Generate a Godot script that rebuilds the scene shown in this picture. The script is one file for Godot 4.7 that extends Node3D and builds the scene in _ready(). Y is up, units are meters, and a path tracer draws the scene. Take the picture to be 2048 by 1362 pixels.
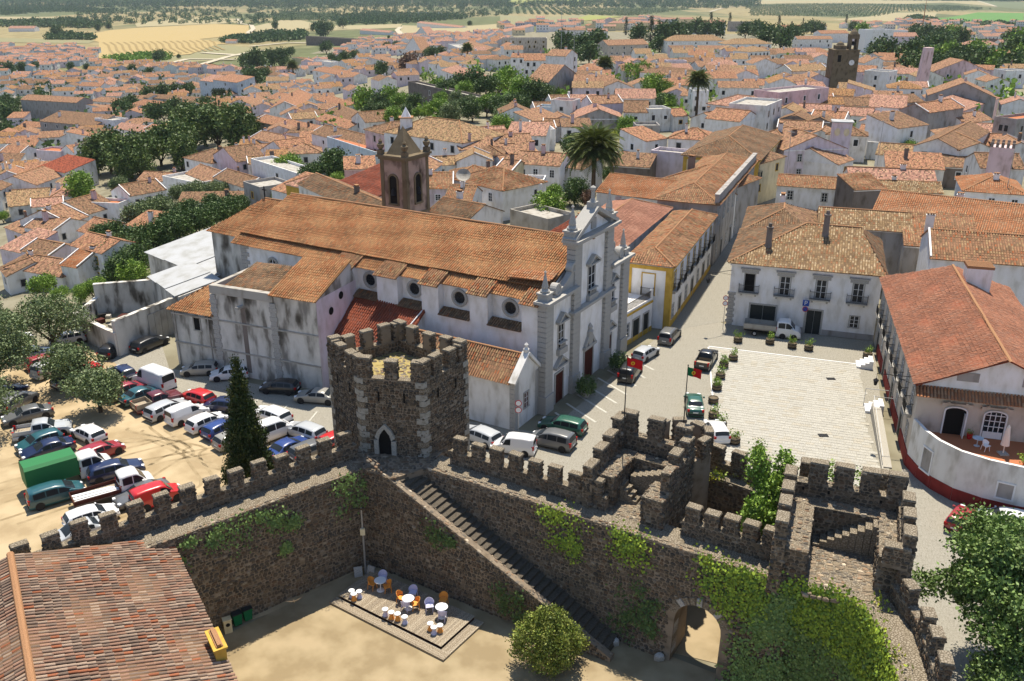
extends Node3D
# A hill town seen from a castle keep: castle yard and battlements below, church and square behind, roofs of the town, fields to the horizon.
const FILL_A:="small whitewashed house with orange tiled roof on the lower left slope"
const GROUP_A:="small houses on the lower left slope"
const FILL_B:="small whitewashed house with orange tiled roof in the crowded lower town"
const GROUP_B:="small houses of the lower town"
const FILL_C:="far white house with pinkish roof at the edge of town"
const GROUP_C:="far houses at the edge of town"
const FILL_D:="old tiled house among the crowded roofs of the middle town"
const GROUP_D:="small houses of the middle town"
const FILL_E:="old tiled house among the crowded roofs of the right hand quarter"
const GROUP_E:="small houses of the right hand quarter"
func _ready() -> void:
	rng.seed=20240611
	set_up()
	make_materials()
	grounds()
	castle()
	church()
	white_house()
	terrace_building()
	street_buildings()
	yard_ruin()
	tiled_building()
	landmarks()
	town()
	small_houses()
	courtyard_things()
	square_things()
	near_trees()
	trees()
	cars()
	far_country()
func set_up() -> void:
	var cam:=Camera3D.new()
	cam.name="camera"
	add_child(cam)
	cam.position=V3(0,40,0)
	cam.rotation_degrees=V3(-21.83,0,0)
	cam.fov=41.44
	cam.near=0.5
	cam.far=20000.0
	cam.current=true
	var sun:=DirectionalLight3D.new()
	sun.name="sun"
	sun.light_energy=1.45
	sun.light_color=Color(1.0,0.96,0.89)
	sun.light_angular_distance=0.5
	sun.shadow_enabled=true
	add_child(sun)
	sun.look_at_from_position(V3(5,100,-42),Vector3.ZERO,Vector3.UP)
	var sky:=ProceduralSkyMaterial.new()
	sky.sky_top_color=Color(0.42,0.51,0.65)
	sky.sky_horizon_color=Color(0.7,0.77,0.83)
	sky.sky_curve=0.12
	sky.ground_bottom_color=Color(0.3,0.28,0.24)
	sky.ground_horizon_color=Color(0.6,0.64,0.66)
	var e:=Environment.new()
	e.background_mode=Environment.BG_SKY
	e.sky=Sky.new()
	e.sky.sky_material=sky
	e.background_energy_multiplier=0.95
	e.tonemap_mode=Environment.TONE_MAPPER_LINEAR
	e.tonemap_exposure=1.62
	e.fog_enabled=true
	e.fog_density=0.000045
	e.fog_light_color=Color(0.72,0.77,0.82)
	e.sdfgi_enabled=true
	e.ssao_enabled=true
	e.ssil_enabled=true
	var we:=WorldEnvironment.new()
	we.name="environment"
	we.environment=e
	add_child(we)
# ---------------------------------------------------------------- mesh builder
class MB:
	var v:=PackedVector3Array()
	var n:=PackedVector3Array()
	var uv:=PackedVector2Array()
	var c:=PackedColorArray()
	var col:=Color(1,1,1)
	func tri(a: Vector3,b: Vector3,d: Vector3) -> void:
		var nn:=(b-a).cross(d-a).normalized()
		var ux:=(b-a).normalized()
		var uy:=nn.cross(ux)
		v.append_array([a,d,b])
		n.append_array([nn,nn,nn])
		uv.append_array([Vector2.ZERO,Vector2((d-a).dot(ux),-(d-a).dot(uy)),Vector2((b-a).dot(ux),0)])
		c.append_array([col,col,col])
	func quad(a: Vector3,b: Vector3,d: Vector3,e: Vector3) -> void:
		var nn:=(d-a).cross(e-b).normalized()
		var ux:=(b-a).normalized()
		var uy:=nn.cross(ux)
		var ta:=Vector2.ZERO
		var tb:=Vector2((b-a).dot(ux),0)
		var td:=Vector2((d-a).dot(ux),-(d-a).dot(uy))
		var te:=Vector2((e-a).dot(ux),-(e-a).dot(uy))
		v.append_array([a,d,b,a,e,d])
		n.append_array([nn,nn,nn,nn,nn,nn])
		uv.append_array([ta,td,tb,ta,te,td])
		c.append_array([col,col,col,col,col,col])
	# eight corners: four below (counter-clockwise seen from above), four above
	func hexa(p: Array) -> void:
		quad(p[4],p[5],p[6],p[7])
		quad(p[3],p[2],p[1],p[0])
		for i in 4:
			var j:=(i+1) % 4
			quad(p[i],p[j],p[4+j],p[4+i])
	func box(at: Vector3,size: Vector3,b:=Basis.IDENTITY) -> void:
		var h:=size*0.5
		var p:=[]
		for y in [-h.y,h.y]:
			for k in [Vector2(-h.x,h.z),Vector2(h.x,h.z),Vector2(h.x,-h.z),Vector2(-h.x,-h.z)]:
				p.append(at+b*Vector3(k.x,y,k.y))
		hexa(p)
	# box given by its lowest and highest corners
	func blk(lo: Vector3,hi: Vector3) -> void:
		box((lo+hi)*0.5,hi-lo)
	func bar(a: Vector3,b: Vector3,w: float,h:=-1.0) -> void:
		if h<0.0:
			h=w
		var d:=(b-a)
		var l:=d.length()
		if l<0.0001:
			return
		var y:=d/l
		var x:=(Vector3.UP if absf(y.y)<0.9 else Vector3.RIGHT).cross(y).normalized()
		var z:=x.cross(y)
		box((a+b)*0.5,Vector3(w,l,h),Basis(x,y,z))
	# polygon prism, outline counter-clockwise seen from above
	func prism(pts: PackedVector2Array,y0: float,y1: float,cap:=true) -> void:
		var m:=pts.size()
		for i in m:
			var a:=pts[i]
			var b:=pts[(i+1) % m]
			quad(Vector3(a.x,y0,a.y),Vector3(b.x,y0,b.y),Vector3(b.x,y1,b.y),Vector3(a.x,y1,a.y))
		if cap:
			var t:=Geometry2D.triangulate_polygon(pts)
			for k in range(0,t.size(),3):
				var a:=pts[t[k]]
				var b:=pts[t[k+1]]
				var d:=pts[t[k+2]]
				if (b-a).cross(d-a)>0.0:
					var s:=b
					b=d
					d=s
				tri(Vector3(a.x,y1,a.y),Vector3(b.x,y1,b.y),Vector3(d.x,y1,d.y))
	# rings of radius along y, round an axis
	func lathe(at: Vector3,prof: Array,seg:=12,b:=Basis.IDENTITY) -> void:
		for i in prof.size()-1:
			for k in seg:
				var a0:=TAU*k/seg
				var a1:=TAU*(k+1)/seg
				var p: Vector2=prof[i]
				var q: Vector2=prof[i+1]
				var A:=at+b*Vector3(p.x*cos(a0),p.y,-p.x*sin(a0))
				var B:=at+b*Vector3(p.x*cos(a1),p.y,-p.x*sin(a1))
				var C:=at+b*Vector3(q.x*cos(a1),q.y,-q.x*sin(a1))
				var D:=at+b*Vector3(q.x*cos(a0),q.y,-q.x*sin(a0))
				if p.x<0.0005:
					tri(A,C,D)
				elif q.x<0.0005:
					tri(A,B,C)
				else:
					quad(A,B,C,D)
	func mesh(mat: Material=null) -> ArrayMesh:
		var m:=ArrayMesh.new()
		return into(m,mat)
	func into(m: ArrayMesh,mat: Material) -> ArrayMesh:
		if v.is_empty():
			return m
		var a:=[]
		a.resize(Mesh.ARRAY_MAX)
		a[Mesh.ARRAY_VERTEX]=v
		a[Mesh.ARRAY_NORMAL]=n
		a[Mesh.ARRAY_TEX_UV]=uv
		a[Mesh.ARRAY_COLOR]=c
		m.add_surface_from_arrays(Mesh.PRIMITIVE_TRIANGLES,a)
		if mat:
			m.surface_set_material(m.get_surface_count()-1,mat)
		return m
var rng:=RandomNumberGenerator.new()
var M:={}
var cache:={}
var footprints: Array[Vector3]=[]
var taken:={}
func rnd(a: float,b: float) -> float:
	return rng.randf_range(a,b)
func lin(r: float,g: float,b: float,a:=1.0) -> Color:
	return Color(r,g,b,a).linear_to_srgb()
func numbered(called: String) -> String:
	if not taken.has(called):
		taken[called]=0
		return called
	taken[called]+=1
	return "%s_%03d" % [called,taken[called]]
func put(mesh_: Mesh,called: String,mat: Material,parent: Node) -> MeshInstance3D:
	var o:=MeshInstance3D.new()
	o.mesh=mesh_
	if mat:
		o.material_override=mat
	if parent==self:
		o.name=numbered(called)
		add_child(o)
	else:
		var i:=0
		var nm:=called
		var key:="_n_"+called
		if parent.has_meta(key):
			i=int(parent.get_meta(key))+1
			nm="%s_%03d" % [called,i]
		parent.set_meta(key,i)
		o.name=nm
		parent.add_child(o,true)
	return o
func part(mb: MB,called: String,mat: Material,parent: Node) -> MeshInstance3D:
	return put(mb.mesh(),called,mat,parent)
func tag(o: Node,label:="",category:="",group:="",kind:="") -> Node:
	if label:
		o.set_meta("label",label)
	if category:
		o.set_meta("category",category)
	if group:
		o.set_meta("group",group)
	if kind:
		o.set_meta("kind",kind)
	return o
func thing(called: String,label: String,category: String,at:=Vector3.ZERO,yaw:=0.0,group:="") -> Node3D:
	var o:=Node3D.new()
	o.name=numbered(called)
	add_child(o)
	o.position=at
	o.rotation.y=yaw
	tag(o,label,category,group)
	return o
func structure(mb: MB,called: String,mat: Material) -> MeshInstance3D:
	var o:=part(mb,called,mat,self)
	o.set_meta("kind","structure")
	return o
func many(where: Array,tints: Array,mesh_: Mesh,called: String,mat: Material,parent: Node,kind:="stuff") -> MultiMeshInstance3D:
	var mm:=MultiMesh.new()
	mm.transform_format=MultiMesh.TRANSFORM_3D
	mm.use_colors=not tints.is_empty()
	mm.mesh=mesh_
	mm.instance_count=where.size()
	for i in where.size():
		mm.set_instance_transform(i,where[i])
		if mm.use_colors:
			mm.set_instance_color(i,tints[i])
	var o:=MultiMeshInstance3D.new()
	o.multimesh=mm
	o.material_override=mat
	if parent==self:
		o.name=numbered(called)
	else:
		o.name=called
	parent.add_child(o,true)
	o.set_meta("kind",kind)
	return o
func dup(root: Node3D,at: Vector3,yaw: float,label:="",group:="") -> Node3D:
	var r: Node3D=root.duplicate()
	var base:=String(root.name)
	if base.length()>4 and base[-4]=="_" and base.substr(base.length()-3).is_valid_int():
		base=base.substr(0,base.length()-4)
	r.name=numbered(base)
	add_child(r)
	r.position=at
	r.rotation.y=yaw
	if label:
		r.set_meta("label",label)
	if group:
		r.set_meta("group",group)
	return r
# ---------------------------------------------------------------- the lie of the land
func land(x: float,z: float) -> float:
	var dist:=sqrt(x*x+z*z)
	var o:=20.0+45.0*(1.0-smoothstep(92.0,150.0,-z))
	var left:=33.0*(1.0-exp(-maxf(0.0,-x-o)/130.0))
	var r:=clampf((dist-330.0)/2670.0,0.0,1.0)
	return -lerpf(left,60.0,r)
# ---------------------------------------------------------------- materials
func ramp(cols: Array,offs: Array) -> Gradient:
	var g:=Gradient.new()
	g.colors=PackedColorArray(cols)
	g.offsets=PackedFloat32Array(offs)
	return g
func ntex(freq: float,oct: int,cols: Array,offs: Array,sd: int,kind:=FastNoiseLite.TYPE_SIMPLEX_SMOOTH,size:=512) -> NoiseTexture2D:
	var t:=NoiseTexture2D.new()
	t.width=size
	t.height=size
	t.seamless=true
	var f:=FastNoiseLite.new()
	f.seed=sd
	f.noise_type=kind
	f.frequency=freq
	f.fractal_octaves=oct
	if kind==FastNoiseLite.TYPE_CELLULAR:
		f.cellular_return_type=FastNoiseLite.RETURN_DISTANCE2_SUB
	t.noise=f
	if cols.size():
		t.color_ramp=ramp(cols,offs)
	return t
func grey(v: float) -> Color:
	return Color(v,v,v)
func mat(called: String,color: Color,rough:=0.9,tex: Texture2D=null,scale:=Vector3.ONE,bump: Texture2D=null,bump_cm:=1.0) -> StandardMaterial3D:
	var m:=StandardMaterial3D.new()
	m.resource_name=called
	m.albedo_color=color
	m.roughness=rough
	m.metallic_specular=0.3
	if tex:
		m.albedo_texture=tex
	if bump:
		m.heightmap_enabled=true
		m.heightmap_texture=bump
		m.heightmap_scale=bump_cm
	if tex or bump:
		m.uv1_triplanar=true
		m.uv1_world_triplanar=true
		m.uv1_scale=scale
	M[called]=m
	return m
func tile_textures() -> Array:
	var n:=1024
	var cols:=32
	var rows:=24
	var r:=RandomNumberGenerator.new()
	r.seed=77
	var tone:=[]
	for i in cols*rows:
		var k:=r.randf()
		var t:=V3(0.98,0.93,0.9)*r.randf_range(0.72,1.0)
		if k<0.18:
			t=V3(0.74,0.76,0.72)*r.randf_range(0.6,1.0)
		elif k<0.3:
			t=V3(1.0,1.0,0.92)*r.randf_range(0.95,1.0)
		tone.append(t)
	var a:=PackedByteArray()
	a.resize(n*n*3)
	var h:=PackedByteArray()
	h.resize(n*n)
	for y in n:
		var fy:=float(y)*rows/n
		var row:=int(fy)
		var ty:=fy-row
		for x in n:
			var fx:=float(x)*cols/n
			var cx:=int(fx)
			var tx:=fx-cx
			var up:=absf(cos(PI*tx))
			var t: Vector3=tone[row*cols+cx]
			var i:=y*n+x
			a[i*3]=int(255.0*minf(1.0,t.x))
			a[i*3+1]=int(255.0*minf(1.0,t.y))
			a[i*3+2]=int(255.0*minf(1.0,t.z))
			h[i]=int(255.0*clampf(0.75*up+0.2*ty,0.0,1.0))
	return [ImageTexture.create_from_image(Image.create_from_data(n,n,false,Image.FORMAT_RGB8,a)),ImageTexture.create_from_image(Image.create_from_data(n,n,false,Image.FORMAT_L8,h))]
func plain(called: String,color: Color,rough:=0.6,metal:=0.0) -> StandardMaterial3D:
	var m:=mat(called,color,rough)
	m.metallic=metal
	return m
func tinted(called: String,rough: float,tex: Texture2D=null,scale:=Vector3.ONE,bump: Texture2D=null,cm:=1.0) -> StandardMaterial3D:
	var m:=mat(called,Color.WHITE,rough,tex,scale,bump,cm)
	m.vertex_color_use_as_albedo=true
	return m
func leafy(called: String,glow:=0.35) -> StandardMaterial3D:
	var m:=tinted(called,0.55)
	m.metallic_specular=0.35
	m.backlight_enabled=true
	m.backlight=Color(glow,glow,glow*0.5)
	return m
func make_materials() -> void:
	var fine:=ntex(0.05,4,[grey(0.0),grey(1.0)],[0.1,0.9],3)
	var coarse:=ntex(0.012,5,[grey(0.0),grey(1.0)],[0.15,0.85],4)
	var clean:=ntex(0.012,5,[Color(0.88,0.87,0.84),Color(0.96,0.955,0.94),Color(1,1,1)],[0.15,0.4,0.7],5)
	var worn:=ntex(0.01,6,[Color(0.76,0.74,0.7),Color(0.88,0.87,0.84),Color(0.97,0.965,0.95),Color(1,1,0.99)],[0.14,0.3,0.46,0.7],6)
	var heavy:=ntex(0.009,6,[Color(0.36,0.34,0.31),Color(0.58,0.56,0.53),Color(0.86,0.85,0.82),Color(0.98,0.97,0.95)],[0.2,0.32,0.46,0.68],7)
	var speck:=ntex(0.07,4,[Color(0.62,0.6,0.56),Color(0.9,0.89,0.86),Color(1,1,1)],[0.2,0.5,0.8],8)
	var dirt:=ntex(0.009,6,[Color(0.86,0.84,0.8),Color(0.94,0.93,0.9),Color(1,0.99,0.97)],[0.25,0.5,0.75],9)
	var cobble:=ntex(0.06,1,[grey(0.2),grey(0.8),grey(1.0)],[0.0,0.25,0.7],10,FastNoiseLite.TYPE_CELLULAR)
	var cobble_tone:=ntex(0.06,1,[Color(0.66,0.64,0.6),Color(0.95,0.94,0.92),Color(1,1,1)],[0.0,0.3,0.8],10,FastNoiseLite.TYPE_CELLULAR)
	var tt:=tile_textures()
	# plaster
	mat("white",lin(0.82,0.81,0.81),0.92,clean,V3(0.15,0.055,0.15),fine,0.6)
	mat("white_worn",lin(0.74,0.73,0.72),0.92,worn,V3(0.16,0.05,0.16),fine,0.8)
	mat("white_heavy",lin(0.66,0.65,0.63),0.95,heavy,V3(0.12,0.04,0.12),fine,1.5)
	mat("lilac",lin(0.68,0.6,0.66),0.92,clean,V3(0.15,0.055,0.15),fine,0.6)
	mat("pink",lin(0.66,0.5,0.52),0.92,worn,V3(0.16,0.05,0.16),fine,0.6)
	mat("cream",lin(0.72,0.63,0.42),0.92,clean,V3(0.15,0.055,0.15),fine,0.6)
	mat("yellow",lin(0.56,0.36,0.07),0.9,clean,V3(0.2,0.1,0.2),fine,0.5)
	mat("grey_wall",lin(0.36,0.34,0.33),0.95,worn,V3(0.15,0.05,0.15),fine,1.0)
	mat("dark_wall",lin(0.2,0.17,0.155),0.95,worn,V3(0.12,0.05,0.12),fine,1.0)
	mat("pale_blue",lin(0.55,0.63,0.7),0.92,clean,V3(0.15,0.055,0.15),fine,0.6)
	mat("beige_wall",lin(0.56,0.5,0.44),0.92,worn,V3(0.12,0.06,0.12),fine,0.6)
	mat("red_paint",lin(0.25,0.035,0.03),0.85,clean,V3(0.2,0.1,0.2),fine,0.5)
	mat("concrete",lin(0.4,0.38,0.35),0.95,worn,V3(0.13,0.06,0.13),fine,1.0)
	# stone
	mat("step_stone",lin(0.14,0.122,0.1),0.95,cobble_tone,V3(0.4,0.4,0.4),cobble,2.0)
	mat("granite",lin(0.52,0.515,0.51),0.85,speck,V3(0.4,0.4,0.4),fine,0.6)
	mat("mortar",lin(0.25,0.2,0.15),0.98,worn,V3(0.14,0.14,0.14),coarse,4.0)
	mat("wall_top",lin(0.3,0.26,0.205),0.98,cobble_tone,V3(0.22,0.22,0.22),cobble,4.0)
	tinted("rubble",0.95,speck,V3(0.7,0.7,0.7),fine,2.0)
	tinted("slab",0.85,speck,V3(0.35,0.35,0.35),fine,0.6)
	mat("tower_stone",lin(0.17,0.135,0.09),0.95,worn,V3(0.12,0.08,0.12),coarse,3.0)
	mat("belfry_plaster",lin(0.4,0.3,0.265),0.95,heavy,V3(0.12,0.06,0.12),fine,1.6)
	mat("pale_stone",lin(0.52,0.5,0.46),0.9,speck,V3(0.5,0.5,0.5),fine,1.0)
	mat("lichen_floor",lin(0.36,0.29,0.12),0.95,worn,V3(0.3,0.3,0.3),fine,2.0)
	mat("quoin_stone",lin(0.34,0.325,0.29),0.92,worn,V3(0.5,0.5,0.5),fine,1.5)
	mat("joint",lin(0.45,0.44,0.4),0.95,speck,V3(0.5,0.5,0.5))
	# ground
	mat("sand_dark",lin(0.36,0.285,0.18),0.98,dirt,V3(0.1,0.1,0.1))
	mat("sand",lin(0.45,0.36,0.235),0.98,dirt,V3(0.045,0.045,0.045),coarse,3.0)
	mat("court_sand",lin(0.35,0.285,0.185),0.98,dirt,V3(0.06,0.06,0.06),coarse,1.5)
	mat("setts",lin(0.4,0.385,0.34),0.92,cobble_tone,V3(0.5,0.5,0.5),cobble,1.2)
	mat("road",lin(0.37,0.36,0.325),0.92,cobble_tone,V3(0.42,0.42,0.42),cobble,0.8)
	mat("town_ground",lin(0.25,0.235,0.175),0.97,dirt,V3(0.03,0.03,0.03))
	tinted("plain_ground",0.97,dirt,V3(0.006,0.006,0.006))
	mat("grass",lin(0.06,0.1,0.02),0.95,dirt,V3(0.3,0.3,0.3),fine,3.0)
	mat("line_paint",lin(0.62,0.62,0.58),0.8,speck,V3(0.4,0.4,0.4))
	mat("yellow_line",lin(0.55,0.42,0.1),0.8,speck,V3(0.4,0.4,0.4))
	# tiles
	tinted("tile",0.88,speck,V3(0.9,0.9,0.9),fine,0.5)
	for r in [["aged",V3(0.42,0.255,0.165)],["brown",V3(0.3,0.19,0.12)],["orange",V3(0.46,0.255,0.16)],["pinkish",V3(0.52,0.31,0.24)],["ochre",V3(0.42,0.245,0.12)],["straw",V3(0.42,0.29,0.17)],["red",V3(0.36,0.1,0.055)]]:
		var m:=mat("roof_"+r[0],lin(r[1].x,r[1].y,r[1].z),0.9)
		m.albedo_texture=tt[0]
		m.heightmap_enabled=true
		m.heightmap_texture=tt[1]
		m.heightmap_scale=7.0
		m.uv1_scale=V3(1.0/8.0,1.0/9.6,1)
		mat("bed_"+r[0],lin(r[1].x*0.7,r[1].y*0.68,r[1].z*0.66),0.95,speck,V3(0.8,0.8,0.8))
	mat("ridge",lin(0.44,0.24,0.13),0.9,speck,V3(0.6,0.6,0.6))
	mat("metal_roof",lin(0.42,0.43,0.44),0.55,clean,V3(0.06,0.06,0.06))
	# wood, metal, glass, leaves
	mat("deck_wood",lin(0.46,0.4,0.32),0.85,speck,V3(0.3,2.0,0.3))
	mat("door_wood",lin(0.1,0.025,0.018),0.6,speck,V3(1.0,0.3,1.0))
	plain("dark_door",lin(0.025,0.03,0.03),0.55)
	plain("iron",lin(0.02,0.02,0.022),0.55,0.4)
	plain("steel",lin(0.4,0.41,0.42),0.45,0.7)
	plain("pane",lin(0.018,0.022,0.028),0.12)
	plain("hole",lin(0.012,0.011,0.01),0.95)
	plain("white_paint",lin(0.75,0.75,0.75),0.5)
	plain("tyre",lin(0.015,0.015,0.016),0.85)
	plain("rim",lin(0.45,0.46,0.48),0.35,0.6)
	plain("car_glass",lin(0.02,0.025,0.03),0.06)
	plain("headlight",lin(0.7,0.72,0.74),0.15)
	plain("taillight",lin(0.35,0.012,0.01),0.25)
	plain("trim_black",lin(0.02,0.02,0.022),0.6)
	plain("plate_white",lin(0.75,0.75,0.72),0.5)
	plain("orange_plastic",lin(0.72,0.3,0.06),0.45)
	plain("lilac_plastic",lin(0.5,0.5,0.66),0.45)
	plain("white_plastic",lin(0.8,0.8,0.8),0.4)
	plain("sign_blue",lin(0.01,0.06,0.32),0.4)
	plain("sign_red",lin(0.45,0.015,0.02),0.4)
	plain("flag_green",lin(0.01,0.13,0.05),0.8)
	plain("flag_red",lin(0.5,0.012,0.015),0.8)
	plain("flag_yellow",lin(0.7,0.5,0.03),0.8)
	plain("parasol_cloth",lin(0.72,0.66,0.58),0.9)
	plain("terracotta",lin(0.4,0.15,0.07),0.9)
	plain("water",lin(0.3,0.42,0.55),0.15)
	mat("bark",lin(0.1,0.075,0.05),0.95,worn,V3(0.8,0.3,0.8),fine,3.0)
	mat("barrel_wood",lin(0.2,0.16,0.11),0.85,speck,V3(1.5,0.4,1.5))
	leafy("leaf")
	leafy("leaf_thick",0.12)
# ---------------------------------------------------------------- stones
# an irregular rounded block about one unit large, bulging towards +z
func stone_mesh(k: int) -> ArrayMesh:
	var key:="stone%d" % k
	if cache.has(key):
		return cache[key]
	var r:=RandomNumberGenerator.new()
	r.seed=900+k
	var ring:=[]
	var m:=7
	for i in m:
		var a:=TAU*(i+0.35*r.randf())/m
		var q:=V2(cos(a),sin(a))
		var s:=0.5/maxf(absf(q.x),absf(q.y))
		ring.append(q*lerpf(0.5,s,0.72)*r.randf_range(0.86,1.0))
	var mb:=MB.new()
	var tilt:=V2(r.randf_range(-0.1,0.1),r.randf_range(-0.1,0.1))
	for i in m:
		var p: Vector2=ring[i]
		var q: Vector2=ring[(i+1) % m]
		var p0:=V3(p.x,p.y,-0.5)
		var q0:=V3(q.x,q.y,-0.5)
		var p1:=V3(p.x,p.y,0.2)
		var q1:=V3(q.x,q.y,0.2)
		var p2:=V3(p.x*0.8,p.y*0.8,0.46+p.dot(tilt)*2.0)
		var q2:=V3(q.x*0.8,q.y*0.8,0.46+q.dot(tilt)*2.0)
		mb.quad(p0,q0,q1,p1)
		mb.quad(p1,q1,q2,p2)
		mb.tri(p2,q2,V3(0,0,0.52))
	cache[key]=mb.mesh()
	return cache[key]
# a dressed block with chamfered edges, unit size
func block_mesh() -> ArrayMesh:
	if cache.has("block"):
		return cache["block"]
	var mb:=MB.new()
	var a:=0.5
	var b:=0.46
	var f:=[V3(-a,-a,0.4),V3(a,-a,0.4),V3(a,a,0.4),V3(-a,a,0.4)]
	var g:=[V3(-b,-b,0.5),V3(b,-b,0.5),V3(b,b,0.5),V3(-b,b,0.5)]
	mb.quad(g[0],g[1],g[2],g[3])
	for i in 4:
		var j:=(i+1) % 4
		mb.quad(f[i],f[j],g[j],g[i])
		mb.quad(V3(f[i].x,f[i].y,-0.5),V3(f[j].x,f[j].y,-0.5),f[j],f[i])
	mb.quad(V3(a,-a,-0.5),V3(-a,-a,-0.5),V3(-a,a,-0.5),V3(a,a,-0.5))
	cache["block"]=mb.mesh()
	return cache["block"]
func rubble_tone() -> Color:
	var k:=rng.randf()
	var t:=V3(0.15,0.12,0.092)
	if k<0.3:
		t=V3(0.105,0.093,0.08)
	elif k<0.5:
		t=V3(0.19,0.15,0.11)
	elif k<0.56:
		t=V3(0.29,0.25,0.2)
	elif k<0.68:
		t=V3(0.16,0.11,0.076)
	t *= rnd(0.85,1.4)
	return Color(t.x,t.y,t.z)
# rubble laid over a flat face: o corner, u and w unit axes in the face (u cross w points outwards), poly its outline in (u, w) metres
func rubble(parent: Node,o: Vector3,u: Vector3,w: Vector3,poly: PackedVector2Array,size:=0.34,singles:=0,hole:=PackedVector2Array(),bright:=1.0,called:="rubble") -> void:
	var nn:=u.cross(w).normalized()
	var lo:=poly[0]
	var hi:=poly[0]
	for p in poly:
		lo=lo.min(p)
		hi=hi.max(p)
	var where:=[[],[],[]]
	var tints:=[[],[],[]]
	var single:=[]
	var y:=lo.y
	while y<hi.y:
		var h:=size*rnd(0.45,0.85)
		var x:=lo.x-rnd(0.0,size)
		while x<hi.x:
			var l:=size*rnd(0.5,1.5)
			var q:=V2(x+l*0.5,y+h*0.5)
			if Geometry2D.is_point_in_polygon(q,poly) and (hole.is_empty() or not Geometry2D.is_point_in_polygon(q,hole)):
				var a:=rnd(-0.13,0.13)
				var uu:=u*cos(a)+w*sin(a)
				var ww:=w*cos(a)-u*sin(a)
				var d:=rnd(0.1,0.2)
				var t:=Transform3D(Basis(uu*(l*rnd(0.84,0.98)),ww*(h*rnd(0.86,1.12)),nn*d),o+u*q.x+w*(q.y+rnd(-0.04,0.04))+nn*rnd(-0.05,0.01))
				var tone:=rubble_tone()*bright
				tone.a=1.0
				var k:=rng.randi() % 3
				if singles>0 and l*h>size*size*0.95 and single.size()<singles:
					single.append([k,t,tone])
				else:
					where[k].append(t)
					tints[k].append(tone)
			x+=l
		y+=h
	for k in 3:
		if where[k].size():
			many(where[k],tints[k],stone_mesh(k),called if k==0 else "%s_%03d" % [called,k],M.rubble,parent)
	for s in single:
		var q:=int(clampf(s[2].get_luminance()/0.07,0.0,3.0))
		var st:=put(stone_mesh(s[0]),"stone",stone_mat(q),parent)
		st.transform=s[1]
func stone_mat(q: int) -> Material:
	var key:="stone_tone%d" % q
	if not M.has(key):
		var t: Vector3=[V3(0.12,0.098,0.075),V3(0.185,0.14,0.1),V3(0.25,0.19,0.13),V3(0.34,0.28,0.21)][q]
		var m: StandardMaterial3D=M.rubble.duplicate()
		m.vertex_color_use_as_albedo=false
		m.albedo_color=lin(t.x,t.y,t.z)
		M[key]=m
	return M[key]
# rubble on the outward face of the edge a -> b (outside lies to the right of the walk from a to b seen from above... u cross up)
func rubble_edge(parent: Node,a: Vector3,b: Vector3,h: float,size:=0.34,singles:=0,bright:=1.0) -> void:
	var u:=(b-a)
	u.y=0
	var l:=u.length()
	rubble(parent,a,u/l,Vector3.UP,PV([V2(0,0),V2(l,0),V2(l,h),V2(0,h)]),size,singles,PackedVector2Array(),bright)
# ---------------------------------------------------------------- roof tiles
func tile_mesh() -> ArrayMesh:
	if cache.has("tile"):
		return cache["tile"]
	var mb:=MB.new()
	var seg:=5
	for i in seg:
		var a0:=PI*i/seg
		var a1:=PI*(i+1)/seg
		var p:=V3(0.5*cos(a0),-0.5,0.5*sin(a0))
		var q:=V3(0.5*cos(a1),-0.5,0.5*sin(a1))
		var p2:=V3(0.4*cos(a0),0.5,0.4*sin(a0)-0.06)
		var q2:=V3(0.4*cos(a1),0.5,0.4*sin(a1)-0.06)
		mb.quad(q,p,p2,q2)
		mb.quad(p,q,V3(q.x*0.75,-0.5,q.z*0.75),V3(p.x*0.75,-0.5,p.z*0.75))
	cache["tile"]=mb.mesh()
	return cache["tile"]
func tile_tone(tone: String) -> Color:
	var k:=rng.randf()
	var t:=V3(0.43,0.215,0.1)
	match tone:
		"aged":
			t=V3(0.43,0.235,0.135)
			if k<0.2: t=V3(0.27,0.17,0.1)
			elif k<0.38: t=V3(0.47,0.31,0.17)
			elif k<0.48: t=V3(0.47,0.17,0.075)
		"brown":
			t=V3(0.31,0.195,0.12)
			if k<0.25: t=V3(0.2,0.145,0.1)
			elif k<0.4: t=V3(0.34,0.24,0.15)
			elif k<0.5: t=V3(0.38,0.17,0.085)
		"orange":
			t=V3(0.53,0.235,0.115)
			if k<0.3: t=V3(0.5,0.29,0.17)
		"pinkish":
			t=V3(0.53,0.27,0.19)
		"ochre":
			t=V3(0.5,0.24,0.115)
			if k<0.15: t=V3(0.38,0.21,0.11)
			elif k<0.38: t=V3(0.52,0.29,0.145)
			elif k<0.48: t=V3(0.49,0.2,0.09)
		"straw":
			t=V3(0.42,0.29,0.165)
			if k<0.3: t=V3(0.27,0.18,0.11)
			elif k<0.5: t=V3(0.56,0.43,0.28)
			elif k<0.62: t=V3(0.4,0.19,0.1)
		"red":
			t=V3(0.34,0.1,0.06)
			if k<0.2: t=V3(0.28,0.11,0.08)
		"salmon":
			t=V3(0.5,0.23,0.145)
			if k<0.25: t=V3(0.41,0.2,0.135)
			elif k<0.4: t=V3(0.46,0.245,0.17)
		"weathered":
			t=V3(0.37,0.225,0.165)
			if k<0.3: t=V3(0.27,0.195,0.155)
			elif k<0.52: t=V3(0.43,0.32,0.25)
			elif k<0.6: t=V3(0.4,0.15,0.08)
	t *= rnd(0.82,1.14)
	return Color(t.x,t.y,t.z)
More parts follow.
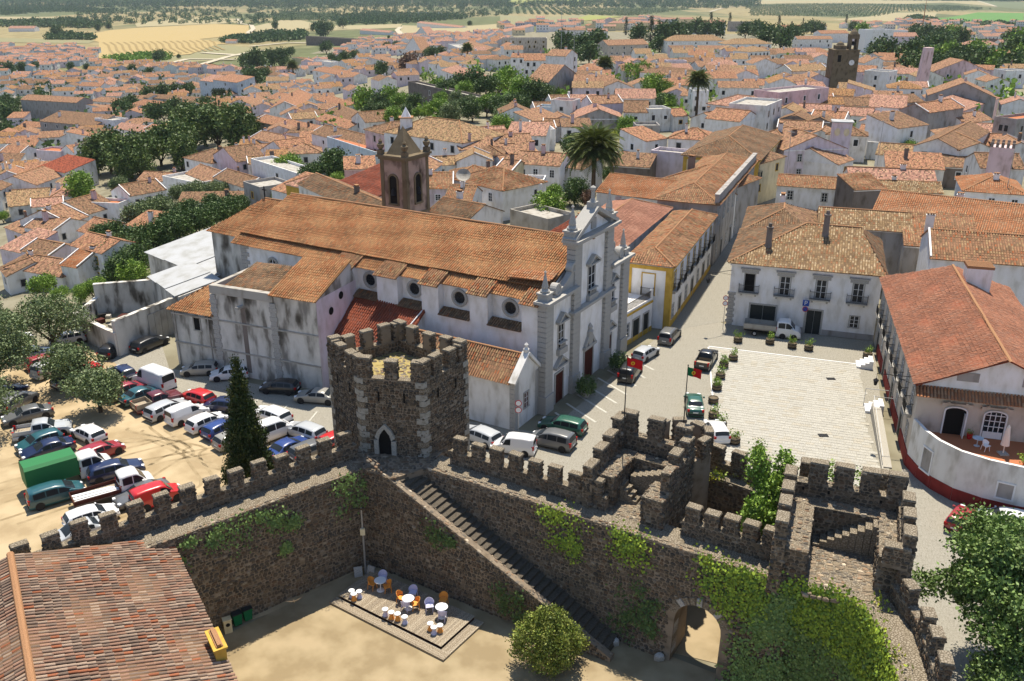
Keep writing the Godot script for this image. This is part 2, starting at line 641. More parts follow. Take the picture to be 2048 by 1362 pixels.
# one slope: eave left, eave right, ridge right, ridge left (equal for a triangle), seen from outside
func slope(parent: Node,a: Vector3,b: Vector3,c: Vector3,d: Vector3,tone: String,pitch:=0.27,long:=0.42,singles:=0,near:=true) -> MeshInstance3D:
	var mb:=MB.new()
	var nn:=(b-a).cross(c-a).normalized()
	var th:=nn*0.12
	if c.distance_to(d)<0.01:
		mb.tri(a,b,c)
		mb.tri(b-th,a-th,c-th)
	else:
		mb.quad(a,b,c,d)
		mb.quad(b-th,a-th,d-th,c-th)
		mb.quad(d-th,a-th,a,d)
		mb.quad(b-th,c-th,c,b)
	mb.quad(a-th,b-th,b,a)
	var bed: String={"weathered": "brown","salmon": "red"}.get(tone,tone)
	var o:=part(mb,"roof",M["bed_"+bed] if near else M["roof_"+bed],parent)
	if not near:
		return o
	var u:=(b-a).normalized()
	var w:=nn.cross(u)
	var poly:=PackedVector2Array()
	for p in [a,b,c,d]:
		var q:=V2((p-a).dot(u),(p-a).dot(w))
		if poly.is_empty() or poly[-1].distance_to(q)>0.01:
			poly.append(q)
	var lo:=poly[0]
	var hi:=poly[0]
	for p in poly:
		lo=lo.min(p)
		hi=hi.max(p)
	var where:=[]
	var tints:=[]
	var x:=lo.x+pitch*0.5
	while x<hi.x:
		var y:=lo.y+long*0.42-0.06
		while y<hi.y:
			if Geometry2D.is_point_in_polygon(V2(x,y),poly):
				var sk:=rnd(-0.03,0.03)
				var uu:=(u+w*sk).normalized()
				var ww:=nn.cross(uu)
				where.append(Transform3D(Basis(uu*(pitch*0.74),ww*(long*1.12),nn*(pitch*0.62)),a+u*(x+rnd(-0.012,0.012))+w*(y+rnd(-0.03,0.03))+nn*(rnd(0.01,0.035)+0.035*sin(x*0.9+y*0.6)+0.03*sin(y*1.7-x*0.35))))
				tints.append(tile_tone(tone))
			y+=long
		x+=pitch
	if singles>0:
		var step:=maxi(1,where.size()/singles)
		var w2:=[]
		var t2:=[]
		var placed:=0
		for i in where.size():
			if placed<singles and where[i].origin.z>parent.get_meta("near_z",-1e9):
				var tn:=int(clampf(tints[i].r/0.13,0.0,4.0))
				var key:="tile_tone%d" % tn
				if not M.has(key):
					var t: Vector3=[V3(0.25,0.18,0.145),V3(0.3,0.21,0.165),V3(0.36,0.225,0.165),V3(0.42,0.29,0.22),V3(0.44,0.24,0.15)][tn]
					var m: StandardMaterial3D=M.tile.duplicate()
					m.vertex_color_use_as_albedo=false
					m.albedo_color=lin(t.x,t.y,t.z)
					M[key]=m
				var one:=put(tile_mesh(),"tile",M[key],o)
				one.transform=where[i]
				placed+=1
			else:
				w2.append(where[i])
				t2.append(tints[i])
		where=w2
		tints=t2
	if where.size():
		many(where,tints,tile_mesh(),"tiles",M.tile,o)
	return o
func ridge(parent: Node,a: Vector3,b: Vector3,r:=0.15) -> void:
	var mb:=MB.new()
	var d:=b-a
	var l:=d.length()
	var n:=maxi(1,int(l/0.45))
	var y:=d/l
	var x:=(Vector3.UP if absf(y.y)<0.9 else Vector3.RIGHT).cross(y).normalized()
	var z:=x.cross(y)
	if z.y<0.0:
		z=-z
		x=-x
	for i in n:
		var p:=a+d*(float(i)/n)
		var q:=a+d*(float(i+1)/n+0.02)
		for k in 4:
			var a0:=PI*k/4.0
			var a1:=PI*(k+1)/4.0
			var e0:=x*cos(a0)+z*(sin(a0)*0.8)
			var e1:=x*cos(a1)+z*(sin(a1)*0.8)
			mb.quad(p+e0*r,q+e0*r*0.85,q+e1*r*0.85,p+e1*r)
	part(mb,"ridge",M.ridge,parent)
# ---------------------------------------------------------------- openings, chimneys
# window facing local +z at 'at' (its centre, on the wall's face)
func window(parent: Node,at: Vector3,w: float,h: float,yaw:=0.0,style:="granite",glass:="pane",bars:=true,single:=false) -> Node3D:
	var key:="win_%.2f_%.2f_%s" % [w,h,bars]
	if not cache.has(key):
		var f:=MB.new()
		var t:=0.13
		f.blk(V3(-w*0.5-t,h*0.5,-0.02),V3(w*0.5+t,h*0.5+t,0.07))
		f.blk(V3(-w*0.5-t-0.04,-h*0.5-t,-0.02),V3(w*0.5+t+0.04,-h*0.5,0.1))
		f.blk(V3(-w*0.5-t,-h*0.5,-0.02),V3(-w*0.5,h*0.5,0.07))
		f.blk(V3(w*0.5,-h*0.5,-0.02),V3(w*0.5+t,h*0.5,0.07))
		var p:=MB.new()
		p.blk(V3(-w*0.5,-h*0.5,-0.02),V3(w*0.5,h*0.5,0.012))
		var s:=MB.new()
		if bars:
			s.blk(V3(-0.035,-h*0.5,0.0),V3(0.035,h*0.5,0.035))
			for y in [-h*0.17,h*0.17]:
				s.blk(V3(-w*0.5,y-0.02,0.0),V3(w*0.5,y+0.02,0.03))
			for x in [-w*0.5,w*0.5-0.05]:
				s.blk(V3(x,-h*0.5,0.0),V3(x+0.05,h*0.5,0.033))
		cache[key]=[f.mesh(),p.mesh(),s.mesh()]
	if single:
		var k2:=key+style
		if not cache.has(k2):
			var two:=ArrayMesh.new()
			two.add_surface_from_arrays(Mesh.PRIMITIVE_TRIANGLES,cache[key][0].surface_get_arrays(0))
			two.surface_set_material(0,M[style])
			two.add_surface_from_arrays(Mesh.PRIMITIVE_TRIANGLES,cache[key][1].surface_get_arrays(0))
			two.surface_set_material(1,M[glass])
			cache[k2]=two
		var s2:=put(cache[k2],"window",null,parent)
		s2.position=at
		s2.rotation.y=yaw
		return s2
	var o:=put(cache[key][0],"window",M[style],parent)
	o.position=at
	o.rotation.y=yaw
	put(cache[key][1],"pane",M[glass],o)
	if bars:
		put(cache[key][2],"sash",M.white_paint,o)
	return o
func door(parent: Node,at: Vector3,w: float,h: float,yaw:=0.0,style:="granite",leaf_mat:="door_wood") -> void:
	var f:=MB.new()
	var t:=0.2
	f.blk(V3(-w*0.5-t,h,-0.02),V3(w*0.5+t,h+t,0.08))
	f.blk(V3(-w*0.5-t,0,-0.02),V3(-w*0.5,h,0.08))
	f.blk(V3(w*0.5,0,-0.02),V3(w*0.5+t,h,0.08))
	var o:=part(f,"door",M[style],parent)
	o.position=at
	o.rotation.y=yaw
	for s in [-1,1]:
		var l:=MB.new()
		l.blk(V3(minf(0.0,s*w*0.5)+0.01,0,-0.02),V3(maxf(0.0,s*w*0.5)-0.01,h,0.02))
		for k in 3:
			l.blk(V3(s*w*0.25-w*0.16,h*(0.08+0.31*k),0.02),V3(s*w*0.25+w*0.16,h*(0.31+0.31*k),0.045))
		part(l,"leaf",M[leaf_mat],o)
func balcony(parent: Node,at: Vector3,w: float,yaw:=0.0) -> void:
	var s:=MB.new()
	s.blk(V3(-w*0.5,-0.14,0),V3(w*0.5,0,0.62))
	for x in [-w*0.35,w*0.35]:
		s.blk(V3(x-0.1,-0.45,0),V3(x+0.1,-0.14,0.35))
	var o:=part(s,"balcony",M.granite,parent)
	o.position=at
	o.rotation.y=yaw
	var r:=MB.new()
	var n:=int(w/0.11)
	for i in n+1:
		var x:=-w*0.5+0.03+(w-0.06)*i/n
		r.blk(V3(x-0.011,0,0.575),V3(x+0.011,0.95,0.597))
	for z in [0.1,0.22,0.34,0.46]:
		for x in [-w*0.5+0.03,w*0.5-0.03]:
			r.blk(V3(x-0.011,0,z-0.011),V3(x+0.011,0.95,z+0.011))
	r.blk(V3(-w*0.5,0.94,0.56),V3(w*0.5,0.98,0.61))
	r.blk(V3(-w*0.5,0.06,0.57),V3(w*0.5,0.085,0.6))
	for x in [-w*0.5,w*0.5-0.05]:
		r.blk(V3(x,0.942,0),V3(x+0.05,0.978,0.56))
	part(r,"railing",M.iron,o)
func chimney(parent: Node,at: Vector3,w:=0.7,h:=1.5,m:="white") -> void:
	var mb:=MB.new()
	mb.blk(V3(-w*0.5,-1.6,-w*0.35),V3(w*0.5,h,w*0.35))
	mb.blk(V3(-w*0.5-0.08,h,-w*0.35-0.08),V3(w*0.5+0.08,h+0.1,w*0.35+0.08))
	var o:=part(mb,"chimney",M[m],parent)
	o.position=at
	var c:=MB.new()
	for x in [-w*0.4,0.0,w*0.4-0.1]:
		c.blk(V3(x,h+0.1,-w*0.3),V3(x+0.1,h+0.35,w*0.3))
	c.blk(V3(-w*0.5-0.02,h+0.35,-w*0.35),V3(w*0.5+0.02,h+0.42,w*0.35))
	part(c,"cap",M.ridge,o)
# ---------------------------------------------------------------- houses
# front edge centred on (x, z), front faces local +z, body runs back to -d; y0 is the ground there, h the eaves above it
# roof: g ridge along the front, x gable towards the front, h hipped, s one slope falling to the front, f flat with a parapet
func house(label: String,x: float,z: float,yaw: float,w: float,d: float,y0: float,h: float,roof: String,tone:="aged",wall:="white",wins:=3,group:="",category:="house",called:="house") -> Node3D:
	var o:=thing(called,label,category,V3(x,y0,z),yaw,group)
	footprints.append(V3(x-sin(yaw)*d*0.5,z-cos(yaw)*d*0.5,V2(w,d).length()*0.5))
	var dist:=V2(x,z).length()
	var near:=dist<175.0
	var mb:=MB.new()
	var rise:=0.0
	var low:=-7.0
	mb.blk(V3(-w*0.5,low,-d),V3(w*0.5,h,0))
	var e:=0.28
	var lip:=h+0.02
	match roof:
		"g":
			rise=d*0.5*rnd(0.36,0.44)
			var dz:=d*0.5
			for s in [-1.0,1.0]:
				var p:=[V3(s*w*0.5,h,0),V3(s*w*0.5,h,-d),V3(s*w*0.5,h+rise,-dz)]
				if s>0:
					mb.tri(p[0],p[1],p[2])
				else:
					mb.tri(p[1],p[0],p[2])
			var k:=rise/dz
			slope(o,V3(-w*0.5-e*0.5,lip-e*k,e),V3(w*0.5+e*0.5,lip-e*k,e),V3(w*0.5+e*0.5,lip+rise,-dz),V3(-w*0.5-e*0.5,lip+rise,-dz),tone,0.3,0.45,0,near)
			slope(o,V3(w*0.5+e*0.5,lip-e*k,-d-e),V3(-w*0.5-e*0.5,lip-e*k,-d-e),V3(-w*0.5-e*0.5,lip+rise,-dz),V3(w*0.5+e*0.5,lip+rise,-dz),tone,0.3,0.45,0,false)
			if dist<300.0:
				ridge(o,V3(-w*0.5-e*0.5,lip+rise+0.03,-dz),V3(w*0.5+e*0.5,lip+rise+0.03,-dz))
			if rng.randf()<0.4 and dist<420.0:
				for s in [-1.0,1.0]:
					var v:=MB.new()
					v.bar(V3(s*(w*0.5+0.02),lip+0.12,0.1),V3(s*(w*0.5+0.02),lip+rise+0.14,-dz),0.22,0.2)
					part(v,"verge",M.white,o)
		"x":
			rise=w*0.5*rnd(0.36,0.44)
			mb.tri(V3(-w*0.5,h,0),V3(w*0.5,h,0),V3(0,h+rise,0))
			mb.tri(V3(w*0.5,h,-d),V3(-w*0.5,h,-d),V3(0,h+rise,-d))
			var k:=rise/(w*0.5)
			slope(o,V3(-w*0.5-e,lip-e*k,-d),V3(-w*0.5-e,lip-e*k,e*0.5),V3(0,lip+rise,e*0.5),V3(0,lip+rise,-d),tone,0.3,0.45,0,near)
			slope(o,V3(w*0.5+e,lip-e*k,e*0.5),V3(w*0.5+e,lip-e*k,-d),V3(0,lip+rise,-d),V3(0,lip+rise,e*0.5),tone,0.3,0.45,0,near)
			if dist<300.0:
				ridge(o,V3(0,lip+rise+0.03,e*0.5),V3(0,lip+rise+0.03,-d))
		"h":
			rise=minf(w,d)*0.5*rnd(0.38,0.46)
			var r:=minf(w,d)*0.5
			var A:=V3(-w*0.5-e,lip-0.1,e)
			var B:=V3(w*0.5+e,lip-0.1,e)
			var C:=V3(w*0.5+e,lip-0.1,-d-e)
			var D:=V3(-w*0.5-e,lip-0.1,-d-e)
			var P:=V3(-w*0.5+r,lip+rise,-r)
			var Q:=V3(w*0.5-r,lip+rise,-r)
			if d>w:
				P=V3(0,lip+rise,-r)
				Q=V3(0,lip+rise,-d+r)
				slope(o,A,B,P,P,tone,0.3,0.45,0,near)
				slope(o,B,C,Q,P,tone,0.3,0.45,0,near)
				slope(o,C,D,Q,Q,tone,0.3,0.45,0,false)
				slope(o,D,A,P,Q,tone,0.3,0.45,0,near)
			else:
				Q.z=-d+r
				P.z=-d+r
				Q.z=-r
				P.z=-r
				slope(o,A,B,Q,P,tone,0.3,0.45,0,near)
				slope(o,B,C,Q,Q,tone,0.3,0.45,0,near)
				slope(o,C,D,P,Q,tone,0.3,0.45,0,false)
				slope(o,D,A,P,P,tone,0.3,0.45,0,near)
			if dist<300.0:
				ridge(o,P+V3(0,0.03,0),Q+V3(0,0.03,0.001))
				ridge(o,A+V3(0,0.05,0),P+V3(0,0.05,0))
				ridge(o,B+V3(0,0.05,0),(P if d>w else Q)+V3(0,0.05,0))
		"s":
			rise=d*rnd(0.2,0.28)
			mb.hexa([V3(-w*0.5,h,0),V3(w*0.5,h,0),V3(w*0.5,h,-d),V3(-w*0.5,h,-d),V3(-w*0.5,h+0.01,0),V3(w*0.5,h+0.01,0),V3(w*0.5,h+rise,-d),V3(-w*0.5,h+rise,-d)])
			slope(o,V3(-w*0.5-0.1,lip-0.02,e),V3(w*0.5+0.1,lip-0.02,e),V3(w*0.5+0.1,lip+rise+0.05,-d),V3(-w*0.5-0.1,lip+rise+0.05,-d),tone,0.3,0.45,0,near)
		"f":
			var t:=0.22
			for s in [[-w*0.5,-t,w*0.5,0.0],[-w*0.5,-d,w*0.5,-d+t],[-w*0.5,-d+t,-w*0.5+t,-t],[w*0.5-t,-d+t,w*0.5,-t]]:
				mb.blk(V3(s[0],h,s[1]),V3(s[2],h+0.7,s[3]))
	part(mb,"wall",M[wall],o)
	if roof=="f":
		var fl:=MB.new()
		fl.blk(V3(-w*0.5+0.22,h,-d+0.22),V3(w*0.5-0.22,h+0.06,-0.22))
		part(fl,"terrace",M.terracotta if tone=="red" else M.concrete,o)
	elif dist<260.0:
		var eb:=MB.new()
		eb.blk(V3(-w*0.5-0.05,h-0.32,0),V3(w*0.5+0.05,h-0.1,0.1))
		part(eb,"cornice",M.white,o)
	# openings along the front and the right or left end, storey by storey
	var storeys:=maxi(1,int(h/3.1))
	if wins>0 and dist<900.0:
		var style:="granite" if rng.randf()<0.6 else ("yellow" if rng.randf()<0.3 else "white_paint")
		for s in storeys:
			var y:=h-1.75-s*3.1
			for i in wins:
				var px:=(-0.5+(i+0.5)/wins+rnd(-0.03,0.03))*w
				if rng.randf()<0.15:
					continue
				window(o,V3(px,y,0),0.95,1.45 if rng.randf()<0.7 else 1.0,0.0,style,"pane",dist<200.0,dist>300.0)
			for e2 in [-1.0,1.0]:
				var m2:=int(d/4.5)
				for i in m2:
					if rng.randf()<0.5:
						window(o,V3(e2*w*0.5,y,-d*(i+0.5)/m2),0.9,1.3,e2*PI*0.5,style,"pane",false,dist>300.0)
	if roof != "f" and rng.randf()<0.55 and dist<500.0:
		chimney(o,V3(rnd(-0.35,0.35)*w,h+rise*0.7+0.3,-d*rnd(0.3,0.6)),rnd(0.5,1.1),rnd(0.6,1.5),["white","white","white_worn","pink","dark_wall"][rng.randi() % 5])
	return o
# fills a quarter with houses, keeping clear of those that stand already
func fill(outline: Array,n: int,w: Vector2,d: Vector2,h: Vector2,yaw: float,roofs: Array,tones: Array,walls: Array,label: String,group: String,wins: int,gap: float,jitter: float,far:=false) -> void:
	var poly:=PackedVector2Array(outline)
	var lo:=poly[0]
	var hi:=poly[0]
	for p in poly:
		lo=lo.min(p)
		hi=hi.max(p)
	var r:=RandomNumberGenerator.new()
	r.seed=n*7+int(lo.x)
	var done:=0
	for t in n*80:
		if done >= n:
			break
		var p:=V2(r.randf_range(lo.x,hi.x),r.randf_range(lo.y,hi.y))
		var W:=r.randf_range(w.x,w.y)
		var D:=r.randf_range(d.x,d.y)
		if not Geometry2D.is_point_in_polygon(p,poly):
			continue
		var rad:=V2(W,D).length()*0.5
		var ok:=true
		for q in footprints:
			if V2(q.x,q.y).distance_to(p)<(rad+q.z)*gap:
				ok=false
				break
		if not ok:
			continue
		var a:=yaw+r.randfn()*jitter+(PI*0.5 if r.randf()<0.35 else 0.0)
		var f:=p+V2(sin(a),cos(a))*D*0.5
		if far:
			far_house(f,a,W,D,land(f.x,f.y),r.randf_range(h.x,h.y),roofs[r.randi() % roofs.size()],tones[r.randi() % tones.size()],walls[r.randi() % walls.size()])
			footprints.append(V3(p.x,p.y,rad))
			done+=1
			continue
		var rf: String=roofs[r.randi() % roofs.size()]
		var tn: String=tones[r.randi() % tones.size()]
		var wl: String=walls[r.randi() % walls.size()]
		house(described(f,rf,tn,wl),f.x,f.y,a,W,D,land(f.x,f.y),r.randf_range(h.x,h.y),rf,tn,wl,wins,group)
		done+=1
const LANDMARKS:=[["the white convent",-20.0,-195.0],["the clock tower",122.0,-345.0],["the church bell tower",-15.0,-119.0],["the big date palm",13.2,-145.0],["the thin palm",61.0,-304.0],["the park pines",-90.0,-240.0],["the hipped corner cottage",-85.0,-170.0],["the large white villa",-78.0,-225.0],["the white metal sheds",-43.0,-118.0],["the crenellated turret",89.0,-166.0],["the balustrade palace",68.0,-250.0],["the grey town palace",115.0,-205.0],["the oval window turret",64.0,-180.0],["the convent gardens",-40.0,-270.0],["the orange hall roof",75.0,-140.0],["the rounded corner building",-125.0,-230.0]]
var used:={}
func described(f: Vector2,roof: String,tone: String,wall: String) -> String:
	var best: Array=LANDMARKS[0]
	for l in LANDMARKS:
		if f.distance_to(V2(l[1],l[2]))<f.distance_to(V2(best[1],best[2])):
			best=l
	var d:=f-V2(best[1],best[2])
	var side:=("right of " if d.x>0.0 else "left of ") if absf(d.x)>absf(d.y) else ("in front of " if d.y>0.0 else "behind ")
	var w: String={"white": "white","white_worn": "stained white","lilac": "lilac","cream": "cream"}.get(wall,wall)
	var r: String={"g": "gabled","h": "hipped","x": "gable-fronted","s": "lean-to roofed"}[roof]
	var t: String={"aged": "weathered","pinkish": "pale pink"}.get(tone,tone)
	var text:="%s %s house with %s tiles %s%s" % [w,r,t,side,best[0]]
	for more in ["",", farther back",", nearest of these",", outermost one",", between its like"]:
		if not used.has(text+more):
			used[text+more]=true
			return text+more
	return text
# houses too far and too many to tell apart go into one object, a mesh for each material
var bulk:={}
func bulk_of(m: String) -> MB:
	if not bulk.has(m):
		bulk[m]=MB.new()
	return bulk[m]
func far_house(f: Vector2,a: float,w: float,d: float,y0: float,h: float,roof: String,tone: String,wall: String) -> void:
	var t:=Transform3D(Basis(Vector3.UP,a),V3(f.x,y0,f.y))
	var wm:=bulk_of(wall)
	var p:=[]
	for y in [-6.0,h]:
		for k in [V2(-0.5,0),V2(0.5,0),V2(0.5,-1),V2(-0.5,-1)]:
			p.append(t*V3(k.x*w,y,k.y*d))
	wm.hexa(p)
	var rm:=bulk_of("roof_"+tone)
	var rise:=d*rnd(0.19,0.23)
	var e:=0.3
	var A:=t*V3(-w*0.5-e,h-0.05,e)
	var B:=t*V3(w*0.5+e,h-0.05,e)
	var C:=t*V3(w*0.5+e,h-0.05,-d-e)
	var D:=t*V3(-w*0.5-e,h-0.05,-d-e)
	var k:=d*0.5 if roof=="h" else 0.0
	var P:=t*V3(-w*0.5-e+k,h+rise,-d*0.5)
	var Q:=t*V3(w*0.5+e-k,h+rise,-d*0.5)
	rm.quad(A,B,Q,P)
	rm.quad(C,D,P,Q)
	if roof=="h":
		rm.tri(B,C,Q)
		rm.tri(D,A,P)
	else:
		wm.tri(p[5],p[6],t*V3(w*0.5,h+rise-0.1,-d*0.5))
		wm.tri(p[7],p[4],t*V3(-w*0.5,h+rise-0.1,-d*0.5))
	var gm:=bulk_of("pane")
	for s in maxi(1,int(h/3.0)):
		var n:=int(w/3.2)
		for i in n:
			if rng.randf()<0.75:
				var x:=(-0.5+(i+0.5)/n)*w
				var y:=h-1.8-s*3.0
				gm.quad(t*V3(x-0.5,y-0.7,0.03),t*V3(x+0.5,y-0.7,0.03),t*V3(x+0.5,y+0.7,0.03),t*V3(x-0.5,y+0.7,0.03))
				gm.quad(t*V3(w*0.5+0.03,y-0.7,-d*0.5+0.5),t*V3(w*0.5+0.03,y-0.7,-d*0.5-0.5),t*V3(w*0.5+0.03,y+0.7,-d*0.5-0.5),t*V3(w*0.5+0.03,y+0.7,-d*0.5+0.5))
	if rng.randf()<0.6:
		var c:=t*V3(rnd(-0.3,0.3)*w,h+rise,-d*0.4)
		bulk_of("white").box(c,V3(0.7,2.0,0.6),t.basis)
func finish_far_houses() -> void:
	var o:=Node3D.new()
	o.name="far_houses"
	add_child(o)
	tag(o,"dense mass of far white houses with orange and pink roofs","houses","","stuff")
	for m in bulk:
		var c:=part(bulk[m],{"pane": "windows"}.get(m,"roofs" if String(m).begins_with("roof") else "walls"),M[m],o)
		c.set_meta("kind","stuff")
# ---------------------------------------------------------------- plants
func leaf_tone(kind: String,r: RandomNumberGenerator) -> Color:
	var t:=V3(0.05,0.085,0.02)
	var k:=r.randf()
	match kind:
		"olive":
			t=V3(0.072,0.096,0.045)
			if k<0.3: t=V3(0.11,0.135,0.075)
		"cypress":
			t=V3(0.02,0.031,0.009)
			if k<0.2: t=V3(0.045,0.052,0.013)
		"bush":
			t=V3(0.105,0.125,0.026)
			if k<0.35: t=V3(0.065,0.09,0.02)
			elif k<0.55: t=V3(0.14,0.15,0.04)
		"ash":
			t=V3(0.07,0.11,0.034)
			if k<0.3: t=V3(0.11,0.155,0.055)
		"bright":
			t=V3(0.085,0.14,0.025)
			if k<0.3: t=V3(0.13,0.19,0.035)
		"yellow":
			t=V3(0.22,0.23,0.03)
			if k<0.4: t=V3(0.13,0.17,0.03)
		"pine":
			t=V3(0.045,0.07,0.022)
			if k<0.3: t=V3(0.075,0.1,0.03)
		"dark":
			t=V3(0.035,0.06,0.02)
			if k<0.25: t=V3(0.06,0.09,0.03)
		"ivy":
			t=V3(0.1,0.145,0.02)
			if k<0.4: t=V3(0.16,0.21,0.026)
			elif k<0.55: t=V3(0.05,0.085,0.02)
		"red_leaf":
			t=V3(0.1,0.06,0.045)
	t *= V3(1.25,1.25,1.1)*r.randf_range(1.0,2.0)
	return Color(t.x,t.y,t.z)
# blobs: [centre, radii] of the leaf masses; n leaf faces of about 'size' metres spread through them, denser towards their surfaces
func foliage(blobs: Array,n: int,size: float,kind: String,sd: int,upright:=0.0) -> ArrayMesh:
	var r:=RandomNumberGenerator.new()
	r.seed=sd
	var mb:=MB.new()
	var total:=0.0
	for b in blobs:
		total+=b[1].x*b[1].y+b[1].x*b[1].z
	for b in blobs:
		var share:=int(n*(b[1].x*b[1].y+b[1].x*b[1].z)/total)
		var sprays:=maxi(4,share/7)
		for i in sprays:
			var dir:=V3(r.randfn(),r.randfn(),r.randfn()).normalized()
			var q: Vector3=b[0]+dir*b[1]*(0.5+0.55*sqrt(r.randf()))
			var tone:=leaf_tone(kind,r)
			for j in 7:
				var c:=q+V3(r.randfn(),r.randfn(),r.randfn())*size*0.75
				var u:=V3(r.randfn(),r.randfn()+upright*3.0,r.randfn()).normalized()
				var w:=u.cross(V3(r.randfn(),r.randfn(),r.randfn())).normalized()
				var l:=size*r.randf_range(0.6,1.2)
				var g:=l*r.randf_range(0.5,0.85)
				mb.col=tone*r.randf_range(0.85,1.15)
				mb.col.a=1.0
				mb.quad(c-u*l*0.5,c+w*g*0.5,c+u*l*0.5,c-w*g*0.5)
	return mb.mesh()
func crown_blobs(sd: int,rad: float,tall: float,count: int,flat:=0.75) -> Array:
	var r:=RandomNumberGenerator.new()
	r.seed=sd
	var out:=[]
	for i in count:
		var a:=r.randf()*TAU
		var k:=sqrt(r.randf())*0.72
		var y:=r.randf_range(-0.5,0.62)
		var s:=r.randf_range(0.36,0.56)*(1.0-0.35*absf(y))
		out.append([V3(cos(a)*k*rad*(1.0-0.5*maxf(0.0,y)),y*tall*0.5,sin(a)*k*rad*(1.0-0.5*maxf(0.0,y))),V3(s*rad,s*tall*0.5*flat+0.1*tall,s*rad)])
	return out
func limb(mb: MB,a: Vector3,b: Vector3,r0: float,r1: float,seg:=7) -> void:
	var d:=b-a
	var l:=d.length()
	var y:=d/l
	var x:=(Vector3.UP if absf(y.y)<0.9 else Vector3.RIGHT).cross(y).normalized()
	mb.lathe(a,[V2(r0,0),V2(lerpf(r0,r1,0.5)*1.04,l*0.5),V2(r1,l)],seg,Basis(x,y,x.cross(y)))
# shared tree of a kind: crown radius 1 and crown height 1 are scaled by the caller's numbers at build time
func tree(called: String,label: String,category: String,at: Vector3,rad: float,tall: float,trunk: float,kind: String,faces: int,size: float,sd: int,group:="",blobs:=14) -> Node3D:
	var key:="%s_%d_%d" % [kind,sd,faces]
	var o:=thing(called,label,category,at,sd*1.7,group)
	if not cache.has(key):
		cache[key]=foliage(crown_blobs(sd,rad,tall,blobs),faces,size,kind,sd)
		cache[key+"r"]=V2(rad,tall)
		var t:=MB.new()
		limb(t,V3(0,-1.0,0),V3(0.1,trunk*0.7,0.05),rad*0.085,rad*0.065)
		for i in 5:
			var a:=i*2.4+sd
			limb(t,V3(0.1,trunk*(0.5+0.04*i),0.05),V3(cos(a)*rad*0.5,trunk+tall*(0.25+0.08*i),sin(a)*rad*0.5),rad*0.04,rad*0.012,5)
		cache[key+"t"]=t.mesh()
		cache[key+"h"]=trunk
	var k: Vector2=cache[key+"r"]
	var c:=put(cache[key],"crown",M.leaf,o)
	var s:=rad/k.x
	var sy:=tall/k.y
	c.scale=V3(s,sy,s)
	c.position.y=trunk+tall*0.45
	var tr:=put(cache[key+"t"],"trunk",M.bark,o)
	tr.scale=V3(s,trunk/float(cache[key+"h"]),s)
	return o
# a stand of trees of one kind: x, z, crown radius, variant
const ORDINALS:=["first","second","third","fourth","fifth","sixth","seventh","eighth","ninth","tenth","eleventh","twelfth","thirteenth","fourteenth","fifteenth","sixteenth","seventeenth","eighteenth","nineteenth","twentieth","twenty-first","twenty-second"]
func grove(called: String,label: String,category: String,kind: String,group: String,spots: Array) -> void:
	spots.sort_custom(func(p,q): return p.x/-p.y<q.x/-q.y)
	var base_label:=label
	for i in spots.size():
		var s: Vector3=spots[i]
		if spots.size()>1 and spots.size() <= ORDINALS.size():
			label="%s, %s from the left" % [base_label,ORDINALS[i]]
		var depth: float=-s.y*0.93+14.0
		var faces:=9000 if depth<150.0 else (4600 if depth<330.0 else 1500)
		var size: float=s.z*(0.1 if depth<150.0 else (0.15 if depth<330.0 else 0.27))
		tree(called,label,category,V3(s.x,land(s.x,s.y),s.y),s.z*1.15,s.z*1.9,s.z*0.4,kind,faces,size,1+int(absf(s.x)+absf(s.y)) % 3,group)
func cypress(label: String,at: Vector3,h: float,r: float,faces: int,size: float,group:="",sd:=5) -> Node3D:
	var o:=thing("cypress_tree",label,"cypress",at,sd*1.3,group)
	var key:="cyp%d_%d" % [sd,faces]
	if not cache.has(key):
		var b:=[]
		var rr:=RandomNumberGenerator.new()
		rr.seed=sd
		for i in 26:
			var k:=i/25.0
			var w:=sin(PI*pow(lerpf(0.06,0.985,k),0.62))*0.92
			var a:=rr.randf()*TAU
			b.append([V3(cos(a)*0.2*w,0.06+0.9*k,sin(a)*0.2*w),V3(w*0.85,0.075,w*0.85)])
		var bb:=[]
		for e in b:
			bb.append([V3(e[0].x*r,e[0].y*h,e[0].z*r),V3(e[1].x*r,e[1].y*h,e[1].z*r)])
		cache[key]=foliage(bb,faces,size,"cypress",sd,0.6)
		cache[key+"r"]=V2(r,h)
	var k2: Vector2=cache[key+"r"]
	var c:=put(cache[key],"crown",M.leaf_thick,o)
	c.scale=V3(r/k2.x,h/k2.y,r/k2.x)
	var t:=MB.new()
	limb(t,V3(0,-1,0),V3(0,h*0.9,0),r*0.2,r*0.03)
	part(t,"trunk",M.bark,o)
	return o
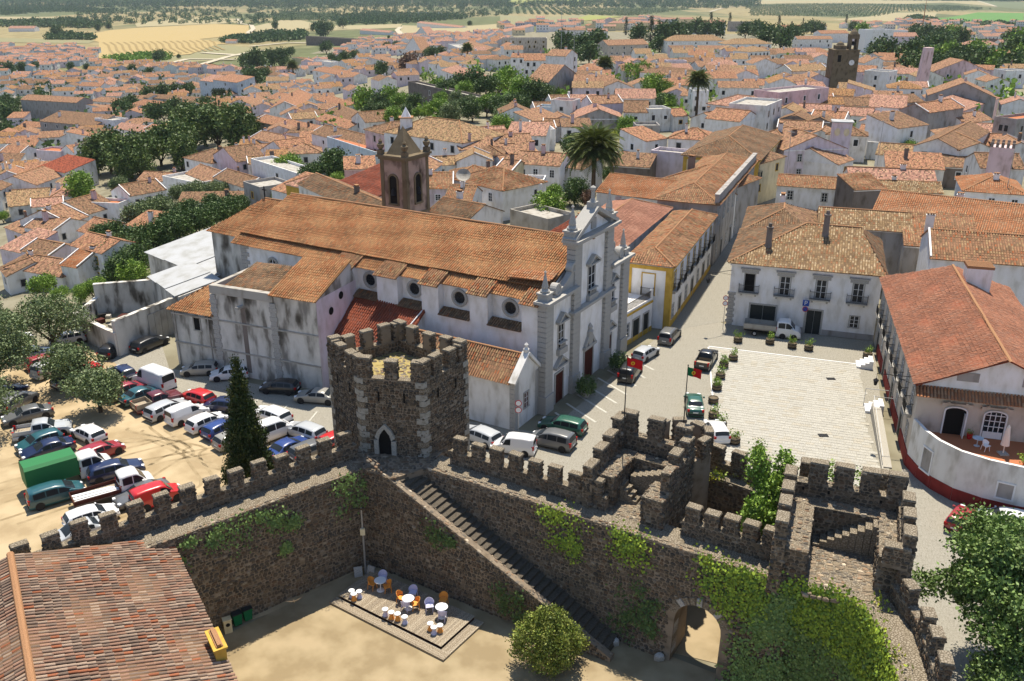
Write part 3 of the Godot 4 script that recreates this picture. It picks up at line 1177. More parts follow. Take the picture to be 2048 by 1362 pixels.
func palm(label: String,at: Vector3,trunk: float,fr: float,n: int) -> Node3D:
	var o:=thing("palm_tree",label,"palm",at,0.4,"palm trees rising above the roofs")
	var t:=MB.new()
	var prof:=[]
	for i in 15:
		var y:=trunk*i/14.0
		prof.append(V2((0.42-0.1*i/14.0)*(1.05 if i % 2==0 else 0.97),y-0.6))
	t.lathe(Vector3.ZERO,prof,9)
	t.lathe(V3(0,trunk-0.8,0),[V2(0.35,-0.3),V2(0.75,0.35),V2(0.6,0.9),V2(0.0,1.15)],9)
	part(t,"trunk",M.bark,o)
	if not cache.has("frond"):
		var mb:=MB.new()
		var r:=RandomNumberGenerator.new()
		r.seed=8
		var prev:=Vector3.ZERO
		for i in 24:
			var k:=(i+1)/24.0
			var p:=V3(0,sin(k*1.5)*0.34-k*k*k*0.42,k)
			mb.col=Color(0.1,0.11,0.045)
			mb.bar(prev,p,0.016*(1.3-k),0.012)
			for s in [-1.0,1.0]:
				var l:=0.2*sin(PI*clampf(k*0.93+0.06,0.0,1.0))+0.05
				var tip:=p+V3(s*l*0.9,-0.35*l,0.55*l)
				var m:=(p+tip)*0.5+V3(0,0.1*l,0)
				mb.col=Color(0.12,0.15,0.045)*r.randf_range(0.7,1.5)
				mb.col.a=1.0
				mb.quad(prev,m+V3(0,0,-0.02),tip,m+V3(0,0,0.02))
			prev=p
		cache["frond"]=mb.mesh()
	for i in n:
		var a:=i*2.39996
		var up:=lerpf(1.05,-0.75,pow(float(i)/n,0.8))
		var f:=put(cache["frond"],"frond",M.leaf,o)
		var l:=fr*rnd(0.85,1.08)
		f.basis=Basis(Vector3.UP,a)*Basis(Vector3.RIGHT,-up)*Basis.from_scale(V3(l,l,l))
		f.position=V3(0,trunk+0.1,0)
	return o
func ivy(label: String,o: Vector3,u: Vector3,w: Vector3,poly: PackedVector2Array,n: int,size:=0.2,out:=0.25,kind:="ivy") -> void:
	var nn:=u.cross(w).normalized()
	var mb:=MB.new()
	var lo:=poly[0]
	var hi:=poly[0]
	for p in poly:
		lo=lo.min(p)
		hi=hi.max(p)
	var clumps:=[]
	for i in maxi(6,n/45):
		var c:=V2(rnd(lo.x,hi.x),rnd(lo.y,hi.y))
		if Geometry2D.is_point_in_polygon(c,poly):
			clumps.append([c,rnd(0.25,0.75),rnd(0.0,out)])
	if clumps.is_empty():
		return
	for i in n:
		var k=clumps[rng.randi() % clumps.size()]
		var q: Vector2=k[0]+V2(rng.randfn(),rng.randfn()-0.25)*k[1]*0.75
		var p: Vector3=o+u*q.x+w*q.y+nn*(0.08+k[2]*rng.randf()+0.1*rng.randf())
		var d:=(nn*rnd(0.4,1.0)+Vector3.UP*rnd(-0.2,0.7)+u*rnd(-0.5,0.5)).normalized()
		var a:=d.cross(V3(rng.randfn(),rng.randfn(),rng.randfn())).normalized()
		var b:=d.cross(a)
		var l:=size*rnd(0.6,1.2)
		mb.col=leaf_tone(kind,rng)
		mb.quad(p-a*l*0.5,p+b*l*0.45,p+a*l*0.5,p-b*l*0.45)
	var m:=part(mb,"ivy",M.leaf,self)
	tag(m,label,"ivy","","stuff")
# ---------------------------------------------------------------- vehicles
# side contour from tail to nose: [x, top height]; forward is +x
func car_spec(kind: String) -> Dictionary:
	match kind:
		"sedan": return {"l": 4.5,"w": 1.74,"belt": 0.92,"top": [[-2.25,0.55],[-2.2,0.92],[-1.6,0.99],[-0.95,1.36],[-0.3,1.42],[0.3,1.36],[1.05,0.96],[1.9,0.8],[2.2,0.62],[2.25,0.5]],"cab": [2,6],"side": [-1.15,0.72]}
		"estate": return {"l": 4.6,"w": 1.76,"belt": 0.94,"top": [[-2.3,0.55],[-2.26,0.95],[-1.95,1.4],[-1.0,1.47],[-0.2,1.48],[0.35,1.4],[1.1,0.98],[1.95,0.8],[2.25,0.62],[2.3,0.5]],"cab": [1,6],"side": [-1.85,0.78]}
		"suv": return {"l": 4.5,"w": 1.85,"belt": 1.1,"top": [[-2.25,0.6],[-2.2,1.1],[-2.0,1.62],[-1.0,1.72],[-0.1,1.72],[0.45,1.62],[1.1,1.12],[1.95,0.98],[2.2,0.75],[2.25,0.6]],"cab": [1,6],"side": [-1.85,0.85]}
		"mpv": return {"l": 4.4,"w": 1.8,"belt": 1.0,"top": [[-2.2,0.55],[-2.17,1.0],[-1.95,1.58],[-1.0,1.66],[0.0,1.65],[0.6,1.5],[1.45,1.02],[1.95,0.85],[2.15,0.62],[2.2,0.5]],"cab": [1,6],"side": [-1.8,1.1]}
		"small_van": return {"l": 4.1,"w": 1.72,"belt": 1.05,"top": [[-2.05,0.55],[-2.03,1.1],[-1.98,1.72],[-1.0,1.8],[0.2,1.78],[0.55,1.68],[1.15,1.06],[1.75,0.88],[2.0,0.62],[2.05,0.5]],"cab": [1,6],"side": [0.05,0.95]}
		"van": return {"l": 5.3,"w": 1.95,"belt": 1.25,"top": [[-2.65,0.6],[-2.63,1.3],[-2.6,2.3],[-1.3,2.42],[0.8,2.4],[1.05,2.25],[1.75,1.3],[2.3,1.1],[2.6,0.75],[2.65,0.6]],"cab": [1,6],"side": [0.55,1.45]}
		"minibus": return {"l": 4.8,"w": 1.85,"belt": 1.15,"top": [[-2.4,0.6],[-2.38,1.15],[-2.25,1.85],[-1.0,1.95],[0.8,1.92],[1.1,1.78],[1.75,1.18],[2.15,0.95],[2.35,0.7],[2.4,0.6]],"cab": [1,6],"side": [-2.05,1.4]}
		"truck_cab": return {"l": 2.9,"w": 1.95,"belt": 1.3,"top": [[-1.45,0.7],[-1.43,1.3],[-1.38,2.1],[-0.8,2.2],[-0.1,2.18],[0.1,2.05],[0.7,1.32],[1.2,1.12],[1.42,0.8],[1.45,0.6]],"cab": [1,6],"side": [-1.25,0.45]}
		"pickup_cab": return {"l": 5.0,"w": 1.8,"belt": 1.05,"top": [[-2.5,0.6],[-2.48,0.7],[-0.95,0.7],[-0.93,1.05],[-0.75,1.62],[0.2,1.66],[0.5,1.58],[1.1,1.08],[2.2,0.98],[2.45,0.75],[2.5,0.6]],"cab": [3,7],"side": [-0.75,0.85]}
	return {"l": 4.0,"w": 1.68,"belt": 0.93,"top": [[-2.0,0.55],[-1.97,0.95],[-1.62,1.36],[-0.8,1.44],[0.0,1.42],[0.4,1.33],[1.05,0.95],[1.65,0.8],[1.95,0.62],[2.0,0.5]],"cab": [1,6],"side": [-1.5,0.75]}
func contour(top: Array,x: float) -> float:
	for i in top.size()-1:
		if x <= top[i+1][0]:
			return lerpf(top[i][1],top[i+1][1],clampf((x-top[i][0])/maxf(0.001,top[i+1][0]-top[i][0]),0.0,1.0))
	return top[-1][1]
# half section at x: points from the roof's middle down to the sill, as (height, half width)
func section(sp: Dictionary,x: float) -> PackedVector2Array:
	var top: float=contour(sp.top,x)
	var half: float=sp.w*0.5
	var e: float=absf(x)/(sp.l*0.5)
	half *= 1.0-0.1*pow(maxf(0.0,e-0.8)/0.2,2.0)
	var belt: float=minf(sp.belt,top-0.06)
	var tumble: float=clampf((top-belt)/0.5,0.0,1.0)
	var wr: float=half*lerpf(0.9,0.79 if sp.belt<1.2 else 0.87,tumble)
	return PV([V2(top,0),V2(top-0.012,wr*0.6),V2(top-0.05,wr*0.93),V2(lerpf(top,belt,0.22),wr),V2(belt,half*0.96),V2(belt-0.06,half*0.985),V2(0.55,half),V2(0.3,half*0.97),V2(0.2,half*0.88)])
func car_meshes(kind: String) -> Dictionary:
	var key:="car_"+kind
	if cache.has(key):
		return cache[key]
	var sp:=car_spec(kind)
	var xs:=[]
	for t in sp.top:
		xs.append(t[0])
	var more:=[]
	for i in xs.size()-1:
		var n:=int(ceil((xs[i+1]-xs[i])/0.35))
		for j in n:
			more.append(lerpf(xs[i],xs[i+1],float(j)/n))
	more.append(xs[-1])
	var st:=SurfaceTool.new()
	st.begin(Mesh.PRIMITIVE_TRIANGLES)
	st.set_smooth_group(0)
	var rows:=[]
	for x in more:
		var s:=section(sp,x)
		var full:=PackedVector3Array()
		for i in range(s.size()-1,0,-1):
			full.append(V3(x,s[i].x,s[i].y))
		for i in s.size():
			full.append(V3(x,s[i].x,-s[i].y))
		rows.append(full)
	var tri:=func(a: Vector3,b: Vector3,c: Vector3) -> void:
		st.add_vertex(a)
		st.add_vertex(c)
		st.add_vertex(b)
	var m: int=rows[0].size()
	for i in rows.size()-1:
		for j in m-1:
			tri.call(rows[i][j],rows[i+1][j],rows[i+1][j+1])
			tri.call(rows[i][j],rows[i+1][j+1],rows[i][j+1])
		tri.call(rows[i][m-1],rows[i+1][m-1],rows[i+1][0])
		tri.call(rows[i][m-1],rows[i+1][0],rows[i][0])
	for j in range(1,m-1):
		tri.call(rows[0][0],rows[0][j],rows[0][j+1])
		tri.call(rows[-1][0],rows[-1][j+1],rows[-1][j])
	st.generate_normals()
	var out:={"body": st.commit(),"glass": [],"sp": sp}
	# glass: windscreen and rear window follow the contour, side windows follow the tumblehome
	var pane:=func(x0: float,x1: float,lift: float) -> ArrayMesh:
		var g:=MB.new()
		var a:=section(sp,x0)
		var b:=section(sp,x1)
		var up:=V3(-(b[0].x-a[0].x),x1-x0,0).normalized()
		if up.y<0:
			up=-up
		for i in 2:
			for sgn in [-1.0,1.0]:
				var wa0: float=a[i].y*sgn
				var wa1: float=a[i+1].y*sgn
				var P:=[V3(x0,a[i].x,wa0),V3(x1,b[i].x,b[i].y*sgn),V3(x1,b[i+1].x,b[i+1].y*sgn),V3(x0,a[i+1].x,wa1)]
				for q in 4:
					P[q]+=up*lift
				if sgn>0:
					g.quad(P[0],P[3],P[2],P[1])
				else:
					g.quad(P[0],P[1],P[2],P[3])
		return g.mesh()
	var t: Array=sp.top
	var c0: int=sp.cab[0]
	var c1: int=sp.cab[1]
	out.glass.append(["windscreen",pane.call(lerpf(t[c1][0],t[c1-1][0],0.06),lerpf(t[c1][0],t[c1-1][0],0.9),0.012)])
	out.glass.append(["rear_window",pane.call(lerpf(t[c0][0],t[c0+1][0],0.12),lerpf(t[c0][0],t[c0+1][0],0.85),0.012)])
	var sx0: float=sp.side[0]
	var sx1: float=sp.side[1]
	var nwin:=1 if sx1-sx0<1.2 else (2 if sx1-sx0<2.1 else 3)
	for k in nwin:
		var x0:=lerpf(sx0,sx1,float(k)/nwin)+0.04
		var x1:=lerpf(sx0,sx1,float(k+1)/nwin)-0.04
		for sgn in [-1.0,1.0]:
			var g:=MB.new()
			var n:=4
			for i in n:
				var xa:=lerpf(x0,x1,float(i)/n)
				var xb:=lerpf(x0,x1,float(i+1)/n)
				var a:=section(sp,xa)
				var b:=section(sp,xb)
				var la:=a[4]+(a[3]-a[4])*0.06
				var ua:=a[4]+(a[3]-a[4])*0.98
				var lb:=b[4]+(b[3]-b[4])*0.06
				var ub:=b[4]+(b[3]-b[4])*0.98
				var o: float=0.012*sgn
				var P:=[V3(xa,la.x,la.y*sgn+o),V3(xb,lb.x,lb.y*sgn+o),V3(xb,ub.x,ub.y*sgn+o),V3(xa,ua.x,ua.y*sgn+o)]
				if sgn>0:
					g.quad(P[0],P[1],P[2],P[3])
				else:
					g.quad(P[1],P[0],P[3],P[2])
			out.glass.append(["side_window",g.mesh()])
	var w:=MB.new()
	w.lathe(V3(0,0,-0.1),[V2(0.2,0.0),V2(0.29,0.0),V2(0.31,0.03),V2(0.31,0.17),V2(0.29,0.2),V2(0.2,0.2)],14,Basis(Vector3.RIGHT,V3(0,0,1),V3(0,-1,0)))
	var r:=MB.new()
	r.lathe(V3(0,0,-0.1),[V2(0.0,0.02),V2(0.2,0.02),V2(0.2,0.17),V2(0.16,0.185),V2(0.05,0.165),V2(0.0,0.165)],10,Basis(Vector3.RIGHT,V3(0,0,1),V3(0,-1,0)))
	var a2:=MB.new()
	a2.lathe(V3(0,0,0),[V2(0.0,0.0),V2(0.37,0.0),V2(0.37,0.012),V2(0.0,0.014)],12,Basis(Vector3.RIGHT,V3(0,0,1),V3(0,-1,0)))
	out.wheel=w.mesh()
	out.rim=r.mesh()
	out.arch=a2.mesh()
	cache[key]=out
	return out
func paint(c: Color) -> Material:
	var key:="paint_"+c.to_html(false)
	if not M.has(key):
		var m:=plain(key,c,0.32)
		m.metallic_specular=0.5
		m.clearcoat_enabled=true
		m.clearcoat=0.7
		m.clearcoat_roughness=0.05
	return M[key]
func car(label: String,category: String,x: float,z: float,yaw: float,kind: String,c: Color,group:="cars parked around the castle",y:=0.0,simple:=false) -> Node3D:
	var d:=car_meshes(kind)
	var sp: Dictionary=d.sp
	var o:=thing("parked_"+category.replace(" ","_"),label,category,V3(x,y,z),yaw,group)
	put(d.body,"body",paint(c),o)
	for g in d.glass:
		put(g[1],g[0],M.car_glass,o)
	var half: float=sp.w*0.5
	var l: float=sp.l*0.5
	for f in [-1.0,1.0]:
		for s in [-1.0,1.0]:
			var hub:=V3(f*(l-(0.78 if f>0 else 0.8)),0.31,s*(half-0.09))
			var wh:=put(d.wheel,"wheel",M.tyre,o)
			wh.position=hub
			wh.rotation.y=0.0 if s>0 else PI
			if not simple:
				put(d.rim,"rim",M.rim,wh)
				var ar:=put(d.arch,"wheel_arch",M.trim_black,o)
				ar.position=V3(hub.x,0.36,s*(half+0.001))
				ar.rotation.y=wh.rotation.y
	if simple:
		return o
	for s in [-1.0,1.0]:
		var hl:=MB.new()
		var hx: float=l-0.1
		hl.box(V3(hx-0.07,0.66,s*half*0.68),V3(0.24,0.13,0.34),Basis(Vector3.UP,s*-0.25))
		part(hl,"headlight",M.headlight,o)
		var tl:=MB.new()
		var ty: float=sp.belt-0.12
		tl.box(V3(-l+0.09,ty,s*half*0.8),V3(0.2,0.24 if sp.belt<1.0 else 0.4,0.22),Basis(Vector3.UP,s*0.2))
		part(tl,"taillight",M.taillight,o)
		var mi:=MB.new()
		mi.box(V3(float(sp.side[1])-0.12,sp.belt+0.1,s*(half+0.09)),V3(0.12,0.14,0.2))
		part(mi,"mirror",paint(c),o)
	var gr:=MB.new()
	gr.box(V3(l-0.03,0.6,0),V3(0.08,0.1,half*0.8))
	gr.box(V3(l-0.02,0.34,0),V3(0.08,0.12,half*1.3))
	part(gr,"grille",M.trim_black,o)
	var pl:=MB.new()
	pl.box(V3(-l-0.005,0.72 if sp.belt>1.0 else 0.62,0),V3(0.03,0.11,0.5))
	part(pl,"number_plate",M.plate_white,o)
	var bp:=MB.new()
	bp.box(V3(-l+0.03,0.4,0),V3(0.16,0.14,half*1.75))
	part(bp,"bumper",M.trim_black if rng.randf()<0.5 else paint(c),o)
	return o
# an open load bed behind a cab: floor, four boards and a frame
func cargo_bed(o: Node3D,x0: float,x1: float,y: float,w: float,h: float,m: Material,tailgate:=true) -> void:
	var f:=MB.new()
	f.blk(V3(x0,y-0.1,-w*0.5),V3(x1,y,w*0.5))
	part(f,"bed_floor",M.deck_wood,o)
	for s in [[x0,-w*0.5,x1,-w*0.5+0.05],[x0,w*0.5-0.05,x1,w*0.5],[x0-0.05,-w*0.5,x0,w*0.5],[x1,-w*0.5,x1+0.05,w*0.5]]:
		var b:=MB.new()
		b.blk(V3(s[0],y-0.12,s[1]),V3(s[2],y+h,s[3]))
		part(b,"side_board",m,o)
	var c:=MB.new()
	for zz in [-0.4,0.4]:
		c.blk(V3(x0,0.45,zz-0.06),V3(x1,y-0.1,zz+0.06))
	part(c,"chassis",M.trim_black,o)
func extra_wheels(o: Node3D,x: float,half: float) -> void:
	var d:=car_meshes("van")
	for s in [-1.0,1.0]:
		var wh:=put(d.wheel,"wheel",M.tyre,o)
		wh.position=V3(x,0.31,s*half)
		wh.rotation.y=0.0 if s>0 else PI
		put(d.rim,"rim",M.rim,wh)
# ---------------------------------------------------------------- grounds
func sheet(pts: PackedVector2Array,y: float,called: String,m: Material) -> MeshInstance3D:
	var mb:=MB.new()
	mb.prism(pts,y-0.3,y)
	return structure(mb,called,m)
func grounds() -> void:
	# one sheet from the castle to the horizon, finer near the castle
	var xs:=[]
	var zs:=[]
	for i in 121:
		var k:=(i-60)/60.0
		xs.append(signf(k)*(absf(k)*260.0+pow(absf(k),5.0)*9000.0))
	for i in 131:
		var k:=i/130.0
		zs.append(40.0-k*420.0-pow(k,5.0)*15000.0)
	var noise:=FastNoiseLite.new()
	noise.seed=5
	noise.frequency=0.0022
	noise.fractal_octaves=4
	var near_mb:=MB.new()
	var far_mb:=MB.new()
	for j in 130:
		for i in 120:
			var c:=[V2(xs[i],zs[j]),V2(xs[i+1],zs[j]),V2(xs[i+1],zs[j+1]),V2(xs[i],zs[j+1])]
			var p:=[]
			for q in c:
				p.append(V3(q.x,land(q.x,q.y)-0.02,q.y))
			var mid: Vector2=(c[0]+c[2])*0.5
			var far: bool=mid.length()>1150.0 or (mid.x<-0.2*mid.length() and mid.length()>830.0)
			var mb:=far_mb if far else near_mb
			if far:
				var n:=noise.get_noise_2d(mid.x*0.6,mid.y*0.25)
				var t:=V3(0.3,0.255,0.135).lerp(V3(0.13,0.15,0.07),smoothstep(-0.12,0.22,n))
				mb.col=Color(t.x,t.y,t.z)
			mb.quad(p[0],p[1],p[2],p[3])
	structure(near_mb,"ground",M.town_ground)
	structure(far_mb,"plain",M.plain_ground)
	sheet(PV([V2(-62,-58),V2(-50,-30),V2(-3,-58),V2(-13,-73),V2(-33,-82),V2(-49,-99),V2(-66,-96)]),0.004,"parking_ground",M.sand)
	sheet(PV([V2(-51,-99),V2(-33.2,-82.2),V2(-12,-72.5),V2(-4,-58),V2(6,-54),V2(24,-50),V2(30,-62),V2(33.5,-70),V2(43,-99.5),V2(26.5,-105.5),V2(24,-112),V2(17,-100),V2(3.2,-76),V2(-20,-84.5),V2(-38,-91.5),V2(-44,-104)]),0.012,"road",M.setts)
	sheet(PV([V2(22,-52),V2(24,-38),V2(22,-22),V2(48,-22),V2(52,-62),V2(34.5,-69.5)]),0.012,"pavement",M.setts)
	sheet(PV([V2(19.0,-103),V2(27.4,-106.5),V2(30.4,-117),V2(36.4,-137),V2(48.5,-163),V2(62,-196),V2(88,-300),V2(81,-300),V2(57,-196),V2(44,-164),V2(35.4,-142.6)]),0.02,"street",M.road)
	sheet(PV([V2(-34,-34),V2(-10,-20),V2(20,-20),V2(19,-36),V2(16,-42.2),V2(-6.2,-55.6),V2(-10.5,-55.4)]),0.006,"courtyard_ground",M.court_sand)
	sheet(PV([V2(8,-47),V2(9,-55),V2(19,-54),V2(17,-43.5)]),0.016,"yard_ground",M.court_sand)
	# granite slabs of the square, laid one by one
	var frame:=Transform3D(Basis(V3(0.95,0,0.31),Vector3.UP,V3(-0.31,0,0.95)),V3(25.6,0.03,-98.5))
	var outline:=PV([V2(23.2,-97.8),V2(38.6,-92.6),V2(37.0,-86.0),V2(34.6,-79.5),V2(33.3,-74.0),V2(31.3,-64.0),V2(17.6,-65.5),V2(20.4,-81.0)])
	var sq:=sheet(outline,0.024,"square_paving",M.joint)
	var where:=[]
	var tints:=[]
	var r:=0
	var z:=-8.0
	while z<45.0:
		var hgt:=0.56 if r % 3 else 0.48
		var x:=-16.0-rnd(0,0.8)
		while x<24.0:
			var l:=rnd(0.55,0.95)
			var c:=frame*V3(x+l*0.5,0,z+hgt*0.5)
			if Geometry2D.is_point_in_polygon(V2(c.x,c.z),outline):
				var k:=rnd(0.94,1.05)
				where.append(Transform3D(frame.basis*Basis(Vector3.RIGHT,-PI/2)*Basis.from_scale(V3(l-0.045,hgt-0.045,0.03)),c+V3(0,rnd(-0.004,0.006),0)))
				tints.append(Color(0.52*k,0.51*k,0.475*k) if rng.randf()<0.85 else Color(0.5*k,0.475*k,0.42*k))
			x+=l
		z+=hgt
		r+=1
	var mats:=[]
	for k in 4:
		var m: StandardMaterial3D=M.slab.duplicate()
		m.vertex_color_use_as_albedo=false
		m.albedo_color=[lin(0.52,0.51,0.475),lin(0.5,0.49,0.455),lin(0.54,0.53,0.49),lin(0.5,0.475,0.42)][k]
		mats.append(m)
	var n: int=maxi(0,where.size()-300)
	for i in range(n,where.size()):
		put(block_mesh(),"slab",mats[rng.randi() % 4],sq).transform=where[i]
	many(where.slice(0,n),tints.slice(0,n),block_mesh(),"slabs",M.slab,sq)
	# tyre tracks worn into the sand
	for t in [[[-44,-66],[-36,-72],[-30,-76],[-25,-76]],[[-43,-64],[-34,-70],[-27,-73],[-20,-71]],[[-40,-61],[-33,-67],[-30,-72],[-34,-78]],[[-26,-58],[-26,-66],[-29,-73],[-36,-77]],[[-46,-70],[-40,-74],[-35,-75],[-24,-69]],[[-33,-56],[-30,-62],[-24,-66],[-17,-67]]]:
		for side in [-0.8,0.8]:
			var c:=Curve2D.new()
			for p in t:
				c.add_point(V2(p[0]+side,p[1]+side*0.3),V2(-1.5,1),V2(1.5,-1))
			var pts:=Array(c.tessellate(3,12))
			strip(pts,0.3,0.009,"tyre_track",M.sand_dark)
	# bay lines in front of the church and along the wall
	var f:=Transform3D(Basis(V3(0.86,0,0.51),Vector3.UP,V3(-0.51,0,0.86)),V3(3.0,0,-80.3))
	for i in 9:
		var lb:=MB.new()
		var zz:=1.6-i*2.45
		var a:=f*V3(1.0,0.02,zz)
		var b:=f*V3(5.4,0.02,zz+2.3)
		lb.bar(a,b,0.24,0.02)
		structure(lb,"bay_line",M.line_paint)
	for i in 6:
		var lb:=MB.new()
		var a:=V3(-36.0,0.02,-87.6)+V3(0.92,0,0.38)*(i*3.6)
		lb.bar(a,a+V3(-0.38,0,0.92)*2.4+V3(0.5,0,0.2),0.16,0.02)
		lb.bar(a+V3(-0.38,0,0.92)*2.4,a+V3(-0.38,0,0.92)*2.4+V3(1.4,0,0.58),0.16,0.024)
		structure(lb,"bay_line",M.line_paint)
	var kerb:=MB.new()
	kerb.bar(V3(17.4,0.03,-65.5),V3(20.2,0.03,-81.0),0.16,0.06)
	kerb.bar(V3(20.2,0.032,-81.0),V3(23.0,0.032,-97.6),0.16,0.06)
	kerb.bar(V3(23.1,0.034,-97.9),V3(38.6,0.034,-92.7),0.16,0.06)
	structure(kerb,"kerb",M.white_paint)
	for q in [V3(34.4,0.07,-88.6),V3(29.4,0.07,-75.6)]:
		var mh:=MB.new()
		mh.box(q,V3(0.9,0.02,0.6))
		structure(mh,"drain_cover",M.iron)
	for i in 3:
		var yl:=MB.new()
		yl.bar(V3(23.4+i*2.0,0.02,-41.0+i*0.7),V3(25.0+i*2.0,0.02,-40.4+i*0.7),0.14,0.02)
		structure(yl,"road_marking",M.yellow_line)
	var gp:=MB.new()
	gp.prism(PV([V2(24.2,-33.0),V2(28.0,-33.0),V2(28.4,-36.4),V2(24.8,-36.2)]),0.0,0.09)
	structure(gp,"lawn",M.grass)
# ---------------------------------------------------------------- castle
func merlon(o: Node3D,a: Vector3,u: Vector3,l: float,t: float,h: float) -> void:
	var n:=V3(-u.z,0,u.x)
	h+=rnd(-0.12,0.1)
	var mb:=MB.new()
	var b:=Basis(u,Vector3.UP,n)
	mb.box(a+V3(0,h*0.5-0.1,0),V3(l,h+0.2,t),b)
	var m:=part(mb,"merlon",M.mortar,o)
	var cap:=MB.new()
	var k:=0.05
	var base:=[V3(-l*0.5-k,h,t*0.5+k),V3(l*0.5+k,h,t*0.5+k),V3(l*0.5+k,h,-t*0.5-k),V3(-l*0.5-k,h,-t*0.5-k)]
	var p:=[]
	for q in base:
		p.append(a+b*q)
	for q in base:
		p.append(a+b*(V3(q.x*0.93,q.y+0.1+rnd(-0.03,0.03),q.z*0.9)))
	cap.hexa(p)
	part(cap,"cap",M.wall_top,m)
	var f:=a+n*(t*0.5)-u*(l*0.5)
	rubble(m,f,u,Vector3.UP,PV([V2(0,0),V2(l,0),V2(l,h),V2(0,h)]),0.27)
	rubble(m,a+u*(l*0.5)+n*(t*0.5),-n,Vector3.UP,PV([V2(0,0),V2(t,0),V2(t,h),V2(0,h)]),0.27,0,PackedVector2Array(),1.0,"rubble_side")
	rubble(m,a-u*(l*0.5)-n*(t*0.5),n,Vector3.UP,PV([V2(0,0),V2(t,0),V2(t,h),V2(0,h)]),0.27,0,PackedVector2Array(),1.0,"rubble_end")
# breast wall a -> b (yard side face on that line) with merlons on top
func parapet(o: Node3D,a: Vector3,b: Vector3,h: float,t: float,count: int,ml: float,mh: float,clad:=true,start:=0.0) -> void:
	var u:=(b-a)
	var l:=u.length()
	u /= l
	var n:=V3(-u.z,0,u.x)
	var mb:=MB.new()
	mb.box((a+b)*0.5-n*(t*0.5)+V3(0,h*0.5,0),V3(l,h,t),Basis(u,Vector3.UP,n))
	var w:=part(mb,"parapet",M.mortar,o)
	if clad:
		rubble(w,a,u,Vector3.UP,PV([V2(0,0),V2(l,0),V2(l,h),V2(0,h)]),0.3)
	var tp:=MB.new()
	tp.box((a+b)*0.5-n*(t*0.5)+V3(0,h+0.02,0),V3(l,0.05,t+0.04),Basis(u,Vector3.UP,n))
	part(tp,"coping",M.wall_top,w)
	for i in count:
		var s:=start+(l-start)*(i+0.5)/count
		merlon(o,a+u*s-n*(t*0.5)+V3(0,h,0),u,ml,t-0.04,mh)
func flat_stones(parent: Node,poly: PackedVector2Array,y: float,size: float,bright: float,singles:=0) -> void:
	var pp:=PackedVector2Array()
	for p in poly:
		pp.append(V2(p.x,-p.y))
	rubble(parent,V3(0,y,0),Vector3.RIGHT,V3(0,0,-1),pp,size,singles,PackedVector2Array(),bright,"paving")
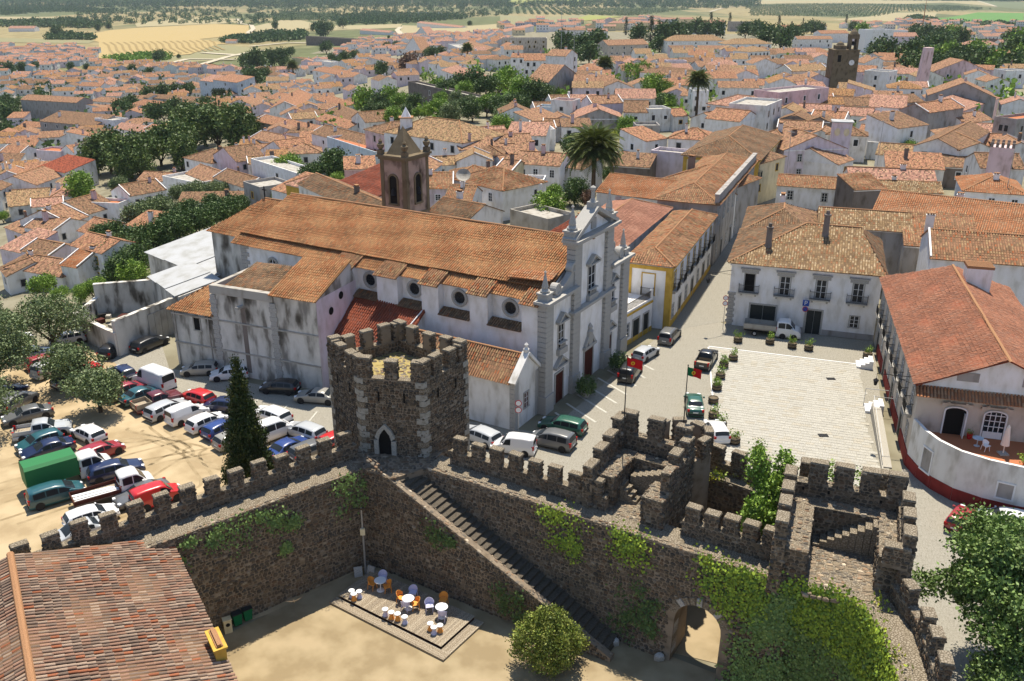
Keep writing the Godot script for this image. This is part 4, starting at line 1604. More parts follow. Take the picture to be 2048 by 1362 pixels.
func castle() -> void:
	# left curtain wall
	var C:=V3(-10.5,0,-55.5)
	var dl:=V3(-0.773,0,0.634)
	var nl:=V3(0.634,0,0.773)
	var E:=C+dl*27.0
	var lw:=thing("castle_wall","long curtain wall with battlements between car park and castle yard","wall")
	var mb:=MB.new()
	var e2:=E-nl*2.3
	var c2:=C-nl*2.3
	mb.prism(PV([V2(E.x,E.z),V2(C.x,C.z),V2(c2.x,c2.z),V2(e2.x,e2.z)]),-0.5,8.0)
	part(mb,"wall",M.mortar,lw)
	var ins:=PV([V2(E.x,E.z),V2(C.x,C.z),V2(C.x-nl.x*1.7,C.z-nl.z*1.7),V2(E.x-nl.x*1.7,E.z-nl.z*1.7)])
	var wt:=MB.new()
	wt.prism(ins,7.9,8.02)
	part(wt,"wall_walk",M.wall_top,lw)
	rubble(lw,E,-dl,Vector3.UP,PV([V2(0,0),V2(27,0),V2(27,8),V2(0,8)]),0.3,140)
	rubble(lw,E+V3(0,8.0,0)-nl*0.45,-dl,nl*-1.0+V3(0,0.001,0),PV([V2(0,-0.45),V2(27,-0.45),V2(27,0.0),V2(0,0.0)]),0.3,0,PackedVector2Array(),1.7,"edge_stones")
	parapet(lw,E-nl*1.75+V3(0,8,0),C-nl*1.75-dl*0.6+V3(0,8,0),1.0,0.5,17,0.88,1.05)
	# platform at the foot of the tower
	var pf:=thing("castle_wall","corner platform of the wall walk below the tower door","wall walk")
	mb=MB.new()
	mb.prism(PV([V2(-10.5,-55.5),V2(-8.3,-54.2),V2(-6.2,-55.6),V2(-5.0,-58.2),V2(-11.2,-58.8),V2(-12.3,-57.4)]),0.0,7.99)
	part(mb,"wall",M.mortar,pf)
	flat_stones(pf,PV([V2(-10.5,-55.5),V2(-8.3,-54.2),V2(-6.2,-55.6),V2(-5.0,-58.2),V2(-11.2,-58.8),V2(-12.3,-57.4)]),7.97,0.4,1.2)
	# main curtain wall with the gate arch
	var P:=V3(-6.2,0,-55.7)
	var m:=V3(0.857,0,0.514)
	var n:=V3(-0.514,0,0.857)
	var L:=25.9
	var mw:=thing("castle_wall","tall curtain wall with stair and gate arch facing the castle yard","wall")
	var th:=2.1
	var s0:=19.2
	var s1:=22.2
	mb=MB.new()
	var bt:=0.6
	for seg in [[0.0,s0],[s1,L]]:
		var a:=P+m*float(seg[0])
		var b:=P+m*float(seg[1])
		mb.hexa([a+n*bt,b+n*bt,b-n*th,a-n*th,a+V3(0,8,0),b+V3(0,8,0),b-n*th+V3(0,8,0),a-n*th+V3(0,8,0)])
	var arch:=PackedVector2Array()
	var sp:=3.1
	var rad:=(s1-s0)*0.5
	for i in 13:
		var t:=PI*i/12.0
		arch.append(V2(s0+rad-rad*cos(t),sp+rad*sin(t)))
	for i in 12:
		var a0:=P+m*arch[i].x
		var a1:=P+m*arch[i+1].x
		var y0:=V3(0,arch[i].y,0)
		var y1:=V3(0,arch[i+1].y,0)
		var up:=V3(0,8,0)
		var f0:=y0+n*(bt*(1.0-y0.y/8.0))
		var f1:=y1+n*(bt*(1.0-y1.y/8.0))
		mb.quad(a0+f0,a1+f1,a1+up,a0+up)
		mb.quad(a1-n*th+y1,a0-n*th+y0,a0-n*th+up,a1-n*th+up)
		mb.quad(a0+up,a1+up,a1-n*th+up,a0-n*th+up)
		mb.quad(a0-n*th+y0,a1-n*th+y1,a1+f1,a0+f0)
	part(mb,"wall",M.mortar,mw)
	var hole:=PV([V2(s0-0.42,-0.1)])
	for p in arch:
		hole.append(V2(s0+rad+(p.x-s0-rad)*1.3,sp+(p.y-sp)*1.3))
	hole.append(V2(s1+0.42,-0.1))
	rubble(mw,P+n*bt,m,V3(-n.x*bt,8,-n.z*bt).normalized(),PV([V2(0,0),V2(L,0),V2(L,8),V2(0,8)]),0.29,150,hole)
	for s in [[s0,1.0],[s1,-1.0]]:
		for k in 7:
			var bl:=put(block_mesh(),"gate_stone",M.granite if k % 3 else M.wall_top,mw)
			var wd:=0.75 if k % 2 else 0.5
			bl.transform=Transform3D(Basis(m*wd,Vector3.UP*0.42,n*0.9),P+m*(float(s[0])-float(s[1])*wd*0.5)+V3(0,0.22+k*0.44,0)+n*(0.1-k*0.035))
	for i in 13:
		var t:=PI*(i+0.5)/13.0
		var dir:=-m*cos(t)+Vector3.UP*sin(t)
		var bl:=put(block_mesh(),"gate_stone",M.wall_top if i % 3 else M.granite,mw)
		bl.transform=Transform3D(Basis(n.cross(dir)*-0.36,dir*0.55,n*0.9),P+m*(s0+rad)+V3(0,sp,0)+dir*(rad+0.27)-n*0.12)
	wt=MB.new()
	var a:=P
	var b:=P+m*L
	wt.prism(PV([V2(a.x,a.z),V2(b.x,b.z),V2(b.x-n.x*th,b.z-n.z*th),V2(a.x-n.x*th,a.z-n.z*th)]),7.9,8.02)
	part(wt,"wall_walk",M.wall_top,mw)
	rubble(mw,P+V3(0,8.0,0),m,-n,PV([V2(0,0),V2(L,0),V2(L,0.42),V2(0,0.42)]),0.3,0,PackedVector2Array(),1.7,"edge_stones")
	parapet(mw,P-n*1.45+m*1.2+V3(0,8,0),P-n*1.45+m*13.4+V3(0,8,0),1.0,0.52,8,0.86,1.05)
	parapet(mw,P-n*1.5+m*18.6+V3(0,8,0),P-n*1.5+m*24.6+V3(0,8,0),1.0,0.6,5,0.85,1.0)
	# bent end of the wall running to the lower right
	var rw:=thing("castle_wall","bent curtain wall with ivy running along the lane with the ash tree","wall")
	var inner:=[V2(16.0,-42.4),V2(18.0,-41.5),V2(19.2,-40.1),V2(19.5,-38.2),V2(19.0,-35.0),V2(17.9,-31.0),V2(16.4,-26.5)]
	var outer:=[V2(16.6,-44.5),V2(19.9,-43.6),V2(21.0,-41.3),V2(21.2,-38.4),V2(20.6,-35.2),V2(19.5,-31.0),V2(18.1,-26.5)]
	mb=MB.new()
	for i in 6:
		mb.prism(PV([inner[i],inner[i+1],outer[i+1],outer[i]]),-0.4,8.0,false)
		rubble_edge(rw,V3(inner[i].x,0,inner[i].y),V3(inner[i+1].x,0,inner[i+1].y),8.0,0.38)
	part(mb,"wall",M.mortar,rw)
	wt=MB.new()
	var ring:=PackedVector2Array(inner)
	for i in range(6,-1,-1):
		ring.append(outer[i])
	wt.prism(ring,7.9,8.025)
	part(wt,"wall_walk",M.wall_top,rw)
	for i in range(2,6):
		var p:=V3(outer[i].x,8.0,outer[i].y)
		var q:=V3(outer[i+1].x,8.0,outer[i+1].y)
		parapet(rw,p,q,0.9,0.6,maxi(1,int(p.distance_to(q)/1.5)),0.85,1.1)
	stair(P,m,n)
	tower()
	gate_turret_left()
	gate_turret_right()
	var bw:=thing("castle_wall","low rear wall of the barbican yard with weeds on its ledge","wall")
	var ya:=V3(13.2,0,-55.8)
	var yb:=V3(18.4,0,-51.6)
	var yu:=(yb-ya).normalized()
	var yn:=V3(-yu.z,0,yu.x)
	mb=MB.new()
	mb.box((ya+yb)*0.5-yn*0.7+V3(0,3.8,0),V3(ya.distance_to(yb),7.6,1.4),Basis(yu,Vector3.UP,yn))
	part(mb,"wall",M.mortar,bw)
	rubble(bw,ya,yu,Vector3.UP,PV([V2(0,0),V2(6.7,0),V2(6.7,7.6),V2(0,7.6)]),0.36,0,PackedVector2Array(),1.2)
	wt=MB.new()
	wt.box((ya+yb)*0.5-yn*0.7+V3(0,7.62,0),V3(ya.distance_to(yb),0.06,1.42),Basis(yu,Vector3.UP,yn))
	part(wt,"ledge",M.wall_top,bw)
	parapet(bw,ya-yn*0.8+V3(0,7.6,0),yb-yn*0.8+V3(0,7.6,0),0.8,0.55,4,0.95,1.05)
	var ow:=thing("castle_wall","outwork wall with two merlons behind the right gate turret","wall")
	var oa:=V3(19.0,0,-53.4)
	var ob:=V3(25.2,0,-51.2)
	mb=MB.new()
	mb.bar(oa+V3(0,0,-0.3),ob+V3(0,0,-0.3),0.1,0.1)
	part(mb,"footing",M.mortar,ow)
	parapet(ow,oa,ob,8.2,0.8,3,1.1,1.6)
func stair(P: Vector3,m: Vector3,n: Vector3) -> void:
	var o:=thing("stone_stair","long stone stair climbing along the yard wall to the tower","stair")
	var C:=V3(-10.5,0,-55.5)
	var u:=V3(0.85,0,0.527)
	var w:=V3(-0.527,0,0.85)
	var mb:=MB.new()
	# flank wall: top line falls from 8.2 to the ground
	var top:=[V2(0,8.1),V2(2.0,8.1),V2(19.6,0.35)]
	for i in 2:
		var a: Vector2=top[i]
		var b: Vector2=top[i+1]
		var p:=C+u*a.x
		var q:=C+u*b.x
		var t:=-w*0.5
		mb.hexa([p,q,q+t,p+t,p+V3(0,a.y,0),q+V3(0,b.y,0),q+t+V3(0,b.y,0),p+t+V3(0,a.y,0)])
	part(mb,"flank_wall",M.mortar,o)
	rubble(o,C,u,Vector3.UP,PV([V2(0,0),V2(19.4,0),V2(19.6,0.3),V2(2.0,8.0),V2(0,8.0)]),0.29,60)
	var d:=V3(u.x*17.6,-7.75,u.z*17.6).normalized()
	rubble(o,C+u*2.0+V3(0,8.05,0),d,-w,PV([V2(-2,0),V2(19.2,0),V2(19.2,0.5),V2(-2,0.5)]),0.3,0,PackedVector2Array(),1.9,"coping_stones")
	var steps:=36
	for i in steps:
		var s:=2.6+i*0.46
		var y:=7.95-(i+1)*0.205
		var st:=MB.new()
		var a:=C+u*s-w*0.5
		var k:=2.05-0.6*(1.0-maxf(0.0,y)/8.0)
		st.hexa([a+V3(0,maxf(-0.3,y-1.2),0),a+u*0.5+V3(0,maxf(-0.3,y-1.2),0),a+u*0.5-w*k+V3(0,maxf(-0.3,y-1.2),0),a-w*k+V3(0,maxf(-0.3,y-1.2),0),a+V3(0,y,0),a+u*0.49+V3(0,y+rnd(-0.02,0.02),0),a+u*0.49-w*k+V3(0,y,0),a-w*k+V3(0,y+rnd(-0.02,0.02),0)])
		part(st,"step",M.step_stone,o)
func tower() -> void:
	var o:=thing("stone_tower","squat polygonal stone tower with battlements and pale quoins","tower")
	var v:=[V3(-10.84,0,-58.1),V3(-6.2,0,-57.2),V3(-3.34,0,-61.3),V3(-8.85,0,-66.0),V3(-13.73,0,-62.1)]
	var pl:=PackedVector2Array()
	for p in v:
		pl.append(V2(p.x,p.z))
	var mb:=MB.new()
	mb.prism(pl,-0.5,12.5)
	part(mb,"wall",M.mortar,o)
	var inn:=PackedVector2Array()
	var cen:=V2(-8.6,-61.2)
	for p in pl:
		inn.append(cen+(p-cen)*0.86)
	var fl:=MB.new()
	fl.prism(inn,12.45,13.0)
	part(fl,"roof_floor",M.lichen_floor,o)
	flat_stones(o,inn,12.96,0.45,1.7)
	for i in 5:
		var a: Vector3=v[i]
		var b: Vector3=v[(i+1) % 5]
		var u:=b-a
		var l:=u.length()
		u /= l
		var nn:=V3(-u.z,0,u.x)
		if i != 2 and i != 3:
			rubble(o,a,u,Vector3.UP,PV([V2(0,0),V2(l,0),V2(l,13.9),V2(0,13.9)]),0.29,80 if i<2 else 0,PackedVector2Array(),0.92)
		var t:=0.6
		var w:=MB.new()
		w.box((a+b)*0.5-nn*(t*0.5)+V3(0,13.2,0),V3(l-0.01*i,1.4+0.004*i,t),Basis(u,Vector3.UP,nn))
		var pw:=part(w,"parapet",M.mortar,o)
		rubble(pw,b-nn*t+V3(0,12.5,0),-u,Vector3.UP,PV([V2(0,0),V2(l,0),V2(l,1.4),V2(0,1.4)]),0.3)
		var cp:=MB.new()
		cp.box((a+b)*0.5-nn*(t*0.5)+V3(0,13.92+0.003*i,0),V3(l,0.05,t+0.03),Basis(u,Vector3.UP,nn))
		part(cp,"coping",M.wall_top,pw)
		var cnt:=1 if i==0 else (2 if l<5.2 else 3)
		for k in cnt:
			merlon(o,a+u*(l*(k+1.0)/(cnt+1.0))-nn*(t*0.5)+V3(0,13.9,0),u,0.85,t-0.03,1.35)
		merlon(o,a+u*0.42-nn*(t*0.5)+V3(0,13.9,0),u,0.85,t-0.02,1.4)
		merlon(o,b-u*0.42-nn*(t*0.5)+V3(0,13.9,0),u,0.85,t-0.02,1.36)
		# arrow slits
		for s in ([0.3,0.7] if i<2 or i==4 else []):
			var sl:=MB.new()
			sl.box(a+u*(l*s)+V3(0,12.6,0)+nn*0.09,V3(0.12,0.7,0.04),Basis(u,Vector3.UP,nn))
			part(sl,"arrow_slit",M.hole,o)
	for i in [0,1,2,4]:
		var p: Vector3=v[i]
		var a:=((v[(i+1) % 5] as Vector3)-p).normalized()
		var b:=((v[(i+4) % 5] as Vector3)-p).normalized()
		for k in 29:
			var y:=0.3+k*0.47
			var la:=0.62 if k % 2 else 0.36
			var lb:=0.36 if k % 2 else 0.62
			var q:=MB.new()
			var e:=(-(a+b)).normalized()*0.1
			q.prism(PV([V2(p.x+e.x,p.z+e.z),V2(p.x+a.x*la+e.x,p.z+a.z*la+e.z),V2(p.x+(a.x+b.x)*0.3,p.z+(a.z+b.z)*0.3),V2(p.x+b.x*lb+e.x,p.z+b.z*lb+e.z)]),y,y+0.43)
			part(q,"quoin",M.quoin_stone if k % 3 else M.wall_top,o)
	# pointed door on the yard face
	var a0: Vector3=v[0]
	var u0:=((v[1] as Vector3)-a0).normalized()
	var n0:=V3(-u0.z,0,u0.x)
	var c:=a0+u0*1.75+V3(0,8.02,0)+n0*0.02
	var d:=MB.new()
	var op:=[V2(-0.48,0),V2(0.48,0),V2(0.48,1.15),V2(0.36,1.6),V2(0.0,2.1),V2(-0.36,1.6),V2(-0.48,1.15)]
	for i in range(1,6):
		d.tri(c+u0*op[0].x+V3(0,op[0].y,0)+n0*0.12,c+u0*op[i].x+V3(0,op[i].y,0)+n0*0.12,c+u0*op[i+1].x+V3(0,op[i+1].y,0)+n0*0.12)
	var dr:=part(d,"door",M.hole,o)
	for i in range(1,6):
		var p: Vector2=op[i]
		var q: Vector2=op[i+1]
		for k in (3 if i==1 or i==5 else 2):
			var kk:=3.0 if i==1 or i==5 else 2.0
			var f:=p.lerp(q,k/kk)
			var g:=p.lerp(q,(k+0.94)/kk)
			if i==1:
				f=V2(0.48,k*0.38)
				g=V2(0.48,k*0.38+0.36)
			if i==5:
				f=V2(-0.36,1.6).lerp(V2(-0.48,1.15),k/3.0)
				g=V2(-0.36,1.6).lerp(V2(-0.48,1.15),(k+0.94)/3.0)
			var of:=(f-V2(0,0.75)).normalized()*0.36
			var og:=(g-V2(0,0.75)).normalized()*0.36
			if i==1:
				of=V2(0.34,0)
				og=V2(0.34,0)
			var z0:=n0*0.02
			var z1:=n0*0.24
			var w3:=func(t: Vector2) -> Vector3: return c+u0*t.x+V3(0,t.y,0)
			var s:=MB.new()
			s.hexa([w3.call(f)+z1,w3.call(f+of)+z1,w3.call(f+of)+z0,w3.call(f)+z0,w3.call(g)+z1,w3.call(g+og)+z1,w3.call(g+og)+z0,w3.call(g)+z0])
			part(s,"arch_stone",M.pale_stone,dr)
	for k in 3:
		var s:=MB.new()
		s.box(c-u0*0.66+V3(0,0.19+k*0.38,0)+n0*0.12,V3(0.34,0.36,0.22),Basis(u0,Vector3.UP,n0))
		part(s,"arch_stone",M.pale_stone,dr)
func turret_block(o: Node3D,lo: Vector3,hi: Vector3,called: String,clad_front:=true,clad_right:=false,clad_left:=false) -> void:
	var mb:=MB.new()
	mb.blk(lo,hi)
	var w:=part(mb,called,M.mortar,o)
	var d:=hi-lo
	if clad_front:
		rubble(w,V3(lo.x,lo.y,hi.z),Vector3.RIGHT,Vector3.UP,PV([V2(0,0),V2(d.x,0),V2(d.x,d.y),V2(0,d.y)]),0.32)
	if clad_right:
		rubble(w,V3(hi.x,lo.y,hi.z),V3(0,0,-1),Vector3.UP,PV([V2(0,0),V2(d.z,0),V2(d.z,d.y),V2(0,d.y)]),0.32,0,PackedVector2Array(),1.0,"rubble_side")
	if clad_left:
		rubble(w,V3(lo.x,lo.y,lo.z),V3(0,0,1),Vector3.UP,PV([V2(0,0),V2(d.z,0),V2(d.z,d.y),V2(0,d.y)]),0.32,0,PackedVector2Array(),1.0,"rubble_end")
	var c:=MB.new()
	c.blk(V3(lo.x-0.03,hi.y,lo.z-0.03),V3(hi.x+0.03,hi.y+0.05,hi.z+0.03))
	part(c,"cap",M.wall_top,w)
	if d.x>0.9 or d.z>0.9:
		rubble(w,V3(lo.x,hi.y+0.02,hi.z),Vector3.RIGHT,V3(0,0,-1),PV([V2(0,0),V2(d.x,0),V2(d.x,d.z),V2(0,d.z)]),0.34,0,PackedVector2Array(),1.7,"top_stones")
func flight(o: Node3D,a: Vector3,dir: Vector3,side: Vector3,n: int,rise: float,run: float,w: float,low: float) -> void:
	for i in n:
		var p:=a+dir*(i*run)
		var y:=a.y+rise*(i+1)
		var s:=MB.new()
		var lo:=(p).min(p+dir*run+side*w)
		var hi:=(p).max(p+dir*run+side*w)
		s.blk(V3(lo.x+0.004*i,low,lo.z),V3(hi.x,y,hi.z))
		part(s,"step",M.wall_top,o)
func gate_turret_left() -> void:
	var o:=thing("gate_turret","left gate turret with inner stairs, stepped battlements and two flagpoles","turret",V3(4.8,0,-51.0),atan2(-0.515,0.857))
	turret_block(o,V3(0.0,-0.4,-5.3),V3(5.4,7.98,0.2),"base",false,true)
	turret_block(o,V3(-0.05,7.5,-5.2),V3(0.6,10.3,0.35),"side_wall",true,true)
	turret_block(o,V3(0.6,7.9,-4.4),V3(1.75,10.2,-0.5),"platform",true,true)
	turret_block(o,V3(1.75,7.9,-4.5),V3(5.0,10.15,-3.7),"platform",true)
	turret_block(o,V3(0.0,7.9,-5.35),V3(5.4,11.2,-4.75),"back_wall",true)
	turret_block(o,V3(4.75,7.6,-5.2),V3(5.45,11.2,-1.8),"side_wall",true,true,true)
	turret_block(o,V3(4.1,7.9,-1.8),V3(5.45,10.0,0.35),"side_wall",true,true,true)
	turret_block(o,V3(4.9,10.0,-1.8),V3(5.45,11.5,-0.6),"side_wall",true,true)
	for k in 4:
		merlon(o,V3(0.27,10.25+0.42*k,-0.2-1.42*k),V3(0,0,-1),1.15,0.62,0.75+0.08*k)
		turret_block(o,V3(-0.04,10.2,-0.8-1.42*k),V3(0.59,10.3+0.42*k,0.33-1.42*k),"side_wall",true,true)
	for k in 3:
		merlon(o,V3(0.75+k*1.95,11.2,-5.05),Vector3.RIGHT,1.0,0.58,1.45)
	for k in 2:
		merlon(o,V3(5.1,11.2,-4.4+k*1.9),V3(0,0,-1),1.0,0.62,1.0)
	flight(o,V3(2.95,7.98,-1.5),V3(-1,0,0),V3(0,0,-1),4,0.3,0.32,0.95,7.9)
	flight(o,V3(1.95,9.2,-2.75),V3(1,0,0),V3(0,0,-1),7,0.14,0.4,0.95,7.9)
	# round bastion at the back
	var b:=MB.new()
	b.lathe(V3(4.0,0,-6.8),[V2(2.1,-0.4),V2(1.95,10.1),V2(1.45,10.12),V2(1.45,9.0),V2(0.0,9.0)],18)
	part(b,"bastion",M.mortar,o)
	for k in 6:
		var a:=TAU*(k+0.3)/8.0-0.5
		var dir:=V3(cos(a),0,-sin(a))
		merlon(o,V3(4.0,10.1,-6.8)+dir*1.7,V3(sin(a),0,cos(a))*-1.0,0.85,0.5,1.3)
	rubble(o,V3(2.0,9.0,-4.7),Vector3.RIGHT,Vector3.UP,PV([V2(0,0),V2(0.1,0),V2(0.1,0.1)]),0.3)
func gate_turret_right() -> void:
	var o:=thing("gate_turret","right gate turret with paved floor and stair up to its battlements","turret",V3(15.2,0,-43.7),atan2(-0.356,0.935))
	turret_block(o,V3(0.0,-0.4,-5.9),V3(6.9,7.96,0.4),"base",false,false,true)
	turret_block(o,V3(-0.15,7.0,-5.8),V3(0.5,10.9,1.0),"side_wall",true,false,true)
	turret_block(o,V3(0.5,7.9,-5.3),V3(1.75,10.2,0.75),"platform",true,true)
	turret_block(o,V3(1.75,7.9,-5.4),V3(5.6,10.18,-4.4),"platform",true)
	turret_block(o,V3(5.5,7.9,-5.4),V3(6.5,10.2,-0.3),"platform",true,false,true)
	turret_block(o,V3(-0.1,7.0,-6.1),V3(7.1,11.1,-5.45),"back_wall",true,true)
	turret_block(o,V3(6.5,7.0,-6.0),V3(7.15,11.0,0.2),"side_wall",true,true,true)
	for k in 4:
		merlon(o,V3(0.18,10.9+(0.12*k),0.3-1.6*k),V3(0,0,-1),1.15,0.64,1.0)
	for k in 4:
		merlon(o,V3(1.75+k*1.5,11.1,-5.78),Vector3.RIGHT,1.0,0.62,1.4)
		var lp:=MB.new()
		lp.box(V3(1.0+k*1.5,10.75,-5.43),V3(0.14,0.2,0.06))
		part(lp,"loophole",M.hole,o)
	for k in 3:
		merlon(o,V3(6.83,11.0,-0.5-1.75*k),V3(0,0,-1),1.05,0.62,1.15)
	merlon(o,V3(6.3,10.2,0.0),Vector3.RIGHT,1.3,0.6,1.0)
	flight(o,V3(1.95,7.98,-3.45),V3(1,0,0),V3(0,0,-1),9,0.24,0.4,0.95,7.9)
	rubble(o,V3(1.75,7.98,1.6),Vector3.RIGHT,V3(0,0,-1),PV([V2(0,0),V2(3.7,0),V2(3.7,5.0),V2(0,5.0)]),0.4,70,PackedVector2Array(),2.1,"paving")
# ---------------------------------------------------------------- church
func face_x(o: Node3D,x: float) -> Node3D:
	return o
func oculus(o: Node3D,at: Vector3,r: float,square:=false) -> void:
	var b:=Basis(Vector3.RIGHT,V3(0,0,1),V3(0,-1,0))
	var f:=MB.new()
	f.lathe(at,[V2(r+0.24,-0.05),V2(r+0.24,0.12),V2(r,0.16),V2(r-0.12,-0.02)],24,b)
	var w:=part(f,"window",M.granite,o)
	var p:=MB.new()
	p.lathe(at,[V2(r,0.0),V2(0.0,0.005)],20,b)
	part(p,"pane",M.pane,w)
	var g:=MB.new()
	if square:
		g.box(at+V3(0,0,0.03),V3(0.09,r*1.7,0.05))
		g.box(at+V3(0,0,0.033),V3(r*1.7,0.09,0.05))
	else:
		for k in [-0.33,0.0,0.33]:
			g.box(at+V3(k*r*1.2,0,0.03),V3(0.03,r*1.75,0.03))
			g.box(at+V3(0,k*r*1.2,0.034),V3(r*1.75,0.03,0.03))
	part(g,"sash",M.white_paint if square else M.iron,w)
func obelisk(o: Node3D,at: Vector3,s:=1.0) -> void:
	var mb:=MB.new()
	mb.box(at+V3(0,0.3,0)*s,V3(1.05,0.6,1.05)*s)
	mb.box(at+V3(0,0.68,0)*s,V3(1.25,0.16,1.25)*s)
	mb.lathe(at,[V2(0.42,0.76)*s,V2(0.5,0.95)*s,V2(0.28,1.15)*s,V2(0.34,1.3)*s,V2(0.07,2.65)*s,V2(0.14,2.75)*s,V2(0.0,2.95)*s],8)
	part(mb,"pinnacle",M.granite,o)
# pieces on the facade: z0 is the distance along it from the near corner (local -z), y the height
func fblk(mb: MB,x0: float,x1: float,y0: float,y1: float,s0: float,s1: float) -> void:
	mb.blk(V3(x0,y0,-s1),V3(x1,y1,-s0))
func pediment(mb: MB,s: float,y: float,w: float,h: float,d:=0.4) -> void:
	fblk(mb,0,d,y,y+0.16,s-w*0.5,s+w*0.5)
	mb.bar(V3(d*0.5,y+0.16,-s+w*0.5),V3(d*0.5,y+h,-s),d,0.2)
	mb.bar(V3(d*0.5+0.004,y+h,-s),V3(d*0.5+0.004,y+0.16,-s-w*0.5),d,0.2)
	mb.tri(V3(d*0.4,y+0.1,-s+w*0.45),V3(d*0.4,y+0.1,-s-w*0.45),V3(d*0.4,y+h,-s))
func scroll(o: Node3D,s0: float,s1: float,y0: float,y1: float) -> void:
	var mb:=MB.new()
	var n:=16
	var pts:=[]
	for i in n+1:
		var t:=float(i)/n
		var s:=lerpf(s0,s1,t)
		var y:=lerpf(y0,y1,pow(t,2.2))+0.45*sin(t*PI)*(1.0-t)
		pts.append(V2(s,y))
	for i in n:
		var a: Vector2=pts[i]
		var b: Vector2=pts[i+1]
		mb.quad(V3(0.25,y0,-a.x),V3(0.25,y0,-b.x),V3(0.25,b.y,-b.x),V3(0.25,a.y,-a.x)) if s1>s0 else mb.quad(V3(0.25,y0,-b.x),V3(0.25,y0,-a.x),V3(0.25,a.y,-a.x),V3(0.25,b.y,-b.x))
		mb.quad(V3(-0.25,y0,-b.x),V3(-0.25,y0,-a.x),V3(-0.25,a.y,-a.x),V3(-0.25,b.y,-b.x)) if s1>s0 else mb.quad(V3(-0.25,y0,-a.x),V3(-0.25,y0,-b.x),V3(-0.25,b.y,-b.x),V3(-0.25,a.y,-a.x))
		mb.bar(V3(0,a.y,-a.x),V3(0,b.y,-b.x),0.62,0.16)
	for q in [[lerpf(s0,s1,0.16),y0+0.62,0.62],[lerpf(s0,s1,0.86),lerpf(y0,y1,0.8),0.5]]:
		mb.lathe(V3(-0.35,q[1],-q[0]),[V2(0.0,0.0),V2(q[2],0.0),V2(q[2],0.7),V2(q[2]*0.7,0.74),V2(q[2]*0.6,0.66),V2(0.0,0.66)],16,Basis(V3(0,0,-1),V3(1,0,0),V3(0,-1,0)))
	part(mb,"volute",M.granite,o)
func church() -> void:
	var yaw:=atan2(-0.51,0.86)
	var o:=thing("church","white church with long tiled nave, round windows and granite trimmed facade","church",V3(3.0,0,-80.3),yaw)
	# nave
	var mb:=MB.new()
	mb.blk(V3(-41.0,-1,-19.6),V3(-0.6,11.5,-0.95))
	for g in [[0.0,1.0],[-41.0,-1.0]]:
		var x: float=-0.65 if g[1]>0.0 else -41.0
		if g[1]>0:
			mb.tri(V3(x,11.5,-0.95),V3(x,11.5,-19.6),V3(x,15.2,-10.2))
		else:
			mb.tri(V3(x,11.5,-19.6),V3(x,11.5,-0.95),V3(x,15.2,-10.2))
	part(mb,"wall",M.white,o)
	for bx in [[-20.1,-17.4],[-14.3,-12.2],[-8.4,-6.3],[-2.4,-0.55],[-26.0,-23.4]]:
		var b:=MB.new()
		b.blk(V3(bx[0],-1,-1.0),V3(bx[1],11.35,0))
		part(b,"buttress",M.white,o)
		slope(o,V3(bx[0]-0.15,11.3,0.45),V3(bx[1]+0.15,11.3,0.45),V3(bx[1]+0.15,12.2,-1.6),V3(bx[0]-0.15,12.2,-1.6),"aged")
	slope(o,V3(-42.2,11.42,-0.55),V3(-0.55,11.42,-0.55),V3(-0.55,12.25,-2.3),V3(-42.2,12.25,-2.3),"ochre")
	slope(o,V3(-42.0,12.42,-1.95),V3(-0.55,12.42,-1.95),V3(-0.55,15.45,-10.2),V3(-41.3,15.45,-10.2),"ochre")
	slope(o,V3(-0.55,11.5,-20.0),V3(-42.0,11.5,-20.0),V3(-41.3,15.45,-10.2),V3(-0.55,15.45,-10.2),"ochre",0.27,0.42,0,false)
	ridge(o,V3(-41.3,15.5,-10.2),V3(-0.55,15.5,-10.2),0.17)
	# small dormer cut beside the facade
	slope(o,V3(-5.2,12.9,-1.9),V3(-0.5,13.2,-2.0),V3(-0.5,13.6,-3.9),V3(-5.0,13.3,-3.2),"orange")
	for x in [-21.7,-15.85,-10.2,-4.2]:
		oculus(o,V3(x,10.1,-0.93),0.72)
	oculus(o,V3(-36.0,9.7,-0.93),0.55,true)
	for r in [[-23.4,-20.1],[-17.4,-14.3],[-12.2,-8.4],[-6.3,-2.4]]:
		slope(o,V3(r[0]+0.02,8.35,0.25),V3(r[1]-0.02,8.35,0.25),V3(r[1]-0.02,8.85,-0.95),V3(r[0]+0.02,8.85,-0.95),"brown")
		var lw:=MB.new()
		lw.blk(V3(r[0],-1,-1.0),V3(r[1],8.3,-0.02))
		part(lw,"lower_wall",M.white,o)
	# choir
	mb=MB.new()
	mb.blk(V3(-50.0,-1,-16.0),V3(-41.0,11.0,-4.6))
	part(mb,"choir_wall",M.white_heavy,o)
	slope(o,V3(-50.4,10.9,-4.2),V3(-40.9,10.9,-4.2),V3(-40.9,14.3,-10.3),V3(-46.0,14.3,-10.3),"ochre")
	slope(o,V3(-50.4,10.9,-16.4),V3(-50.4,10.9,-4.2),V3(-46.0,14.3,-10.3),V3(-46.0,14.3,-10.3),"ochre")
	ridge(o,V3(-46.0,14.35,-10.3),V3(-41.0,14.35,-10.3))
	var cr:=MB.new()
	cr.box(V3(-46.0,15.1,-10.3),V3(0.12,1.5,0.12))
	cr.box(V3(-46.0,15.4,-10.3),V3(0.7,0.12,0.12))
	part(cr,"cross",M.iron,o)
	# quoined left corner of the nave
	for k in 24:
		var q:=put(block_mesh(),"quoin",M.granite,o)
		q.transform=Transform3D(Basis.from_scale(V3(1.3 if k % 2 else 0.9,0.46,0.5)),V3(-40.4 if k % 2 else -40.6,0.3+0.47*k,-1.1))
	# facade
	var wall:=MB.new()
	fblk(wall,-0.7,0.0,-0.5,11.3,0.0,6.2)
